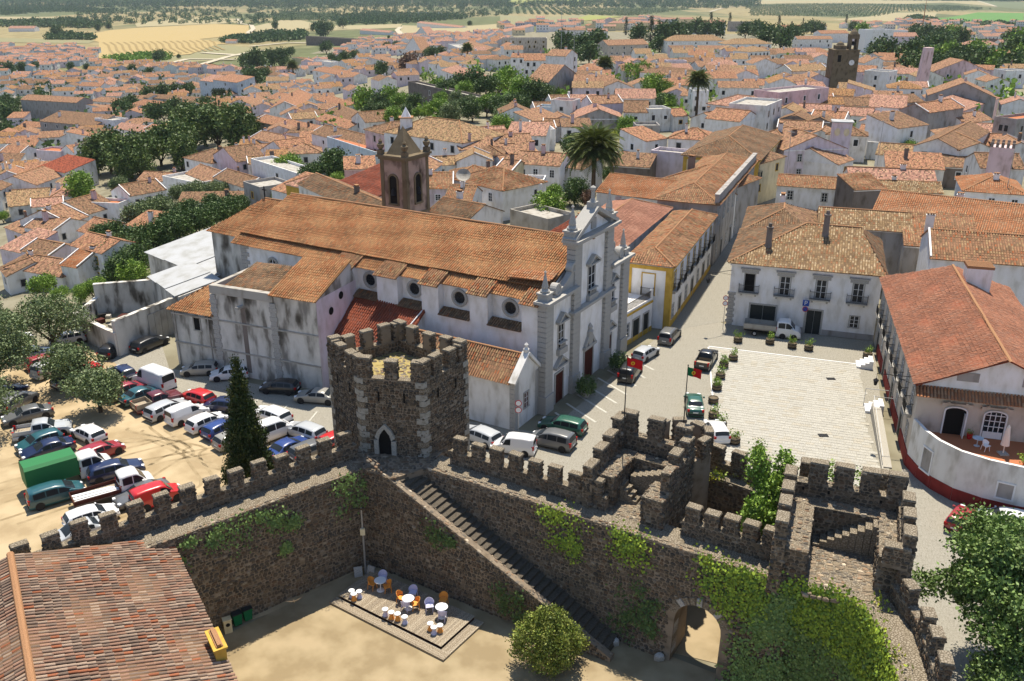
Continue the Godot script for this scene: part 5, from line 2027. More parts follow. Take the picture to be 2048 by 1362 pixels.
	fblk(wall,-0.7,0.0,-0.5,16.2,6.2,14.2)
	fblk(wall,-0.7,0.0,-0.5,11.3,14.2,19.2)
	wall.tri(V3(0.02,16.2,-5.9),V3(0.02,16.2,-14.5),V3(0.02,18.4,-10.2))
	wall.tri(V3(-0.7,16.2,-14.5),V3(-0.7,16.2,-5.9),V3(-0.7,18.4,-10.2))
	part(wall,"facade_wall",M.white,o)
	for p in [[-0.1,1.35,11.2],[5.7,7.2,16.0],[13.2,14.7,16.0],[17.7,19.3,11.2]]:
		var pl:=MB.new()
		fblk(pl,-0.75,0.5,-0.3,1.9,p[0]-0.12,p[1]+0.12)
		part(pl,"plinth",M.granite,o)
		var k:=0
		var y:=1.9
		while y<p[2]-0.3:
			var bl:=put(block_mesh(),"pilaster_stone",M.granite,o)
			var wdt: float=p[1]-p[0]
			bl.transform=Transform3D(Basis.from_scale(V3(1.02,0.5,wdt)),V3(-0.12,y+0.26,-(p[0]+p[1])*0.5))
			y+=0.52
			k+=1
	var tr:=MB.new()
	for c in [[-0.25,6.0,11.2,0.85],[14.4,19.5,11.2,0.85],[5.4,15.0,8.5,0.7],[5.3,15.1,15.9,0.95]]:
		fblk(tr,-0.85,c[3]-0.3,c[2],c[2]+0.28,c[0],c[1])
		fblk(tr,-0.9,c[3],c[2]+0.28,c[2]+0.55,c[0]-0.18,c[1]+0.18)
	part(tr,"cornice",M.granite,o)
	var gp:=MB.new()
	gp.bar(V3(-0.1,16.45,-5.2),V3(-0.1,18.75,-10.2),1.5,0.4)
	gp.bar(V3(-0.104,18.75,-10.2),V3(-0.104,16.45,-15.2),1.5,0.4)
	part(gp,"pediment",M.granite,o)
	var niche:=MB.new()
	fblk(niche,0.0,0.16,16.6,17.7,9.7,10.7)
	part(niche,"coat_of_arms",M.granite,o)
	scroll(o,1.6,6.1,11.75,14.2)
	scroll(o,17.6,14.3,11.75,14.2)
	obelisk(o,V3(-0.2,11.75,-0.6))
	obelisk(o,V3(-0.2,11.75,-18.5))
	obelisk(o,V3(-0.2,16.5,-6.0),1.15)
	obelisk(o,V3(-0.2,16.5,-14.4),1.15)
	var top:=MB.new()
	top.box(V3(-0.1,19.0,-10.2),V3(0.9,0.7,0.9))
	top.lathe(V3(-0.1,19.3,-10.2),[V2(0.4,0),V2(0.2,0.4),V2(0.2,1.2),V2(0.3,1.3),V2(0.3,1.5),V2(0.0,1.7)],8)
	part(top,"pinnacle",M.granite,o)
	# doors and windows
	for d in [[3.4,1.6,3.2],[10.1,2.0,3.4],[15.0,1.6,3.2]]:
		door(o,V3(0.02,0,-d[0]),d[1],d[2],PI/2)
	for q in [3.5,15.2]:
		var pd:=MB.new()
		pediment(pd,q,3.9,2.7,1.1)
		part(pd,"door_pediment",M.granite,o)
	var dec:=MB.new()
	fblk(dec,0,0.35,3.7,4.0,8.7,11.5)
	dec.bar(V3(0.15,4.0,-9.0),V3(0.15,4.9,-9.7),0.3,0.3)
	dec.bar(V3(0.154,4.9,-10.5),V3(0.154,4.0,-11.2),0.3,0.3)
	fblk(dec,0,0.3,4.0,5.5,9.65,10.55)
	dec.lathe(V3(0.15,5.5,-10.1),[V2(0.4,0),V2(0.2,0.25),V2(0.3,0.5),V2(0.0,0.95)],8)
	part(dec,"door_ornament",M.granite,o)
	for w in [[3.6,7.2,1.1,2.4],[15.5,8.0,1.1,2.4],[10.2,11.2,1.5,2.9]]:
		window(o,V3(0.02,w[1],-w[0]),w[2],w[3],PI/2,"granite","pane",true)
		var wd:=MB.new()
		pediment(wd,w[0],w[1]+w[3]*0.5+0.25,w[2]+1.1,0.95,0.5)
		part(wd,"window_pediment",M.granite,o)
		wd=MB.new()
		fblk(wd,0,0.42,w[1]-w[3]*0.5-0.75,w[1]-w[3]*0.5-0.1,w[0]-w[2]*0.5-0.3,w[0]+w[2]*0.5+0.3)
		for k in 5:
			wd.lathe(V3(0.3,w[1]-w[3]*0.5-0.1,-w[0]+(k-2)*w[2]*0.22),[V2(0.05,0),V2(0.07,0.2),V2(0.04,0.45),V2(0.06,0.55)],6)
		fblk(wd,0.1,0.45,w[1]-w[3]*0.5+0.45,w[1]-w[3]*0.5+0.55,w[0]-w[2]*0.5-0.2,w[0]+w[2]*0.5+0.2)
		part(wd,"window_balustrade",M.granite,o)
	# chapel in front of the nave's near end
	var ch:=thing("chapel","low white side chapel with gabled front and tiled roof below the nave","chapel",V3(3.0,0,-80.3),yaw)
	var cw:=MB.new()
	cw.blk(V3(-14.0,-0.5,0.05),V3(-0.45,5.0,4.6))
	cw.tri(V3(-0.45,5.0,4.6),V3(-0.45,5.0,0.05),V3(-0.45,7.0,2.3))
	part(cw,"wall",M.white_worn,ch)
	slope(ch,V3(-14.0,4.95,4.95),V3(-0.8,4.95,4.95),V3(-0.8,7.05,2.3),V3(-14.0,7.05,2.3),"aged")
	slope(ch,V3(-0.8,5.3,0.06),V3(-14.0,5.3,0.06),V3(-14.0,7.05,2.3),V3(-0.8,7.05,2.3),"aged")
	ridge(ch,V3(-14.0,7.1,2.3),V3(-0.8,7.1,2.3))
	var cp:=MB.new()
	cp.bar(V3(-0.55,5.05,4.95),V3(-0.55,7.3,2.3),0.75,0.26)
	cp.bar(V3(-0.554,7.3,2.3),V3(-0.554,5.05,-0.1),0.75,0.26)
	cp.lathe(V3(-0.55,7.35,2.3),[V2(0.25,0),V2(0.3,0.3),V2(0.1,0.5),V2(0.2,0.75),V2(0.0,1.0)],8)
	part(cp,"coping",M.white_worn,ch)
	for k in 10:
		for zz in [4.3,0.35]:
			var q:=put(block_mesh(),"quoin",M.granite,ch)
			q.transform=Transform3D(Basis.from_scale(V3(0.62,0.49,0.7)),V3(-0.72,0.1+0.5*k,zz))
	window(ch,V3(-0.44,2.5,2.5),0.8,1.5,PI/2,"granite","door_wood",true)
	# red lean-to beside the chapel
	var rs:=thing("lean_to","red tiled lean-to roof between the stained annex and the stone tower","outbuilding",V3(3.0,0,-80.3),yaw)
	var rw:=MB.new()
	rw.hexa([V3(-25.2,-0.5,4.9),V3(-14.0,-0.5,4.9),V3(-14.0,-0.5,0),V3(-25.2,-0.5,0),V3(-25.2,5.1,4.9),V3(-14.0,5.1,4.9),V3(-14.0,8.15,0),V3(-25.2,8.15,0)])
	part(rw,"wall",M.white_worn,rs)
	slope(rs,V3(-25.3,5.0,5.2),V3(-13.9,5.0,5.2),V3(-13.9,8.25,0.02),V3(-25.3,8.25,0.02),"red",0.3,0.4)
	var gut:=MB.new()
	gut.bar(V3(-14.2,8.3,0.12),V3(-14.6,6.6,3.0),0.1)
	part(gut,"downpipe",M.white_paint,rs)
	annex()
	belfry()
func annex() -> void:
	var o:=thing("church_annex","tall stained white annex wall with dark streaks beside the car park","building",V3(-19.8,0,-85.5),atan2(-0.38,0.92))
	var mb:=MB.new()
	mb.blk(V3(-13.1,-1,-7.6),V3(-5.2,9.2,0.0))
	part(mb,"wall",M.white_heavy,o)
	mb=MB.new()
	mb.blk(V3(-5.2,-1,-7.6),V3(0.0,10.1,-0.02))
	mb.hexa([V3(-5.2,10.1,-0.02),V3(0,10.1,-0.02),V3(0,10.1,-7.6),V3(-5.2,10.1,-7.6),V3(-5.2,10.11,-0.02),V3(0,10.11,-0.02),V3(0,12.4,-6.6),V3(-5.2,12.4,-6.6)])
	part(mb,"wall",M.white_heavy,o)
	var pk:=MB.new()
	pk.blk(V3(0.0,-1,-7.6),V3(0.03,10.0,-0.1))
	part(pk,"side_plaster",M.lilac,o)
	for y in [3.2,4.6]:
		for r in [[-2.9],[-4.6]]:
			pass
	for z in [[-2.6,8.1],[-4.6,9.2]]:
		var w:=MB.new()
		w.lathe(V3(0.0,z[1],z[0]),[V2(0.42,0.0),V2(0.42,0.06),V2(0.34,0.07),V2(0.34,0.03),V2(0.0,0.04)],14,Basis(V3(0,0,-1),V3(1,0,0),V3(0,-1,0)))
		part(w,"round_window",M.hole,o)
	# parapet and hidden roof of the middle part
	mb=MB.new()
	mb.blk(V3(-13.2,9.2,-0.5),V3(-5.2,10.1,0.12))
	mb.blk(V3(-13.2,9.2,-7.6),V3(-12.7,10.1,-0.5))
	part(mb,"parapet",M.concrete,o)
	slope(o,V3(-12.7,9.25,-0.5),V3(-5.2,9.25,-0.5),V3(-5.2,10.6,-7.4),V3(-12.7,10.6,-7.4),"brown")
	slope(o,V3(-5.5,10.05,0.35),V3(0.25,10.05,0.35),V3(0.25,12.55,-6.8),V3(-5.5,12.55,-6.8),"ochre")
	for x in [-12.95,-5.3]:
		for k in 18:
			var q:=put(block_mesh(),"quoin",M.granite,o)
			q.transform=Transform3D(Basis.from_scale(V3(0.72 if k % 2 else 0.95,0.49,0.3)),V3(x,0.3+0.5*k,-0.05))
	var band:=MB.new()
	for y in [2.7,6.1]:
		band.blk(V3(-19.0,y,-0.02),V3(0.02,y+0.16,0.1))
	part(band,"string_course",M.concrete,o)
	var sp:=MB.new()
	sp.blk(V3(-9.4,8.1,0),V3(-9.05,8.35,0.9))
	part(sp,"spout",M.granite,o)
	# brown water streaks under the spout and along the base
	var sk:=MB.new()
	sk.blk(V3(-9.5,0.6,0.0),V3(-8.9,8.1,0.006))
	part(sk,"water_stain",M.dark_wall,o)
	# lower left part
	mb=MB.new()
	mb.blk(V3(-19.0,-1,-8.5),V3(-13.1,6.7,-0.04))
	part(mb,"wall",M.white_heavy,o)
	slope(o,V3(-19.3,6.65,0.3),V3(-13.1,6.65,0.3),V3(-13.1,8.6,-4.3),V3(-16.5,8.6,-4.3),"ochre")
	slope(o,V3(-19.3,6.65,-8.8),V3(-19.3,6.65,0.3),V3(-16.5,8.6,-4.3),V3(-16.5,8.6,-4.3),"ochre")
	window(o,V3(-15.6,5.3,-0.03),0.8,1.4,0.0,"concrete","hole",false)
	for x in [-18.6,-14.0]:
		var p:=MB.new()
		p.bar(V3(x,0,0.05),V3(x,6.6,0.05),0.09)
		part(p,"downpipe",M.concrete,o)
func belfry() -> void:
	var o:=thing("bell_tower","weathered pinkish bell tower with pyramid top and corner urns","bell tower",V3(-13.8,0,-116.5),atan2(-0.51,0.86))
	var w:=4.1
	var d:=5.0
	var H:=18.2
	var mb:=MB.new()
	mb.blk(V3(-w,-1,-d),V3(0,H,0))
	part(mb,"wall",M.belfry_plaster,o)
	var c:=MB.new()
	c.blk(V3(-w-0.2,H,-d-0.2),V3(0.2,H+0.3,0.2))
	c.blk(V3(-w-0.4,H+0.3,-d-0.4),V3(0.4,H+0.6,0.4))
	c.blk(V3(-w-0.1,H-7.4,-d-0.1),V3(0.1,H-7.1,0.1))
	for x in [-w,-0.55]:
		c.blk(V3(x,H-7.1,0),V3(x+0.55,H,0.08))
	for z in [-0.55,-d]:
		c.blk(V3(0,H-7.1,z),V3(0.08,H,z+0.55))
	part(c,"cornice",M.tower_stone,o)
	var p:=MB.new()
	var y:=H+0.6
	var cx:=-w*0.5
	var cz:=-d*0.5
	var q:=[V3(-w+0.6,y,-0.6),V3(-0.6,y,-0.6),V3(-0.6,y,-d+0.6),V3(-w+0.6,y,-d+0.6)]
	for i in 4:
		p.tri(q[i],q[(i+1) % 4],V3(cx,y+3.5,cz))
	part(p,"spire",M.tower_stone,o)
	for k in [V2(-w+0.1,-0.1),V2(-0.1,-0.1),V2(-0.1,-d+0.1),V2(-w+0.1,-d+0.1)]:
		var u:=MB.new()
		u.box(V3(k.x,y+0.3,k.y),V3(0.7,0.6,0.7))
		u.lathe(V3(k.x,y+0.6,k.y),[V2(0.2,0),V2(0.45,0.4),V2(0.5,0.7),V2(0.2,0.95),V2(0.28,1.15),V2(0.0,1.5)],9)
		part(u,"urn",M.tower_stone,o)
	for f in [[V3(-w*0.5,H-4.0,0),0.0],[V3(0,H-4.0,-d*0.5),PI/2]]:
		var a:=MB.new()
		var pts:=[]
		for i in 11:
			var t:=PI*i/10.0
			pts.append(V2(-0.62*cos(t),1.5+0.62*sin(t)))
		pts.push_front(V2(-0.62,-1.7))
		pts.append(V2(0.62,-1.7))
		for i in range(1,pts.size()-1):
			a.tri(V3(pts[0].x,pts[0].y,0.03),V3(pts[i+1].x,pts[i+1].y,0.03),V3(pts[i].x,pts[i].y,0.03))
		var op:=part(a,"bell_opening",M.hole,o)
		op.position=f[0]
		op.rotation.y=f[1]
		var s:=MB.new()
		for i in pts.size()-1:
			s.bar(V3(pts[i].x*1.15,pts[i].y,0.05),V3(pts[i+1].x*1.15,pts[i+1].y,0.05),0.2,0.24)
		s.blk(V3(-0.85,-1.95,0),V3(0.85,-1.7,0.25))
		part(s,"arch",M.tower_stone,op)
		var b:=MB.new()
		b.lathe(V3(0,-0.6,0.1),[V2(0.42,0),V2(0.34,0.2),V2(0.26,0.7),V2(0.12,0.9),V2(0.0,0.95)],10)
		part(b,"bell",M.iron,op)
	var lid:=MB.new()
	lid.blk(V3(-w*0.35,H-9.8,0),V3(-w*0.15,H-8.3,0.03))
	part(lid,"door",M.hole,o)
# ---------------------------------------------------------------- the white house on the square and its neighbours
func white_house() -> void:
	var o:=thing("town_house","white two-storey house with four balconies closing the end of the square","house",V3(26.8,0,-105.3),atan2(-0.317,0.949))
	var mb:=MB.new()
	mb.blk(V3(0,-1,-16),V3(17.2,8.2,0))
	part(mb,"wall",M.white,o)
	var e:=0.45
	slope(o,V3(-e,8.15,e),V3(17.6,8.15,e),V3(14.5,11.6,-8),V3(8.0,11.6,-8),"straw",0.3,0.42)
	slope(o,V3(-e,8.15,-16.4),V3(-e,8.15,e),V3(8.0,11.6,-8),V3(8.0,11.6,-8),"brown",0.3,0.42)
	slope(o,V3(17.6,8.15,e),V3(17.6,8.15,-16.4),V3(14.5,11.6,-8),V3(14.5,11.6,-8),"brown",0.3,0.42)
	slope(o,V3(17.6,8.15,-16.4),V3(-e,8.15,-16.4),V3(8.0,11.6,-8),V3(14.5,11.6,-8),"brown",0.3,0.42,0,false)
	ridge(o,V3(8.0,11.65,-8),V3(14.5,11.65,-8))
	ridge(o,V3(-e,8.2,e),V3(8.0,11.65,-8))
	var c:=MB.new()
	c.blk(V3(-0.15,7.75,0),V3(17.2,8.1,0.22))
	part(c,"cornice",M.white,o)
	for i in 4:
		var x:=2.3+i*4.15
		window(o,V3(x,5.75,0),1.15,2.2,0.0,"granite","hole" if i==0 else "pane",i>0)
		balcony(o,V3(x,4.55,0),2.4)
		var l:=MB.new()
		l.blk(V3(x-1.0,6.98,0),V3(x+1.0,7.4,0.2))
		l.blk(V3(x-1.15,7.4,0),V3(x+1.15,7.55,0.32))
		part(l,"lintel",M.granite,o)
	door(o,V3(4.2,0,0.0),3.0,3.0,0.0,"granite","dark_door")
	door(o,V3(10.2,0,0.0),1.7,3.0,0.0,"granite","dark_door")
	window(o,V3(14.8,2.1,0),1.0,1.35,0.0,"granite","pane",true)
	var pl:=MB.new()
	pl.blk(V3(11.3,0,0),V3(17.2,0.7,0.1))
	pl.blk(V3(5.9,0,0),V3(9.1,0.7,0.1))
	part(pl,"plinth",M.grey_wall,o)
	for k in 12:
		var q:=put(block_mesh(),"quoin",M.granite,o)
		q.transform=Transform3D(Basis.from_scale(V3(1.0 if k % 2 else 0.7,0.33,0.3)),V3(0.3,0.2+k*0.36,-0.05))
	for p in [[3.9,-3.2,10.0,2.6],[10.4,-6.0,11.2,2.8]]:
		var ch:=MB.new()
		ch.lathe(V3(p[0],p[2]-1.6,p[1]),[V2(0.75,0),V2(0.38,1.6),V2(0.34,p[3]+0.8),V2(0.44,p[3]+0.85),V2(0.44,p[3]+1.05),V2(0.25,p[3]+1.1),V2(0.2,p[3]+1.5),V2(0.0,p[3]+1.5)],8)
		part(ch,"chimney",M.dark_wall,o)
	# wings behind it
	house("brown-roofed wing with slim chimney along the narrow street",34.0,-127.5,atan2(-0.955,-0.297),13.5,10.0,0.0,8.0,"h","brown","white_worn",0)
	house("low straw tiled wing with skylight behind the white house",48.0,-119.5,-0.3,12.0,8.0,0.0,8.6,"g","straw","grey_wall",0)
	house("plain orange tiled link roof behind the white house",56.0,-113.5,-0.3,9.0,9.0,0.0,7.6,"s","aged","grey_wall",0)
	house("brown hipped roof with white vented chimney box",56.5,-101.0,-0.3,14.0,10.0,0.0,9.4,"g","aged","white",0)
func arched_window(o: Node3D,at: Vector3,w: float,h: float,yaw:=0.0,is_open:=false) -> void:
	var pts:=[V2(-w*0.5,0),V2(w*0.5,0)]
	for i in 9:
		var t:=PI*i/8.0
		pts.append(V2(w*0.5*cos(t),h-w*0.25+w*0.25*sin(t)))
	var f:=MB.new()
	for i in range(1,pts.size()):
		var p: Vector2=pts[i]
		var q: Vector2=pts[(i+1) % pts.size()]
		f.bar(V3(p.x*1.1,p.y,0.03),V3(q.x*1.1,q.y,0.03),0.16,0.12)
	var wn:=part(f,"arched_door",M.white_paint,o)
	wn.position=at
	wn.rotation.y=yaw
	var g:=MB.new()
	for i in range(1,pts.size()-1):
		g.tri(V3(pts[0].x,0,0.012),V3(pts[i].x,pts[i].y,0.012),V3(pts[i+1].x,pts[i+1].y,0.012))
	part(g,"pane",M.hole if is_open else M.pane,wn)
	var b:=MB.new()
	if is_open:
		b.box(V3(w*0.45,h*0.4,0.35),V3(0.06,h*0.8,0.7))
	else:
		for x in [-0.25,0.0,0.25]:
			b.box(V3(x*w,h*0.48,0.04),V3(0.06,h*0.92,0.05))
		for k in 5:
			b.box(V3(0,h*(0.04+0.2*k),0.045),V3(w*0.95,0.06,0.05))
		b.box(V3(0,h*0.12,0.04),V3(w*0.95,h*0.22,0.04))
	part(b,"sash",M.white_paint,wn)
func terrace_building() -> void:
	var o:=thing("terrace_building","long building with red-brown tiled roof, balconies and curved corner terrace","building",V3(43.01,0,-99.2),atan2(-0.963,-0.268))
	# local x runs from the white house along the square to the castle end at K, -z away from the square
	var K:=30.2
	var mb:=MB.new()
	mb.blk(V3(0,-1,-12.6),V3(K,8.1,0))
	mb.tri(V3(K,8.1,0),V3(K,8.1,-12.6),V3(K,10.9,-6.3))
	part(mb,"wall",M.beige_wall,o)
	slope(o,V3(-0.2,8.0,0.45),V3(K+0.5,8.0,0.45),V3(K+0.5,11.0,-6.3),V3(3.2,11.0,-6.3),"salmon",0.24,0.33)
	slope(o,V3(K+0.5,8.0,-13.0),V3(-0.2,8.0,-13.0),V3(3.2,11.0,-6.3),V3(K+0.5,11.0,-6.3),"salmon",0.24,0.33)
	ridge(o,V3(3.2,11.05,-6.3),V3(K+0.5,11.05,-6.3),0.16)
	var gb:=MB.new()
	gb.quad(V3(K+0.04,7.9,-0.2),V3(K+0.04,7.9,-12.4),V3(K+0.04,8.3,-12.4),V3(K+0.04,8.3,-0.2))
	gb.tri(V3(K+0.04,8.3,-0.6),V3(K+0.04,8.3,-12.0),V3(K+0.04,10.8,-6.3))
	part(gb,"gable_plaster",M.white,o)
	slope(o,V3(K+0.9,7.2,0.3),V3(K+0.9,7.2,-18.6),V3(K+0.02,7.75,-18.6),V3(K+0.02,7.75,0.3),"orange")
	for z in [-3.6,-8.6]:
		var v:=MB.new()
		v.box(V3(K+0.06,9.0,z),V3(0.05,0.8,1.7))
		part(v,"blind_window",M.grey_wall,o)
	for i in 8:
		var x:=K-2.0-i*3.6
		window(o,V3(x,5.7,0),1.1,2.2,0.0,"granite","pane",true)
		balcony(o,V3(x,4.5,0),1.9)
		if i % 2:
			door(o,V3(x,0.0,0),1.3,2.5,0.0,"granite","dark_door")
		else:
			window(o,V3(x,2.4,0),1.0,1.5,0.0,"granite","pane",true)
	for r in [[0.0,4.9],[6.4,12.0],[13.6,19.0],[21.0,26.5]]:
		var b:=MB.new()
		b.blk(V3(K-r[1],0,0),V3(K-r[0],1.3,0.09))
		part(b,"red_base",M.red_paint,o)
	var cn:=MB.new()
	cn.blk(V3(0,7.55,0),V3(K,7.9,0.25))
	part(cn,"cornice",M.granite,o)
	# terrace with a curved wall
	var pts:=[V2(K,0.0),V2(K+2.0,-0.6),V2(K+3.7,-1.5),V2(K+5.2,-2.9),V2(K+6.2,-4.9),V2(K+6.8,-7.3),V2(K+7.1,-11.0),V2(K+7.1,-19.0)]
	var t:=MB.new()
	var pw:=MB.new()
	var rb:=MB.new()
	for i in 7:
		var a: Vector2=pts[i]
		var b: Vector2=pts[i+1]
		pw.quad(V3(a.x,0,a.y),V3(b.x,0,b.y),V3(b.x,4.6,b.y),V3(a.x,4.6,a.y))
		var n:=V2(b.y-a.y,-(b.x-a.x)).normalized()
		if n.x>0:
			n=-n
		var i0:=a+n*0.28
		var i1:=b+n*0.28
		pw.quad(V3(i1.x,3.4,i1.y),V3(i0.x,3.4,i0.y),V3(i0.x,4.6,i0.y),V3(i1.x,4.6,i1.y))
		pw.quad(V3(a.x,4.6,a.y),V3(b.x,4.6,b.y),V3(i1.x,4.6,i1.y),V3(i0.x,4.6,i0.y))
		var o0:=a-n*0.05
		var o1:=b-n*0.05
		rb.quad(V3(o0.x,0,o0.y),V3(o1.x,0,o1.y),V3(o1.x,1.15,o1.y),V3(o0.x,1.15,o0.y))
		rb.quad(V3(o0.x,1.15,o0.y),V3(o1.x,1.15,o1.y),V3(b.x,1.15,b.y),V3(a.x,1.15,a.y))
		t.quad(V3(K,3.55,a.y),V3(a.x,3.55,a.y),V3(b.x,3.55,b.y),V3(K,3.55,b.y))
	part(t,"terrace_floor",M.terracotta,o)
	part(pw,"terrace_wall",M.white_worn,o)
	part(rb,"red_base",M.red_paint,o)
	mb=MB.new()
	mb.blk(V3(K-9.0,-1,-18.5),V3(K-0.02,7.1,-12.6))
	part(mb,"wing_wall",M.beige_wall,o)
	for z in [[-3.2,true],[-6.3,false],[-9.8,false]]:
		arched_window(o,V3(K+0.03,3.56,z[0]),1.6,2.6,PI/2,z[1])
		var h:=MB.new()
		h.box(V3(K+0.12,6.45,z[0]),V3(0.28,0.16,2.4))
		h.bar(V3(K+0.12,6.25,z[0]-1.2),V3(K+0.12,6.55,z[0]-0.6),0.24,0.24)
		h.bar(V3(K+0.124,6.55,z[0]+0.6),V3(K+0.124,6.25,z[0]+1.2),0.24,0.24)
		part(h,"hood",M.beige_wall,o)
	for w in [[1,0.5],[4,0.6]]:
		var a: Vector2=pts[w[0]]
		var b: Vector2=pts[w[0]+1]
		var m2:=a.lerp(b,w[1])
		var yw:=atan2(-(b.y-a.y),b.x-a.x)
		window(o,V3(m2.x,2.2,m2.y),1.1,2.0 if w[0]==1 else 1.3,yw,"white_paint","grey_wall",false)
	# white ramp and steps along the square side
	var rp:=MB.new()
	rp.hexa([V3(K-10.0,0,1.9),V3(K+1.0,0,2.0),V3(K+1.0,0,1.2),V3(K-10.0,0,1.2),V3(K-10.0,0.8,1.9),V3(K+1.0,0.1,2.0),V3(K+1.0,0.1,1.2),V3(K-10.0,0.8,1.2)])
	rp.hexa([V3(K-10.0,0,2.1),V3(K+2.4,0,2.15),V3(K+2.4,0,2.02),V3(K-10.0,0,1.97),V3(K-10.0,1.25,2.1),V3(K+2.4,0.3,2.15),V3(K+2.4,0.3,2.02),V3(K-10.0,1.25,1.97)])
	part(rp,"ramp",M.pale_stone,o)
	for s in [[10.0,4],[21.5,4]]:
		for k in s[1]:
			var st:=MB.new()
			st.blk(V3(K-s[0]-1.8,0.0,0.9+k*0.42),V3(K-s[0]-0.004,0.96-k*0.23,1.32+k*0.42))
			part(st,"step",M.white_paint,o)
	var rl:=MB.new()
	rl.bar(V3(K-10.0,1.9,2.0),V3(K-10.0,1.9,0.2),0.05)
	rl.bar(V3(K-11.8,1.9,2.6),V3(K-11.8,1.9,0.2),0.05)
	rl.bar(V3(K-11.8,0,2.6),V3(K-11.8,1.9,2.6),0.05)
	rl.bar(V3(K+1.0,1.1,2.1),V3(K-9.8,2.1,2.03),0.05)
	part(rl,"handrail",M.steel,o)
	var ch:=MB.new()
	ch.blk(V3(6.2,9.5,-9.2),V3(8.2,12.2,-6.8))
	part(ch,"chimney",M.white,o)
	var cc:=MB.new()
	for k in 6:
		cc.blk(V3(6.1+k*0.38,12.2,-9.3),V3(6.3+k*0.38,12.5,-6.7))
	part(cc,"cap",M.ridge,o)
	# things on the terrace
	var base:=o.transform
	var par:=thing("parasol","closed pale parasol standing on the red terrace","parasol",base*V3(K+2.7,3.55,-6.7))
	var pm:=MB.new()
	pm.lathe(Vector3.ZERO,[V2(0.05,0),V2(0.05,0.8),V2(0.34,0.85),V2(0.26,1.6),V2(0.13,2.5),V2(0.0,2.75)],9)
	part(pm,"cloth",M.parasol_cloth,par)
	var pb:=MB.new()
	pb.box(V3(0,0.06,0),V3(0.7,0.12,0.7))
	part(pb,"foot",M.granite,par)
	var tb:=thing("terrace_table","small pale green table on the red terrace","table",base*V3(K+1.7,3.55,-4.9))
	var tm:=MB.new()
	tm.lathe(Vector3.ZERO,[V2(0.25,0),V2(0.04,0.05),V2(0.04,0.7),V2(0.45,0.7),V2(0.45,0.74),V2(0.0,0.74)],12)
	part(tm,"table_top",M.pale_blue,tb)
	for q in [[K+2.4,-5.4,0.4,"white chair pulled out beside the pale green table"],[K+1.7,-9.0,1.4,"white chair beside the parasol at the right"]]:
		chair(q[3],base*V3(q[0],3.55,q[1]),q[2],M.white_plastic,"")
	var pot:=thing("flower_pot","red flower pot beside the open terrace door","flower pot",base*V3(K+0.5,3.55,-4.5))
	var po:=MB.new()
	po.lathe(Vector3.ZERO,[V2(0.16,0),V2(0.26,0.5),V2(0.0,0.5)],10)
	part(po,"pot",M.sign_red,pot)
	put(foliage([[V3(0,0.6,0),V3(0.2,0.2,0.2)]],60,0.14,"bright",3),"plant",M.leaf,pot)
	var pot2:=thing("flower_pot","bushy green plant in the terrace corner by the parasol","potted plant",base*V3(K+4.6,3.55,-8.0))
	po=MB.new()
	po.lathe(Vector3.ZERO,[V2(0.2,0),V2(0.3,0.45),V2(0.0,0.45)],10)
	part(po,"pot",M.terracotta,pot2)
	put(foliage([[V3(0,0.75,0),V3(0.5,0.35,0.5)]],160,0.2,"bright",4),"plant",M.leaf,pot2)
func street_front(label: String,a: Vector2,b: Vector2,h: float,d: float,tone: String,wall: String,wins: int,trim: String,rail:=true) -> Node3D:
	var u:=(b-a)
	var l:=u.length()
	u /= l
	var o:=thing("street_house",label,"house",V3(a.x,0,a.y),atan2(-u.y,u.x))
	var mb:=MB.new()
	mb.blk(V3(0,-2,-d),V3(l,h,0))
	part(mb,"wall",M[wall],o)
	var e:=0.4
	var r:=minf(d,l)*0.5
	var ry:=h+r*0.42
	slope(o,V3(-e,h,e),V3(l+e,h,e),V3(l-r,ry,-r),V3(r,ry,-r),tone,0.3,0.42)
	slope(o,V3(-e,h,-d-e),V3(-e,h,e),V3(r,ry,-r),V3(r,ry,-r),tone,0.3,0.42)
	slope(o,V3(l+e,h,-d-e),V3(-e,h,-d-e),V3(r,ry,-r),V3(l-r,ry,-r),tone,0.3,0.42)
	slope(o,V3(l+e,h,e),V3(l+e,h,-d-e),V3(l-r,ry,-r),V3(l-r,ry,-r),tone,0.3,0.42)
	ridge(o,V3(r,ry+0.04,-r),V3(l-r,ry+0.04,-r))
	ridge(o,V3(-e,h+0.05,e),V3(r,ry+0.05,-r))
	ridge(o,V3(l+e,h+0.05,e),V3(l-r,ry+0.05,-r))
	for i in wins:
		var x:=l*(i+0.5)/wins
		window(o,V3(x,h-2.3,0),1.1,2.1,0.0,"granite" if trim=="" else trim,"pane",true)
		if rail:
			balcony(o,V3(x,h-3.45,0),1.9)
		if i % 2:
			door(o,V3(x,0,0),1.3,2.6,0.0,"granite","dark_door")
		else:
			window(o,V3(x,1.9,0),1.0,1.6,0.0,"granite","pane",true)
	if trim=="yellow":
		var t:=MB.new()
		t.blk(V3(-0.06,0,-0.7),V3(0.75,h-0.4,0.09))
		t.blk(V3(0,0,0),V3(l,0.8,0.07))
		t.blk(V3(-0.08,h-0.75,-d),V3(l,h-0.3,0.12))
		t.blk(V3(-0.07,0,-d),V3(0.0,h-0.75,-d+0.7))
		part(t,"trim",M.yellow,o)
	return o
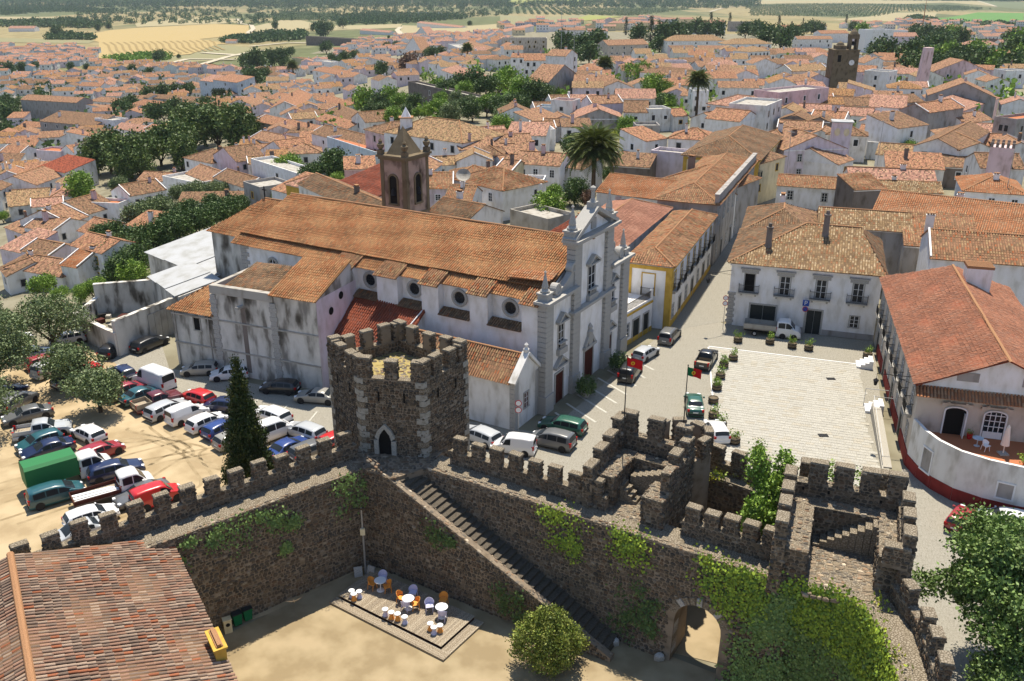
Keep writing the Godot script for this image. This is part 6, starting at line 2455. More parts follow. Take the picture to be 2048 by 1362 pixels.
func street_buildings() -> void:
	var o:=street_front("white house with yellow trim and balconies at the street corner",V2(19.2,-103.4),V2(29.4,-128.3),8.2,5.6,"aged","white",7,"yellow")
	for i in 1:
		var z:=-2.8
		window(o,V3(-0.02,5.6,z),1.5,2.6,-PI/2,"yellow","white_paint",false)
		balcony(o,V3(-0.04,4.3,z),1.6,-PI/2)
	street_front("broad pink-orange roof with skylights behind the corner house",V2(12.6,-107.5),V2(23.4,-131.5),8.5,9.0,"pinkish","white_worn",0,"")
	var p:=street_front("long grey palace front with parapet and tall windows on the street",V2(30.2,-130.2),V2(44.2,-164.0),9.4,9.0,"aged","grey_wall",9,"",false)
	var par:=MB.new()
	par.blk(V3(-0.1,9.5,-0.4),V3(36.6,10.7,0.15))
	par.blk(V3(-0.2,10.7,-0.5),V3(36.7,10.9,0.25))
	part(par,"parapet",M.grey_wall,p)
	street_front("cream mansion with yellow pilasters further up the street",V2(45.6,-167.2),V2(57.2,-194.0),9.0,14.0,"brown","cream",7,"yellow")
	# low terrace house beside the facade
	var t:=thing("terrace_house","low white terrace house with yellow base between church and corner house","house",V3(13.0,0,-97.6),atan2(0.81,0.58))
	var mb:=MB.new()
	mb.blk(V3(-0.6,-1,-6),V3(7.0,4.2,0))
	part(mb,"wall",M.white,t)
	var y:=MB.new()
	y.blk(V3(-0.6,0,0),V3(7.0,0.6,0.08))
	y.blk(V3(-0.6,3.7,0),V3(7.0,3.95,0.12))
	part(y,"trim",M.yellow,t)
	door(t,V3(5.4,0,0),1.2,2.7,0,"granite","dark_door")
	door(t,V3(2.9,0,0),1.5,2.7,0,"granite","dark_door")
	window(t,V3(0.7,1.9,0),0.9,1.5)
	var rl:=MB.new()
	for k in 62:
		rl.box(V3(-0.5+k*0.12,4.7,-0.1),V3(0.03,0.9,0.03))
	rl.box(V3(3.2,5.15,-0.1),V3(7.6,0.06,0.08))
	part(rl,"railing",M.iron,t)
	var ps:=MB.new()
	ps.box(V3(-0.4,4.8,-0.1),V3(0.3,1.2,0.3))
	ps.box(V3(6.8,4.8,-0.1),V3(0.3,1.2,0.3))
	part(ps,"post",M.white,t)
func yard_ruin() -> void:
	# walled yard left of the annex
	var o:=thing("walled_yard","roofless walled yard with peeling plaster and a metal gate","yard",V3(-37.5,0,-93.0),atan2(-0.3,-0.95) )
	o.rotation.y=0.0
	var seg:=[[V2(-53.0,-101.7),V2(-45.0,-95.1),2.8],[V2(-45.0,-95.1),V2(-40.9,-103.6),4.2],[V2(-53.2,-109.0),V2(-53.0,-101.7),2.2],[V2(-46.6,-110.8),V2(-53.2,-109.0),4.0]]
	o.position=Vector3.ZERO
	for s in seg:
		var a: Vector2=s[0]
		var b: Vector2=s[1]
		var u:=V3(b.x-a.x,0,b.y-a.y)
		var l:=u.length()
		u /= l
		var w:=MB.new()
		w.box(V3((a.x+b.x)*0.5,s[2]*0.5-1.0,(a.y+b.y)*0.5),V3(l+0.2,s[2]+2.0,0.4+0.01*l),Basis(u,Vector3.UP,V3(-u.z,0,u.x)))
		w.box(V3((a.x+b.x)*0.5,s[2]+0.06,(a.y+b.y)*0.5),V3(l+0.24,0.12,0.6),Basis(u,Vector3.UP,V3(-u.z,0,u.x)))
		part(w,"wall",M.white_heavy if s[2]<5.0 else M.concrete,o)
	var u2:=V3(4.1,0,-8.5).normalized()
	var n2:=V3(-u2.z,0,u2.x)
	for k in 4:
		var g:=MB.new()
		g.box(V3(-45.0,0,-95.1)+u2*(5.0+k*0.95)+V3(0,1.75,0)+n2*0.3,V3(0.9,3.5,0.06),Basis(u2,Vector3.UP,n2))
		part(g,"gate_panel",M.concrete,o)
	for i in 14:
		var q:=MB.new()
		q.box(V3(rnd(-52,-46),rnd(0.2,0.8),rnd(-108,-100)),V3(rnd(0.3,1.6),rnd(0.2,0.9),rnd(0.3,1.0)),Basis(Vector3.UP,rnd(0,3)))
		part(q,"rubbish",[M.door_wood,M.iron,M.concrete,M.deck_wood][i % 4],o)
	# white sheds behind
	for d in [["large shed with three white sheet metal roofs behind the walled yard",V2(-50.4,-120.1),V2(-38.0,-108.4),5.0,11.0,1.7],["small shed with a pale sheet metal roof against the annex",V2(-46.5,-110.6),V2(-40.2,-102.7),4.5,5.5,1.0]]:
		var a: Vector2=d[1]
		var b: Vector2=d[2]
		var u:=(b-a)
		var l:=u.length()
		u /= l
		var s:=thing("metal_shed",d[0],"shed",V3(a.x,0,a.y),atan2(-u.y,u.x))
		var w:=MB.new()
		w.hexa([V3(0,-6,0),V3(l,-6,0),V3(l,-6,-d[4]),V3(0,-6,-d[4]),V3(0,d[3],0),V3(l,d[3],0),V3(l,d[3]+d[5],-d[4]),V3(0,d[3]+d[5],-d[4])])
		part(w,"wall",M.white_heavy,s)
		var k:=3 if l>10 else 2
		for i in k:
			var rf:=MB.new()
			var x0:=l*i/k-0.2
			var x1:=l*(i+1)/k-0.26
			var lift:=0.1*(i % 2)
			rf.hexa([V3(x0,d[3]+0.03+lift,0.4),V3(x1,d[3]+0.03+lift,0.4),V3(x1,d[3]+d[5]+0.05+lift,-d[4]),V3(x0,d[3]+d[5]+0.05+lift,-d[4]),V3(x0,d[3]+0.12+lift,0.4),V3(x1,d[3]+0.12+lift,0.4),V3(x1,d[3]+d[5]+0.14+lift,-d[4]),V3(x0,d[3]+d[5]+0.14+lift,-d[4])])
			part(rf,"roof_sheet",M.metal_roof,s)
func tiled_building() -> void:
	var o:=thing("yard_building","long castle yard building with old tiled roof and yellow chimney","building")
	var e0:=V3(-21.6,7.4,-48.0)
	var e1:=V3(-9.5,7.4,-28.4)
	var r0:=V3(-28.2,10.0,-42.5)
	var r1:=r0+e1-e0
	var l0:=V3(-34.8,7.4,-37.0)
	var l1:=l0+e1-e0
	o.set_meta("near_z",-48.0)
	slope(o,e1,e0,r0,r1,"weathered",0.275,0.44,300)
	o.set_meta("near_z",1e9)
	slope(o,l0,l1,r1,r0,"weathered",0.275,0.44)
	ridge(o,r0+V3(0,0.06,0),r1+V3(0,0.06,0),0.2)
	var w:=MB.new()
	var x:=(e0-r0).normalized()
	var pl:=PackedVector2Array()
	for p in [l1,e1-V3(0.3,0,0.2),e0-V3(0.4,0,-0.1),l0]:
		pl.append(V2(p.x,p.z))
	w.prism(pl,-0.5,7.2)
	w.tri(e0-V3(0.4,0.2,-0.1),l0+V3(0,-0.2,0),r0+V3(0,-0.2,0))
	part(w,"wall",M.cream,o)
	var u:=(e1-e0).normalized()
	var n:=u.cross(Vector3.UP)
	var c:=MB.new()
	var at:=e0+u*12.1+n*0.15
	c.box(at+V3(0,0.1,0),V3(1.7,1.3,0.55),Basis(u,Vector3.UP,n))
	var ch:=part(c,"chimney",M.yellow,o)
	c=MB.new()
	c.box(at+V3(0,0.79,0),V3(1.85,0.1,0.72),Basis(u,Vector3.UP,n))
	part(c,"rim",M.yellow,ch)
	c=MB.new()
	c.box(at+V3(0,0.87,0),V3(1.5,0.06,0.36),Basis(u,Vector3.UP,n))
	c.bar(at+u*-0.75+V3(0,0.94,0),at+u*0.75+V3(0,0.94,0),0.2,0.16)
	part(c,"cap",M.ridge,ch)
# ---------------------------------------------------------------- landmarks
func landmarks() -> void:
	# clock tower
	var o:=thing("clock_tower","tall brown stone clock tower with small open belfry on top","tower",V3(122.5,-1.0,-345.0),-0.1)
	var mb:=MB.new()
	mb.blk(V3(-4.6,-3,-9),V3(4.6,17.0,0))
	part(mb,"wall",M.tower_stone,o)
	var t:=MB.new()
	t.blk(V3(-4.8,16.9,-9.2),V3(4.8,17.3,0.2))
	t.blk(V3(-3.6,17.3,-6),V3(0.0,18.6,-1))
	t.blk(V3(0.9,17.3,-4.6),V3(1.7,22.0,-1.2))
	t.blk(V3(3.3,17.3,-4.6),V3(4.1,22.0,-1.2))
	t.blk(V3(0.8,21.0,-4.7),V3(4.2,22.6,-1.1))
	t.lathe(V3(2.5,22.6,-2.9),[V2(1.7,0),V2(1.2,0.9),V2(0.5,1.6),V2(0.0,2.2)],10)
	t.lathe(V3(-1.8,18.6,-3.5),[V2(1.6,0),V2(1.1,0.9),V2(0.0,1.5)],10)
	part(t,"belfry",M.tower_stone,o)
	var b:=MB.new()
	b.lathe(V3(2.5,18.8,-2.9),[V2(0.7,0),V2(0.5,0.8),V2(0.3,1.3),V2(0.0,1.4)],10)
	part(b,"bell",M.iron,o)
	var ax:=Basis(Vector3.RIGHT,V3(0,0,1),V3(0,-1,0))
	var f:=MB.new()
	f.lathe(V3(2.2,12.8,0),[V2(0.95,0),V2(0.95,0.12),V2(0.0,0.12)],20,ax)
	var cf:=part(f,"clock_face",M.white_paint,o)
	var h:=MB.new()
	h.bar(V3(2.2,12.8,0.15),V3(2.2,13.5,0.15),0.1,0.03)
	h.bar(V3(2.2,12.8,0.17),V3(2.65,12.6,0.17),0.1,0.03)
	for k in 12:
		var a:=TAU*k/12.0
		h.box(V3(2.2+sin(a)*0.8,12.8+cos(a)*0.8,0.14),V3(0.08,0.08,0.03))
	part(h,"hands",M.iron,cf)
	var w:=MB.new()
	w.blk(V3(-2.9,13.0,0),V3(-1.7,15.4,0.04))
	part(w,"bell_opening",M.hole,o)
	# white cupola of the convent
	var c:=thing("cupola","small white pyramid cupola above the convent roof","cupola",V3(-24.6,0,-213.0),0.1)
	mb=MB.new()
	mb.blk(V3(-1.4,4,-2.8),V3(1.4,10.2,0))
	part(mb,"wall",M.white,c)
	mb=MB.new()
	mb.blk(V3(-1.7,10.2,-3.1),V3(1.7,10.4,0.3))
	part(mb,"cornice",M.ridge,c)
	mb=MB.new()
	var q:=[V3(-1.1,10.4,-0.3),V3(1.1,10.4,-0.3),V3(1.1,10.4,-2.5),V3(-1.1,10.4,-2.5)]
	for i in 4:
		mb.tri(q[i],q[(i+1) % 4],V3(0,12.7,-1.4))
	part(mb,"spire",M.white,c)
	# crenellated chimney house
	var k:=thing("crenellated_turret","pinkish square turret with crenellated top among the right hand roofs","turret",V3(90.0,0,-166.5),-0.5)
	mb=MB.new()
	mb.blk(V3(-2.0,0,-4.0),V3(2.0,11.4,0))
	part(mb,"wall",M.pink,k)
	for i in 5:
		for z in [-0.4,-4.0]:
			mb=MB.new()
			mb.blk(V3(-2.0+i*0.88,11.4,z),V3(-1.5+i*0.88,12.3,z+0.4))
			part(mb,"crenel",M.dark_wall,k)
	# oval window turret
	var v:=thing("roof_turret","lilac roof turret with two oval windows and metal roof","turret",V3(71.9,-2.4,-199.0),-0.25)
	mb=MB.new()
	mb.blk(V3(-2.0,4,-3.4),V3(2.0,13.6,0))
	part(mb,"wall",M.lilac,v)
	mb=MB.new()
	mb.blk(V3(-2.3,13.6,-3.7),V3(2.3,13.85,0.3))
	part(mb,"roof",M.metal_roof,v)
	for x in [-0.95,0.95]:
		mb=MB.new()
		mb.lathe(V3(x,11.6,0),[V2(0.6,0),V2(0.6,0.1),V2(0.42,0.12),V2(0.0,0.06)],14,Basis(Vector3.RIGHT,V3(0,0,1),V3(0,-1.4,0)))
		part(mb,"oval_window",M.cream,v)
	# white tall chimney
	var wc:=thing("water_tower","tall slanting whitewashed chimney stump above the plaza trees","chimney",V3(152.5,0,-345.0))
	mb=MB.new()
	mb.hexa([V3(-2.4,-2,0),V3(1.6,-2,0),V3(1.6,-2,-3),V3(-2.4,-2,-3),V3(-1.0,17,0),V3(1.8,17,0),V3(1.8,17,-3),V3(-1.0,17,-3)])
	part(mb,"wall",M.pink,wc)
	# masts
	for m in [["tall thin guyed antenna mast standing in the middle of town",V3(23.4,-0.6,-356.0),27.0],["second taller thin mast behind the town hall",V3(29.5,-5,-567.0),58.0],["red and white lattice mast beyond the hotel",V3(665.0,-30,-1543.0),46.0]]:
		var s:=thing("antenna_mast",m[0],"mast",m[1])
		mb=MB.new()
		var r: float=0.3 if m[1].x>300.0 else 0.06
		mb.lathe(Vector3.ZERO,[V2(r*3.0,-2),V2(r*2.0,m[2]*0.5),V2(r*0.6,m[2]),V2(0.0,m[2])],5)
		part(mb,"pole",M.steel if m[1].x<300.0 else M.terracotta,s)
	for a in [[V3(-146.5,-20.5,-261),12.0,"at the far left by the rounded corner building"],[V3(-33,-3,-196),11.0,"just left of the white convent"],[V3(52,0,-170),14.0,"beside the narrow street"],[V3(77,0,-190),13.0,"near the oval window turret"],[V3(82.7,0,-149),14.0,"over the bright orange hall roof"]]:
		var s:=thing("television_aerial","thin television aerial "+a[2],"aerial",a[0],0.3)
		mb=MB.new()
		mb.bar(Vector3.ZERO,V3(0,a[1],0),0.07)
		part(mb,"pole",M.steel,s)
		mb=MB.new()
		for i in 5:
			mb.bar(V3(-0.4,a[1]-0.2-0.02*i,-0.8+i*0.4),V3(0.4,a[1]-0.2-0.02*i,-0.8+i*0.4),0.03)
		mb.bar(V3(0,a[1]-0.24,-0.9),V3(0,a[1]-0.24,0.9),0.03)
		part(mb,"antenna",M.steel,s)
	var dish:=thing("satellite_dish","big grey satellite dish on the roof behind the church","satellite dish",V3(-7.6,10.9,-140.0))
	mb=MB.new()
	mb.bar(V3(0,-2,0),V3(0,0.5,0),0.12)
	part(mb,"pole",M.steel,dish)
	mb=MB.new()
	mb.lathe(V3(0,0.8,0),[V2(0.0,-0.3),V2(0.7,-0.18),V2(1.15,0.1),V2(1.15,0.14),V2(0.7,-0.12),V2(0.0,-0.24)],18,Basis(Vector3.RIGHT,V3(0,0.7,0.7),V3(0,-0.7,0.7)))
	part(mb,"dish",M.concrete,dish)
# ---------------------------------------------------------------- small things
func chair(label: String,at: Vector3,yaw: float,m: Material,group: String) -> Node3D:
	var o:=thing("chair",label,"chair",at,yaw,group)
	if not cache.has("chair"):
		var s:=MB.new()
		s.hexa([V3(-0.24,0.41,0.25),V3(0.24,0.41,0.25),V3(0.2,0.41,-0.2),V3(-0.2,0.41,-0.2),V3(-0.25,0.45,0.26),V3(0.25,0.45,0.26),V3(0.21,0.44,-0.21),V3(-0.21,0.44,-0.21)])
		var b:=MB.new()
		for i in 8:
			var a0:=PI*i/8.0
			var a1:=PI*(i+1)/8.0
			var r:=0.27
			var y0:=0.62+0.2*sin(a0)
			var y1:=0.62+0.2*sin(a1)
			var p0:=V3(-cos(a0)*r,0.45,-sin(a0)*r*0.85)
			var p1:=V3(-cos(a1)*r,0.45,-sin(a1)*r*0.85)
			var q0:=V3(p0.x*1.12,y0,p0.z*1.2)
			var q1:=V3(p1.x*1.12,y1,p1.z*1.2)
			b.quad(p0,p1,q1,q0)
			b.quad(p1*V3(0.93,1,0.93),p0*V3(0.93,1,0.93),q0*V3(0.94,1,0.94),q1*V3(0.94,1,0.94))
			b.quad(q0,q1,q1*V3(0.94,1,0.94),q0*V3(0.94,1,0.94))
		var l:=MB.new()
		l.bar(V3(0,0.42,0),V3(0.04,0,0.05),0.035)
		cache["chair"]=[s.mesh(),b.mesh(),l.mesh()]
	o.scale=Vector3.ONE*1.1
	put(cache["chair"][0],"seat",m,o)
	put(cache["chair"][1],"backrest",m,o)
	for x in [-1.0,1.0]:
		for z in [-1.0,1.0]:
			var l:=put(cache["chair"][2],"leg",m,o)
			l.position=V3(x*0.19,0,z*0.18)
			l.rotation.y=atan2(-z,x)
	return o
func stool(label: String,at: Vector3,m: Material) -> void:
	var o:=thing("stool",label,"stool",at,0.0,"hourglass stools on the deck")
	if not cache.has("stool"):
		var b:=MB.new()
		b.lathe(Vector3.ZERO,[V2(0.19,0),V2(0.11,0.2),V2(0.11,0.28),V2(0.19,0.44)],14)
		var t:=MB.new()
		t.lathe(Vector3.ZERO,[V2(0.19,0.44),V2(0.2,0.46),V2(0.19,0.48),V2(0.0,0.485)],14)
		cache["stool"]=[b.mesh(),t.mesh()]
	o.scale=Vector3.ONE*1.1
	put(cache["stool"][0],"base",m,o)
	put(cache["stool"][1],"seat",M.white_plastic,o)
func courtyard_things() -> void:
	# wooden deck
	var u:=V3(0.823,0,0.568)
	var w:=V3(0.42,0,-0.907)
	var d:=thing("deck","low grey wooden deck with a step, set against the stair wall","deck",V3(-12.1,0,-51.5),atan2(-u.z,u.x))
	var L:=9.2
	var D:=3.6
	var bx:=MB.new()
	bx.blk(V3(0.1,0,-D),V3(L-0.1,0.3,-0.1))
	part(bx,"frame",M.door_wood,d)
	var mats:=[]
	for k in 4:
		var m: StandardMaterial3D=M.deck_wood.duplicate()
		m.albedo_color=[lin(0.4,0.34,0.265),lin(0.36,0.3,0.23),lin(0.44,0.38,0.3),lin(0.33,0.28,0.22)][k]
		mats.append(m)
	var n:=63
	for i in n:
		var p:=MB.new()
		p.blk(V3(i*L/n,0.3,-D),V3((i+0.93)*L/n,0.335,0.02))
		part(p,"plank",mats[rng.randi() % 4],d)
	for s in [[V3(-0.1,0.0,0.04),V3(L+0.75,0.15,0.75)],[V3(L+0.02,0.0,-D),V3(L+0.75,0.15,0.036)]]:
		for k in 5:
			var p:=MB.new()
			var a: Vector3=s[0]
			var b: Vector3=s[1]
			if b.x-a.x>2.0:
				p.blk(V3(a.x,a.y,lerpf(a.z,b.z,k/5.0)),V3(b.x,b.y,lerpf(a.z,b.z,(k+0.92)/5.0)))
			else:
				p.blk(V3(lerpf(a.x,b.x,k/5.0),a.y,a.z),V3(lerpf(a.x,b.x,(k+0.92)/5.0),b.y,b.z))
			part(p,"step_plank",mats[rng.randi() % 4],d)
	var T:=0.336
	var or_: Material=M.orange_plastic
	var li: Material=M.lilac_plastic
	table("round white table of the left group near the wall",V3(-9.19,T,-52.02))
	table("round white table in the middle group of chairs",V3(-7.03,T,-50.05))
	table("round white table at the right end of the deck",V3(-4.70,T,-49.17))
	chair("orange chair left of the left table",V3(-9.80,T,-52.19),1.2,or_,"moulded chairs on the deck")
	chair("orange chair right of the left table",V3(-8.67,T,-51.87),-1.2,or_,"moulded chairs on the deck")
	chair("lilac chair behind the left table in the wall shade",V3(-9.13,T,-52.87),0.1,li,"moulded chairs on the deck")
	chair("orange chair left of the middle table",V3(-7.61,T,-50.64),1.2,or_,"moulded chairs on the deck")
	chair("orange chair right of the middle table",V3(-6.51,T,-49.99),-1.3,or_,"moulded chairs on the deck")
	chair("lilac chair behind the middle table",V3(-6.83,T,-51.19),-0.2,li,"moulded chairs on the deck")
	chair("lilac chair in front of the middle table",V3(-7.21,T,-49.85),2.9,li,"moulded chairs on the deck")
	chair("lilac chair standing alone between the tables",V3(-5.58,T,-49.79),0.2,li,"moulded chairs on the deck")
	chair("orange chair behind the right table",V3(-4.67,T,-50.44),-0.2,or_,"moulded chairs on the deck")
	chair("lilac chair in front of the right table",V3(-4.64,T,-48.88),3.0,li,"moulded chairs on the deck")
	stool("lilac stool at the left edge of the deck, back one",V3(-11.09,T,-51.31),li)
	stool("orange stool at the left edge of the deck",V3(-10.88,T,-50.95),or_)
	stool("lilac stool at the left edge, nearest the chairs",V3(-10.55,T,-51.23),li)
	stool("lilac stool first in the row of four",V3(-8.51,T,-49.33),li)
	stool("orange stool second in the row of four",V3(-8.06,T,-49.02),or_)
	stool("orange stool third in the row of four",V3(-7.62,T,-48.87),or_)
	stool("lilac stool last in the row of four",V3(-7.12,T,-48.56),li)
	stool("orange stool left in the front right trio",V3(-5.36,T,-47.89),or_)
	stool("lilac stool in the middle of the front right trio",V3(-5.10,T,-47.52),li)
	stool("orange stool right in the front right trio",V3(-4.71,T,-47.71),or_)
	# pole with crossbar in the corner
	var pole:=thing("lamp_pole","old pole with crossbar and yellow box in the wall corner","pole",V3(-10.6,0,-54.3))
	var pm:=MB.new()
	pm.lathe(Vector3.ZERO,[V2(0.09,0),V2(0.06,5.6),V2(0.0,5.6)],8)
	part(pm,"pole",M.steel,pole)
	pm=MB.new()
	pm.bar(V3(-0.75,5.5,0.1),V3(0.75,5.55,0.0),0.12)
	part(pm,"crossbar",M.bark,pole)
	pm=MB.new()
	pm.box(V3(0.02,3.7,0.13),V3(0.34,0.5,0.16))
	part(pm,"box",M.cream,pole)
	for q in [["pale stone slab leaning left of the corner pole",V3(-11.1,0.35,-54.1),0.3],["pale stone slab leaning right of the corner pole",V3(-10.2,0.35,-54.2),-0.5]]:
		var s:=thing("stone_slab",q[0],"stone slab",q[1],q[2])
		var sm:=MB.new()
		sm.box(Vector3.ZERO,V3(0.6,0.75,0.1),Basis(Vector3.RIGHT,-0.35))
		part(sm,"slab",M.granite,s)
	var bin:=thing("litter_bin","yellowish concrete litter bin with a round opening","litter bin",V3(-18.75,0,-48.1),0.5)
	var bm:=MB.new()
	bm.box(V3(0,0.5,0),V3(0.5,1.0,0.42))
	bm.box(V3(0,1.03,0),V3(0.56,0.06,0.48))
	part(bm,"body",M.cream,bin)
	bm=MB.new()
	bm.lathe(V3(0,0.68,0.212),[V2(0.14,0),V2(0.14,0.015),V2(0.0,0.015)],14,Basis(Vector3.RIGHT,V3(0,0,1),V3(0,-1,0)))
	part(bm,"opening",M.hole,bin)
	for i in 2:
		var gb:=thing("wheeled_bin",["dark green wheeled bin against the wall, nearer the corner","dark green wheeled bin touching the concrete litter bin"][i],"wheeled bin",V3(-17.8-i*0.55,0,-49.3+i*0.5),0.65,"dark green wheeled bins")
		var g:=MB.new()
		g.hexa([V3(-0.24,0.1,0.24),V3(0.24,0.1,0.24),V3(0.24,0.1,-0.24),V3(-0.24,0.1,-0.24),V3(-0.3,0.95,0.3),V3(0.3,0.95,0.3),V3(0.3,0.95,-0.3),V3(-0.3,0.95,-0.3)])
		part(g,"body",M.flag_green,gb)
		g=MB.new()
		g.box(V3(0,0.99,0),V3(0.64,0.07,0.66))
		part(g,"lid",M.dark_door,gb)
	for i in 3:
		var st:=put(stone_mesh(i),"loose_stone",M.granite,self)
		st.position=[V3(9.3,0.25,-45.4),V3(5.8,0.3,-47.3),V3(6.6,0.25,-46.8)][i]
		st.basis=Basis(Vector3.RIGHT,-1.2)*Basis.from_scale(V3(0.7,0.5,0.6))
		tag(st,["squared loose stone lying beside the gate arch","dark boulder at the foot of the stair","smaller boulder at the stair foot towards the gate"][i],"stone")
	# bird on the wing over the yard
	var b:=thing("swift","small brown bird gliding over the yard, wings spread","bird",V3(-12.4,7.2,-42.0),0.4)
	var bb:=MB.new()
	bb.lathe(Vector3.ZERO,[V2(0.0,-0.16),V2(0.05,-0.06),V2(0.055,0.03),V2(0.03,0.12),V2(0.0,0.17)],8,Basis(Vector3.UP,V3(0,0,1),V3(1,0,0)))
	for s in [-1.0,1.0]:
		var p:=[V3(s*0.03,0.02,0.06),V3(s*0.25,0.1,0.1),V3(s*0.5,0.12,-0.06),V3(s*0.22,0.08,-0.01),V3(s*0.03,0.015,-0.05)]
		bb.quad(p[0],p[1],p[3],p[4])
		bb.tri(p[1],p[2],p[3])
		bb.tri(V3(0,0,-0.13),V3(s*0.06,0,-0.26),V3(0,0,-0.18))
	part(bb,"body",M.bark,b)
	# ivy on the walls
	var m:=V3(0.857,0,0.514)
	var n2:=V3(-0.514,0,0.857)
	var P:=V3(-6.2,0,-55.7)+n2*0.66
	var W:=V3(-n2.x*0.6,8,-n2.z*0.6).normalized()
	var dl:=V3(0.773,0,-0.634)
	var E:=V3(-10.5,0,-55.5)-dl*27.0+V3(0.634,0,0.773)*0.1
	ivy("ivy band hanging from the top of the left yard wall",E,dl,Vector3.UP,PV([V2(12.5,6.0),V2(21.5,6.6),V2(21.5,7.9),V2(12.5,7.6)]),900,0.18,0.12,"ash")
	ivy("ivy tongue on the middle of the left yard wall",E,dl,Vector3.UP,PV([V2(18.2,2.6),V2(20.2,3.0),V2(22.0,7.4),V2(20.0,7.4),V2(19.6,5.0)]),700,0.18,0.12,"ash")
	ivy("ivy tuft hanging from the wall corner below the tower",E,dl,Vector3.UP,PV([V2(24.8,5.2),V2(26.8,5.2),V2(26.8,8.0),V2(25.2,8.0)]),420,0.18,0.25,"ash")
	ivy("thin creeper along the stair flank wall",V3(-10.5,0,-55.5)+V3(-0.05,0,0.1),V3(0.85,0,0.527),Vector3.UP,PV([V2(3.6,5.9),V2(6.6,4.4),V2(9.2,3.1),V2(9.4,3.9),V2(6.2,5.6),V2(3.6,7.0)]),520,0.17,0.15,"dark")
	ivy("creeper patch low on the stair flank wall",V3(-10.5,0,-55.5)+V3(-0.05,0,0.1),V3(0.85,0,0.527),Vector3.UP,PV([V2(11.5,0.9),V2(13.6,0.6),V2(13.2,2.2),V2(11.6,3.0)]),500,0.17,0.15,"dark")
	ivy("bright ivy tuft on the main wall top below the left turret",P,m,W,PV([V2(9.6,6.0),V2(12.4,5.4),V2(12.6,8.1),V2(9.4,8.1)]),900,0.18,0.2)
	ivy("bright ivy tuft on the main wall top in front of the left turret",P,m,W,PV([V2(14.6,6.6),V2(18.0,6.4),V2(18.2,8.2),V2(14.6,8.2)]),700,0.18,0.2)
	ivy("ivy cascade on the main wall right of the gate arch",P,m,W,PV([V2(20.9,6.4),V2(22.4,5.0),V2(24.2,5.2),V2(24.6,8.2),V2(20.7,8.2)]),2300,0.19,0.25)
	ivy("dark ivy patch on the main wall left of the gate arch",P,m,W,PV([V2(15.6,1.2),V2(18.2,1.2),V2(18.4,4.6),V2(15.8,4.8)]),750,0.18,0.1,"dark")
	var q:=V3(16.0,0,-42.4)+n2*0.1
	ivy("broad ivy covering the lower wall right of the gate",P,m,W,PV([V2(22.6,0.2),V2(25.9,0.2),V2(25.9,8.0),V2(24.0,5.6)]),4200,0.19,0.12,"ash")
	var pts:=[V2(16.0,-42.4),V2(18.0,-41.5),V2(19.2,-40.1),V2(19.5,-38.2),V2(19.0,-35.0),V2(17.9,-31.0)]
	for i in 5:
		var a: Vector2=pts[i]
		var c: Vector2=pts[i+1]
		var l:=a.distance_to(c)
		ivy(["thick ivy over the bend of the wall, first stretch","thick ivy over the bend of the wall, outer curve","thick ivy over the turned wall beside the wall walk","long ivy curtain on the wall along the lane","ivy curtain at the lower end of the lane wall"][i],V3(a.x,0,a.y),V3((c.x-a.x)/l,0,(c.y-a.y)/l),Vector3.UP,PV([V2(-0.2,5.4-i*0.5),V2(l+0.2,5.4-i*0.5),V2(l+0.2,8.3),V2(-0.2,8.3)]),int(1700*l),0.19,0.35)
		if i<3:
			ivy(["dark ivy low on the wall under the first bend","dark ivy low on the outer curve of the wall","dark ivy low beside the wall walk"][i],V3(a.x,0,a.y),V3((c.x-a.x)/l,0,(c.y-a.y)/l),Vector3.UP,PV([V2(-0.1,0.5),V2(l+0.1,0.5),V2(l+0.1,5.5),V2(-0.1,5.5)]),int(1200*l),0.19,0.12,"ash")
	var wd:=part(MB.new(),"weeds",M.leaf,self)
	wd.mesh=foliage([[V3(15.2,7.8,-55.0),V3(1.4,0.25,0.5)],[V3(17.2,7.8,-53.4),V3(1.0,0.2,0.4)],[V3(19.6,8.1,-36.5),V3(0.25,0.15,2.5)],[V3(20.3,8.1,-40.8),V3(0.3,0.2,1.2)]],500,0.22,"yellow",12,0.5)
	tag(wd,"dry weeds growing on wall ledges around the gate turrets","weeds","","stuff")
func flag(o: Node3D,h: float,cols: Array,emblem: bool) -> void:
	var n:=12
	for k in cols.size():
		var f:=MB.new()
		var x0: float=cols[k][0]
		var x1: float=cols[k][1]
		for i in n:
			var a:=lerpf(x0,x1,float(i)/n)
			var b:=lerpf(x0,x1,float(i+1)/n)
			var za:=0.05*sin(a*5.0)
			var zb:=0.05*sin(b*5.0)
			f.quad(V3(a*0.6,h-0.65-0.2*a,za),V3(b*0.6,h-0.65-0.2*b,zb),V3(b*0.6,h-0.04-0.16*b,zb+0.05),V3(a*0.6,h-0.04-0.16*a,za+0.05))
		part(f,"flag_cloth",cols[k][2],o)
	var e:=MB.new()
	var ex:=0.62
	for s in [-1.0,1.0]:
		e.lathe(V3(ex*0.6,h-0.46,s*0.09),[V2(0.13,0),V2(0.13,0.006),V2(0.0,0.006)],14,Basis(Vector3.RIGHT,V3(0,0,s),V3(0,-s,0)))
	part(e,"emblem",M.flag_yellow,o)
	if emblem:
		var r:=MB.new()
		for s in [-1.0,1.0]:
			r.box(V3(ex*0.6,h-0.46,s*0.105),V3(0.1,0.13,0.01))
		part(r,"shield",M.flag_red,o)
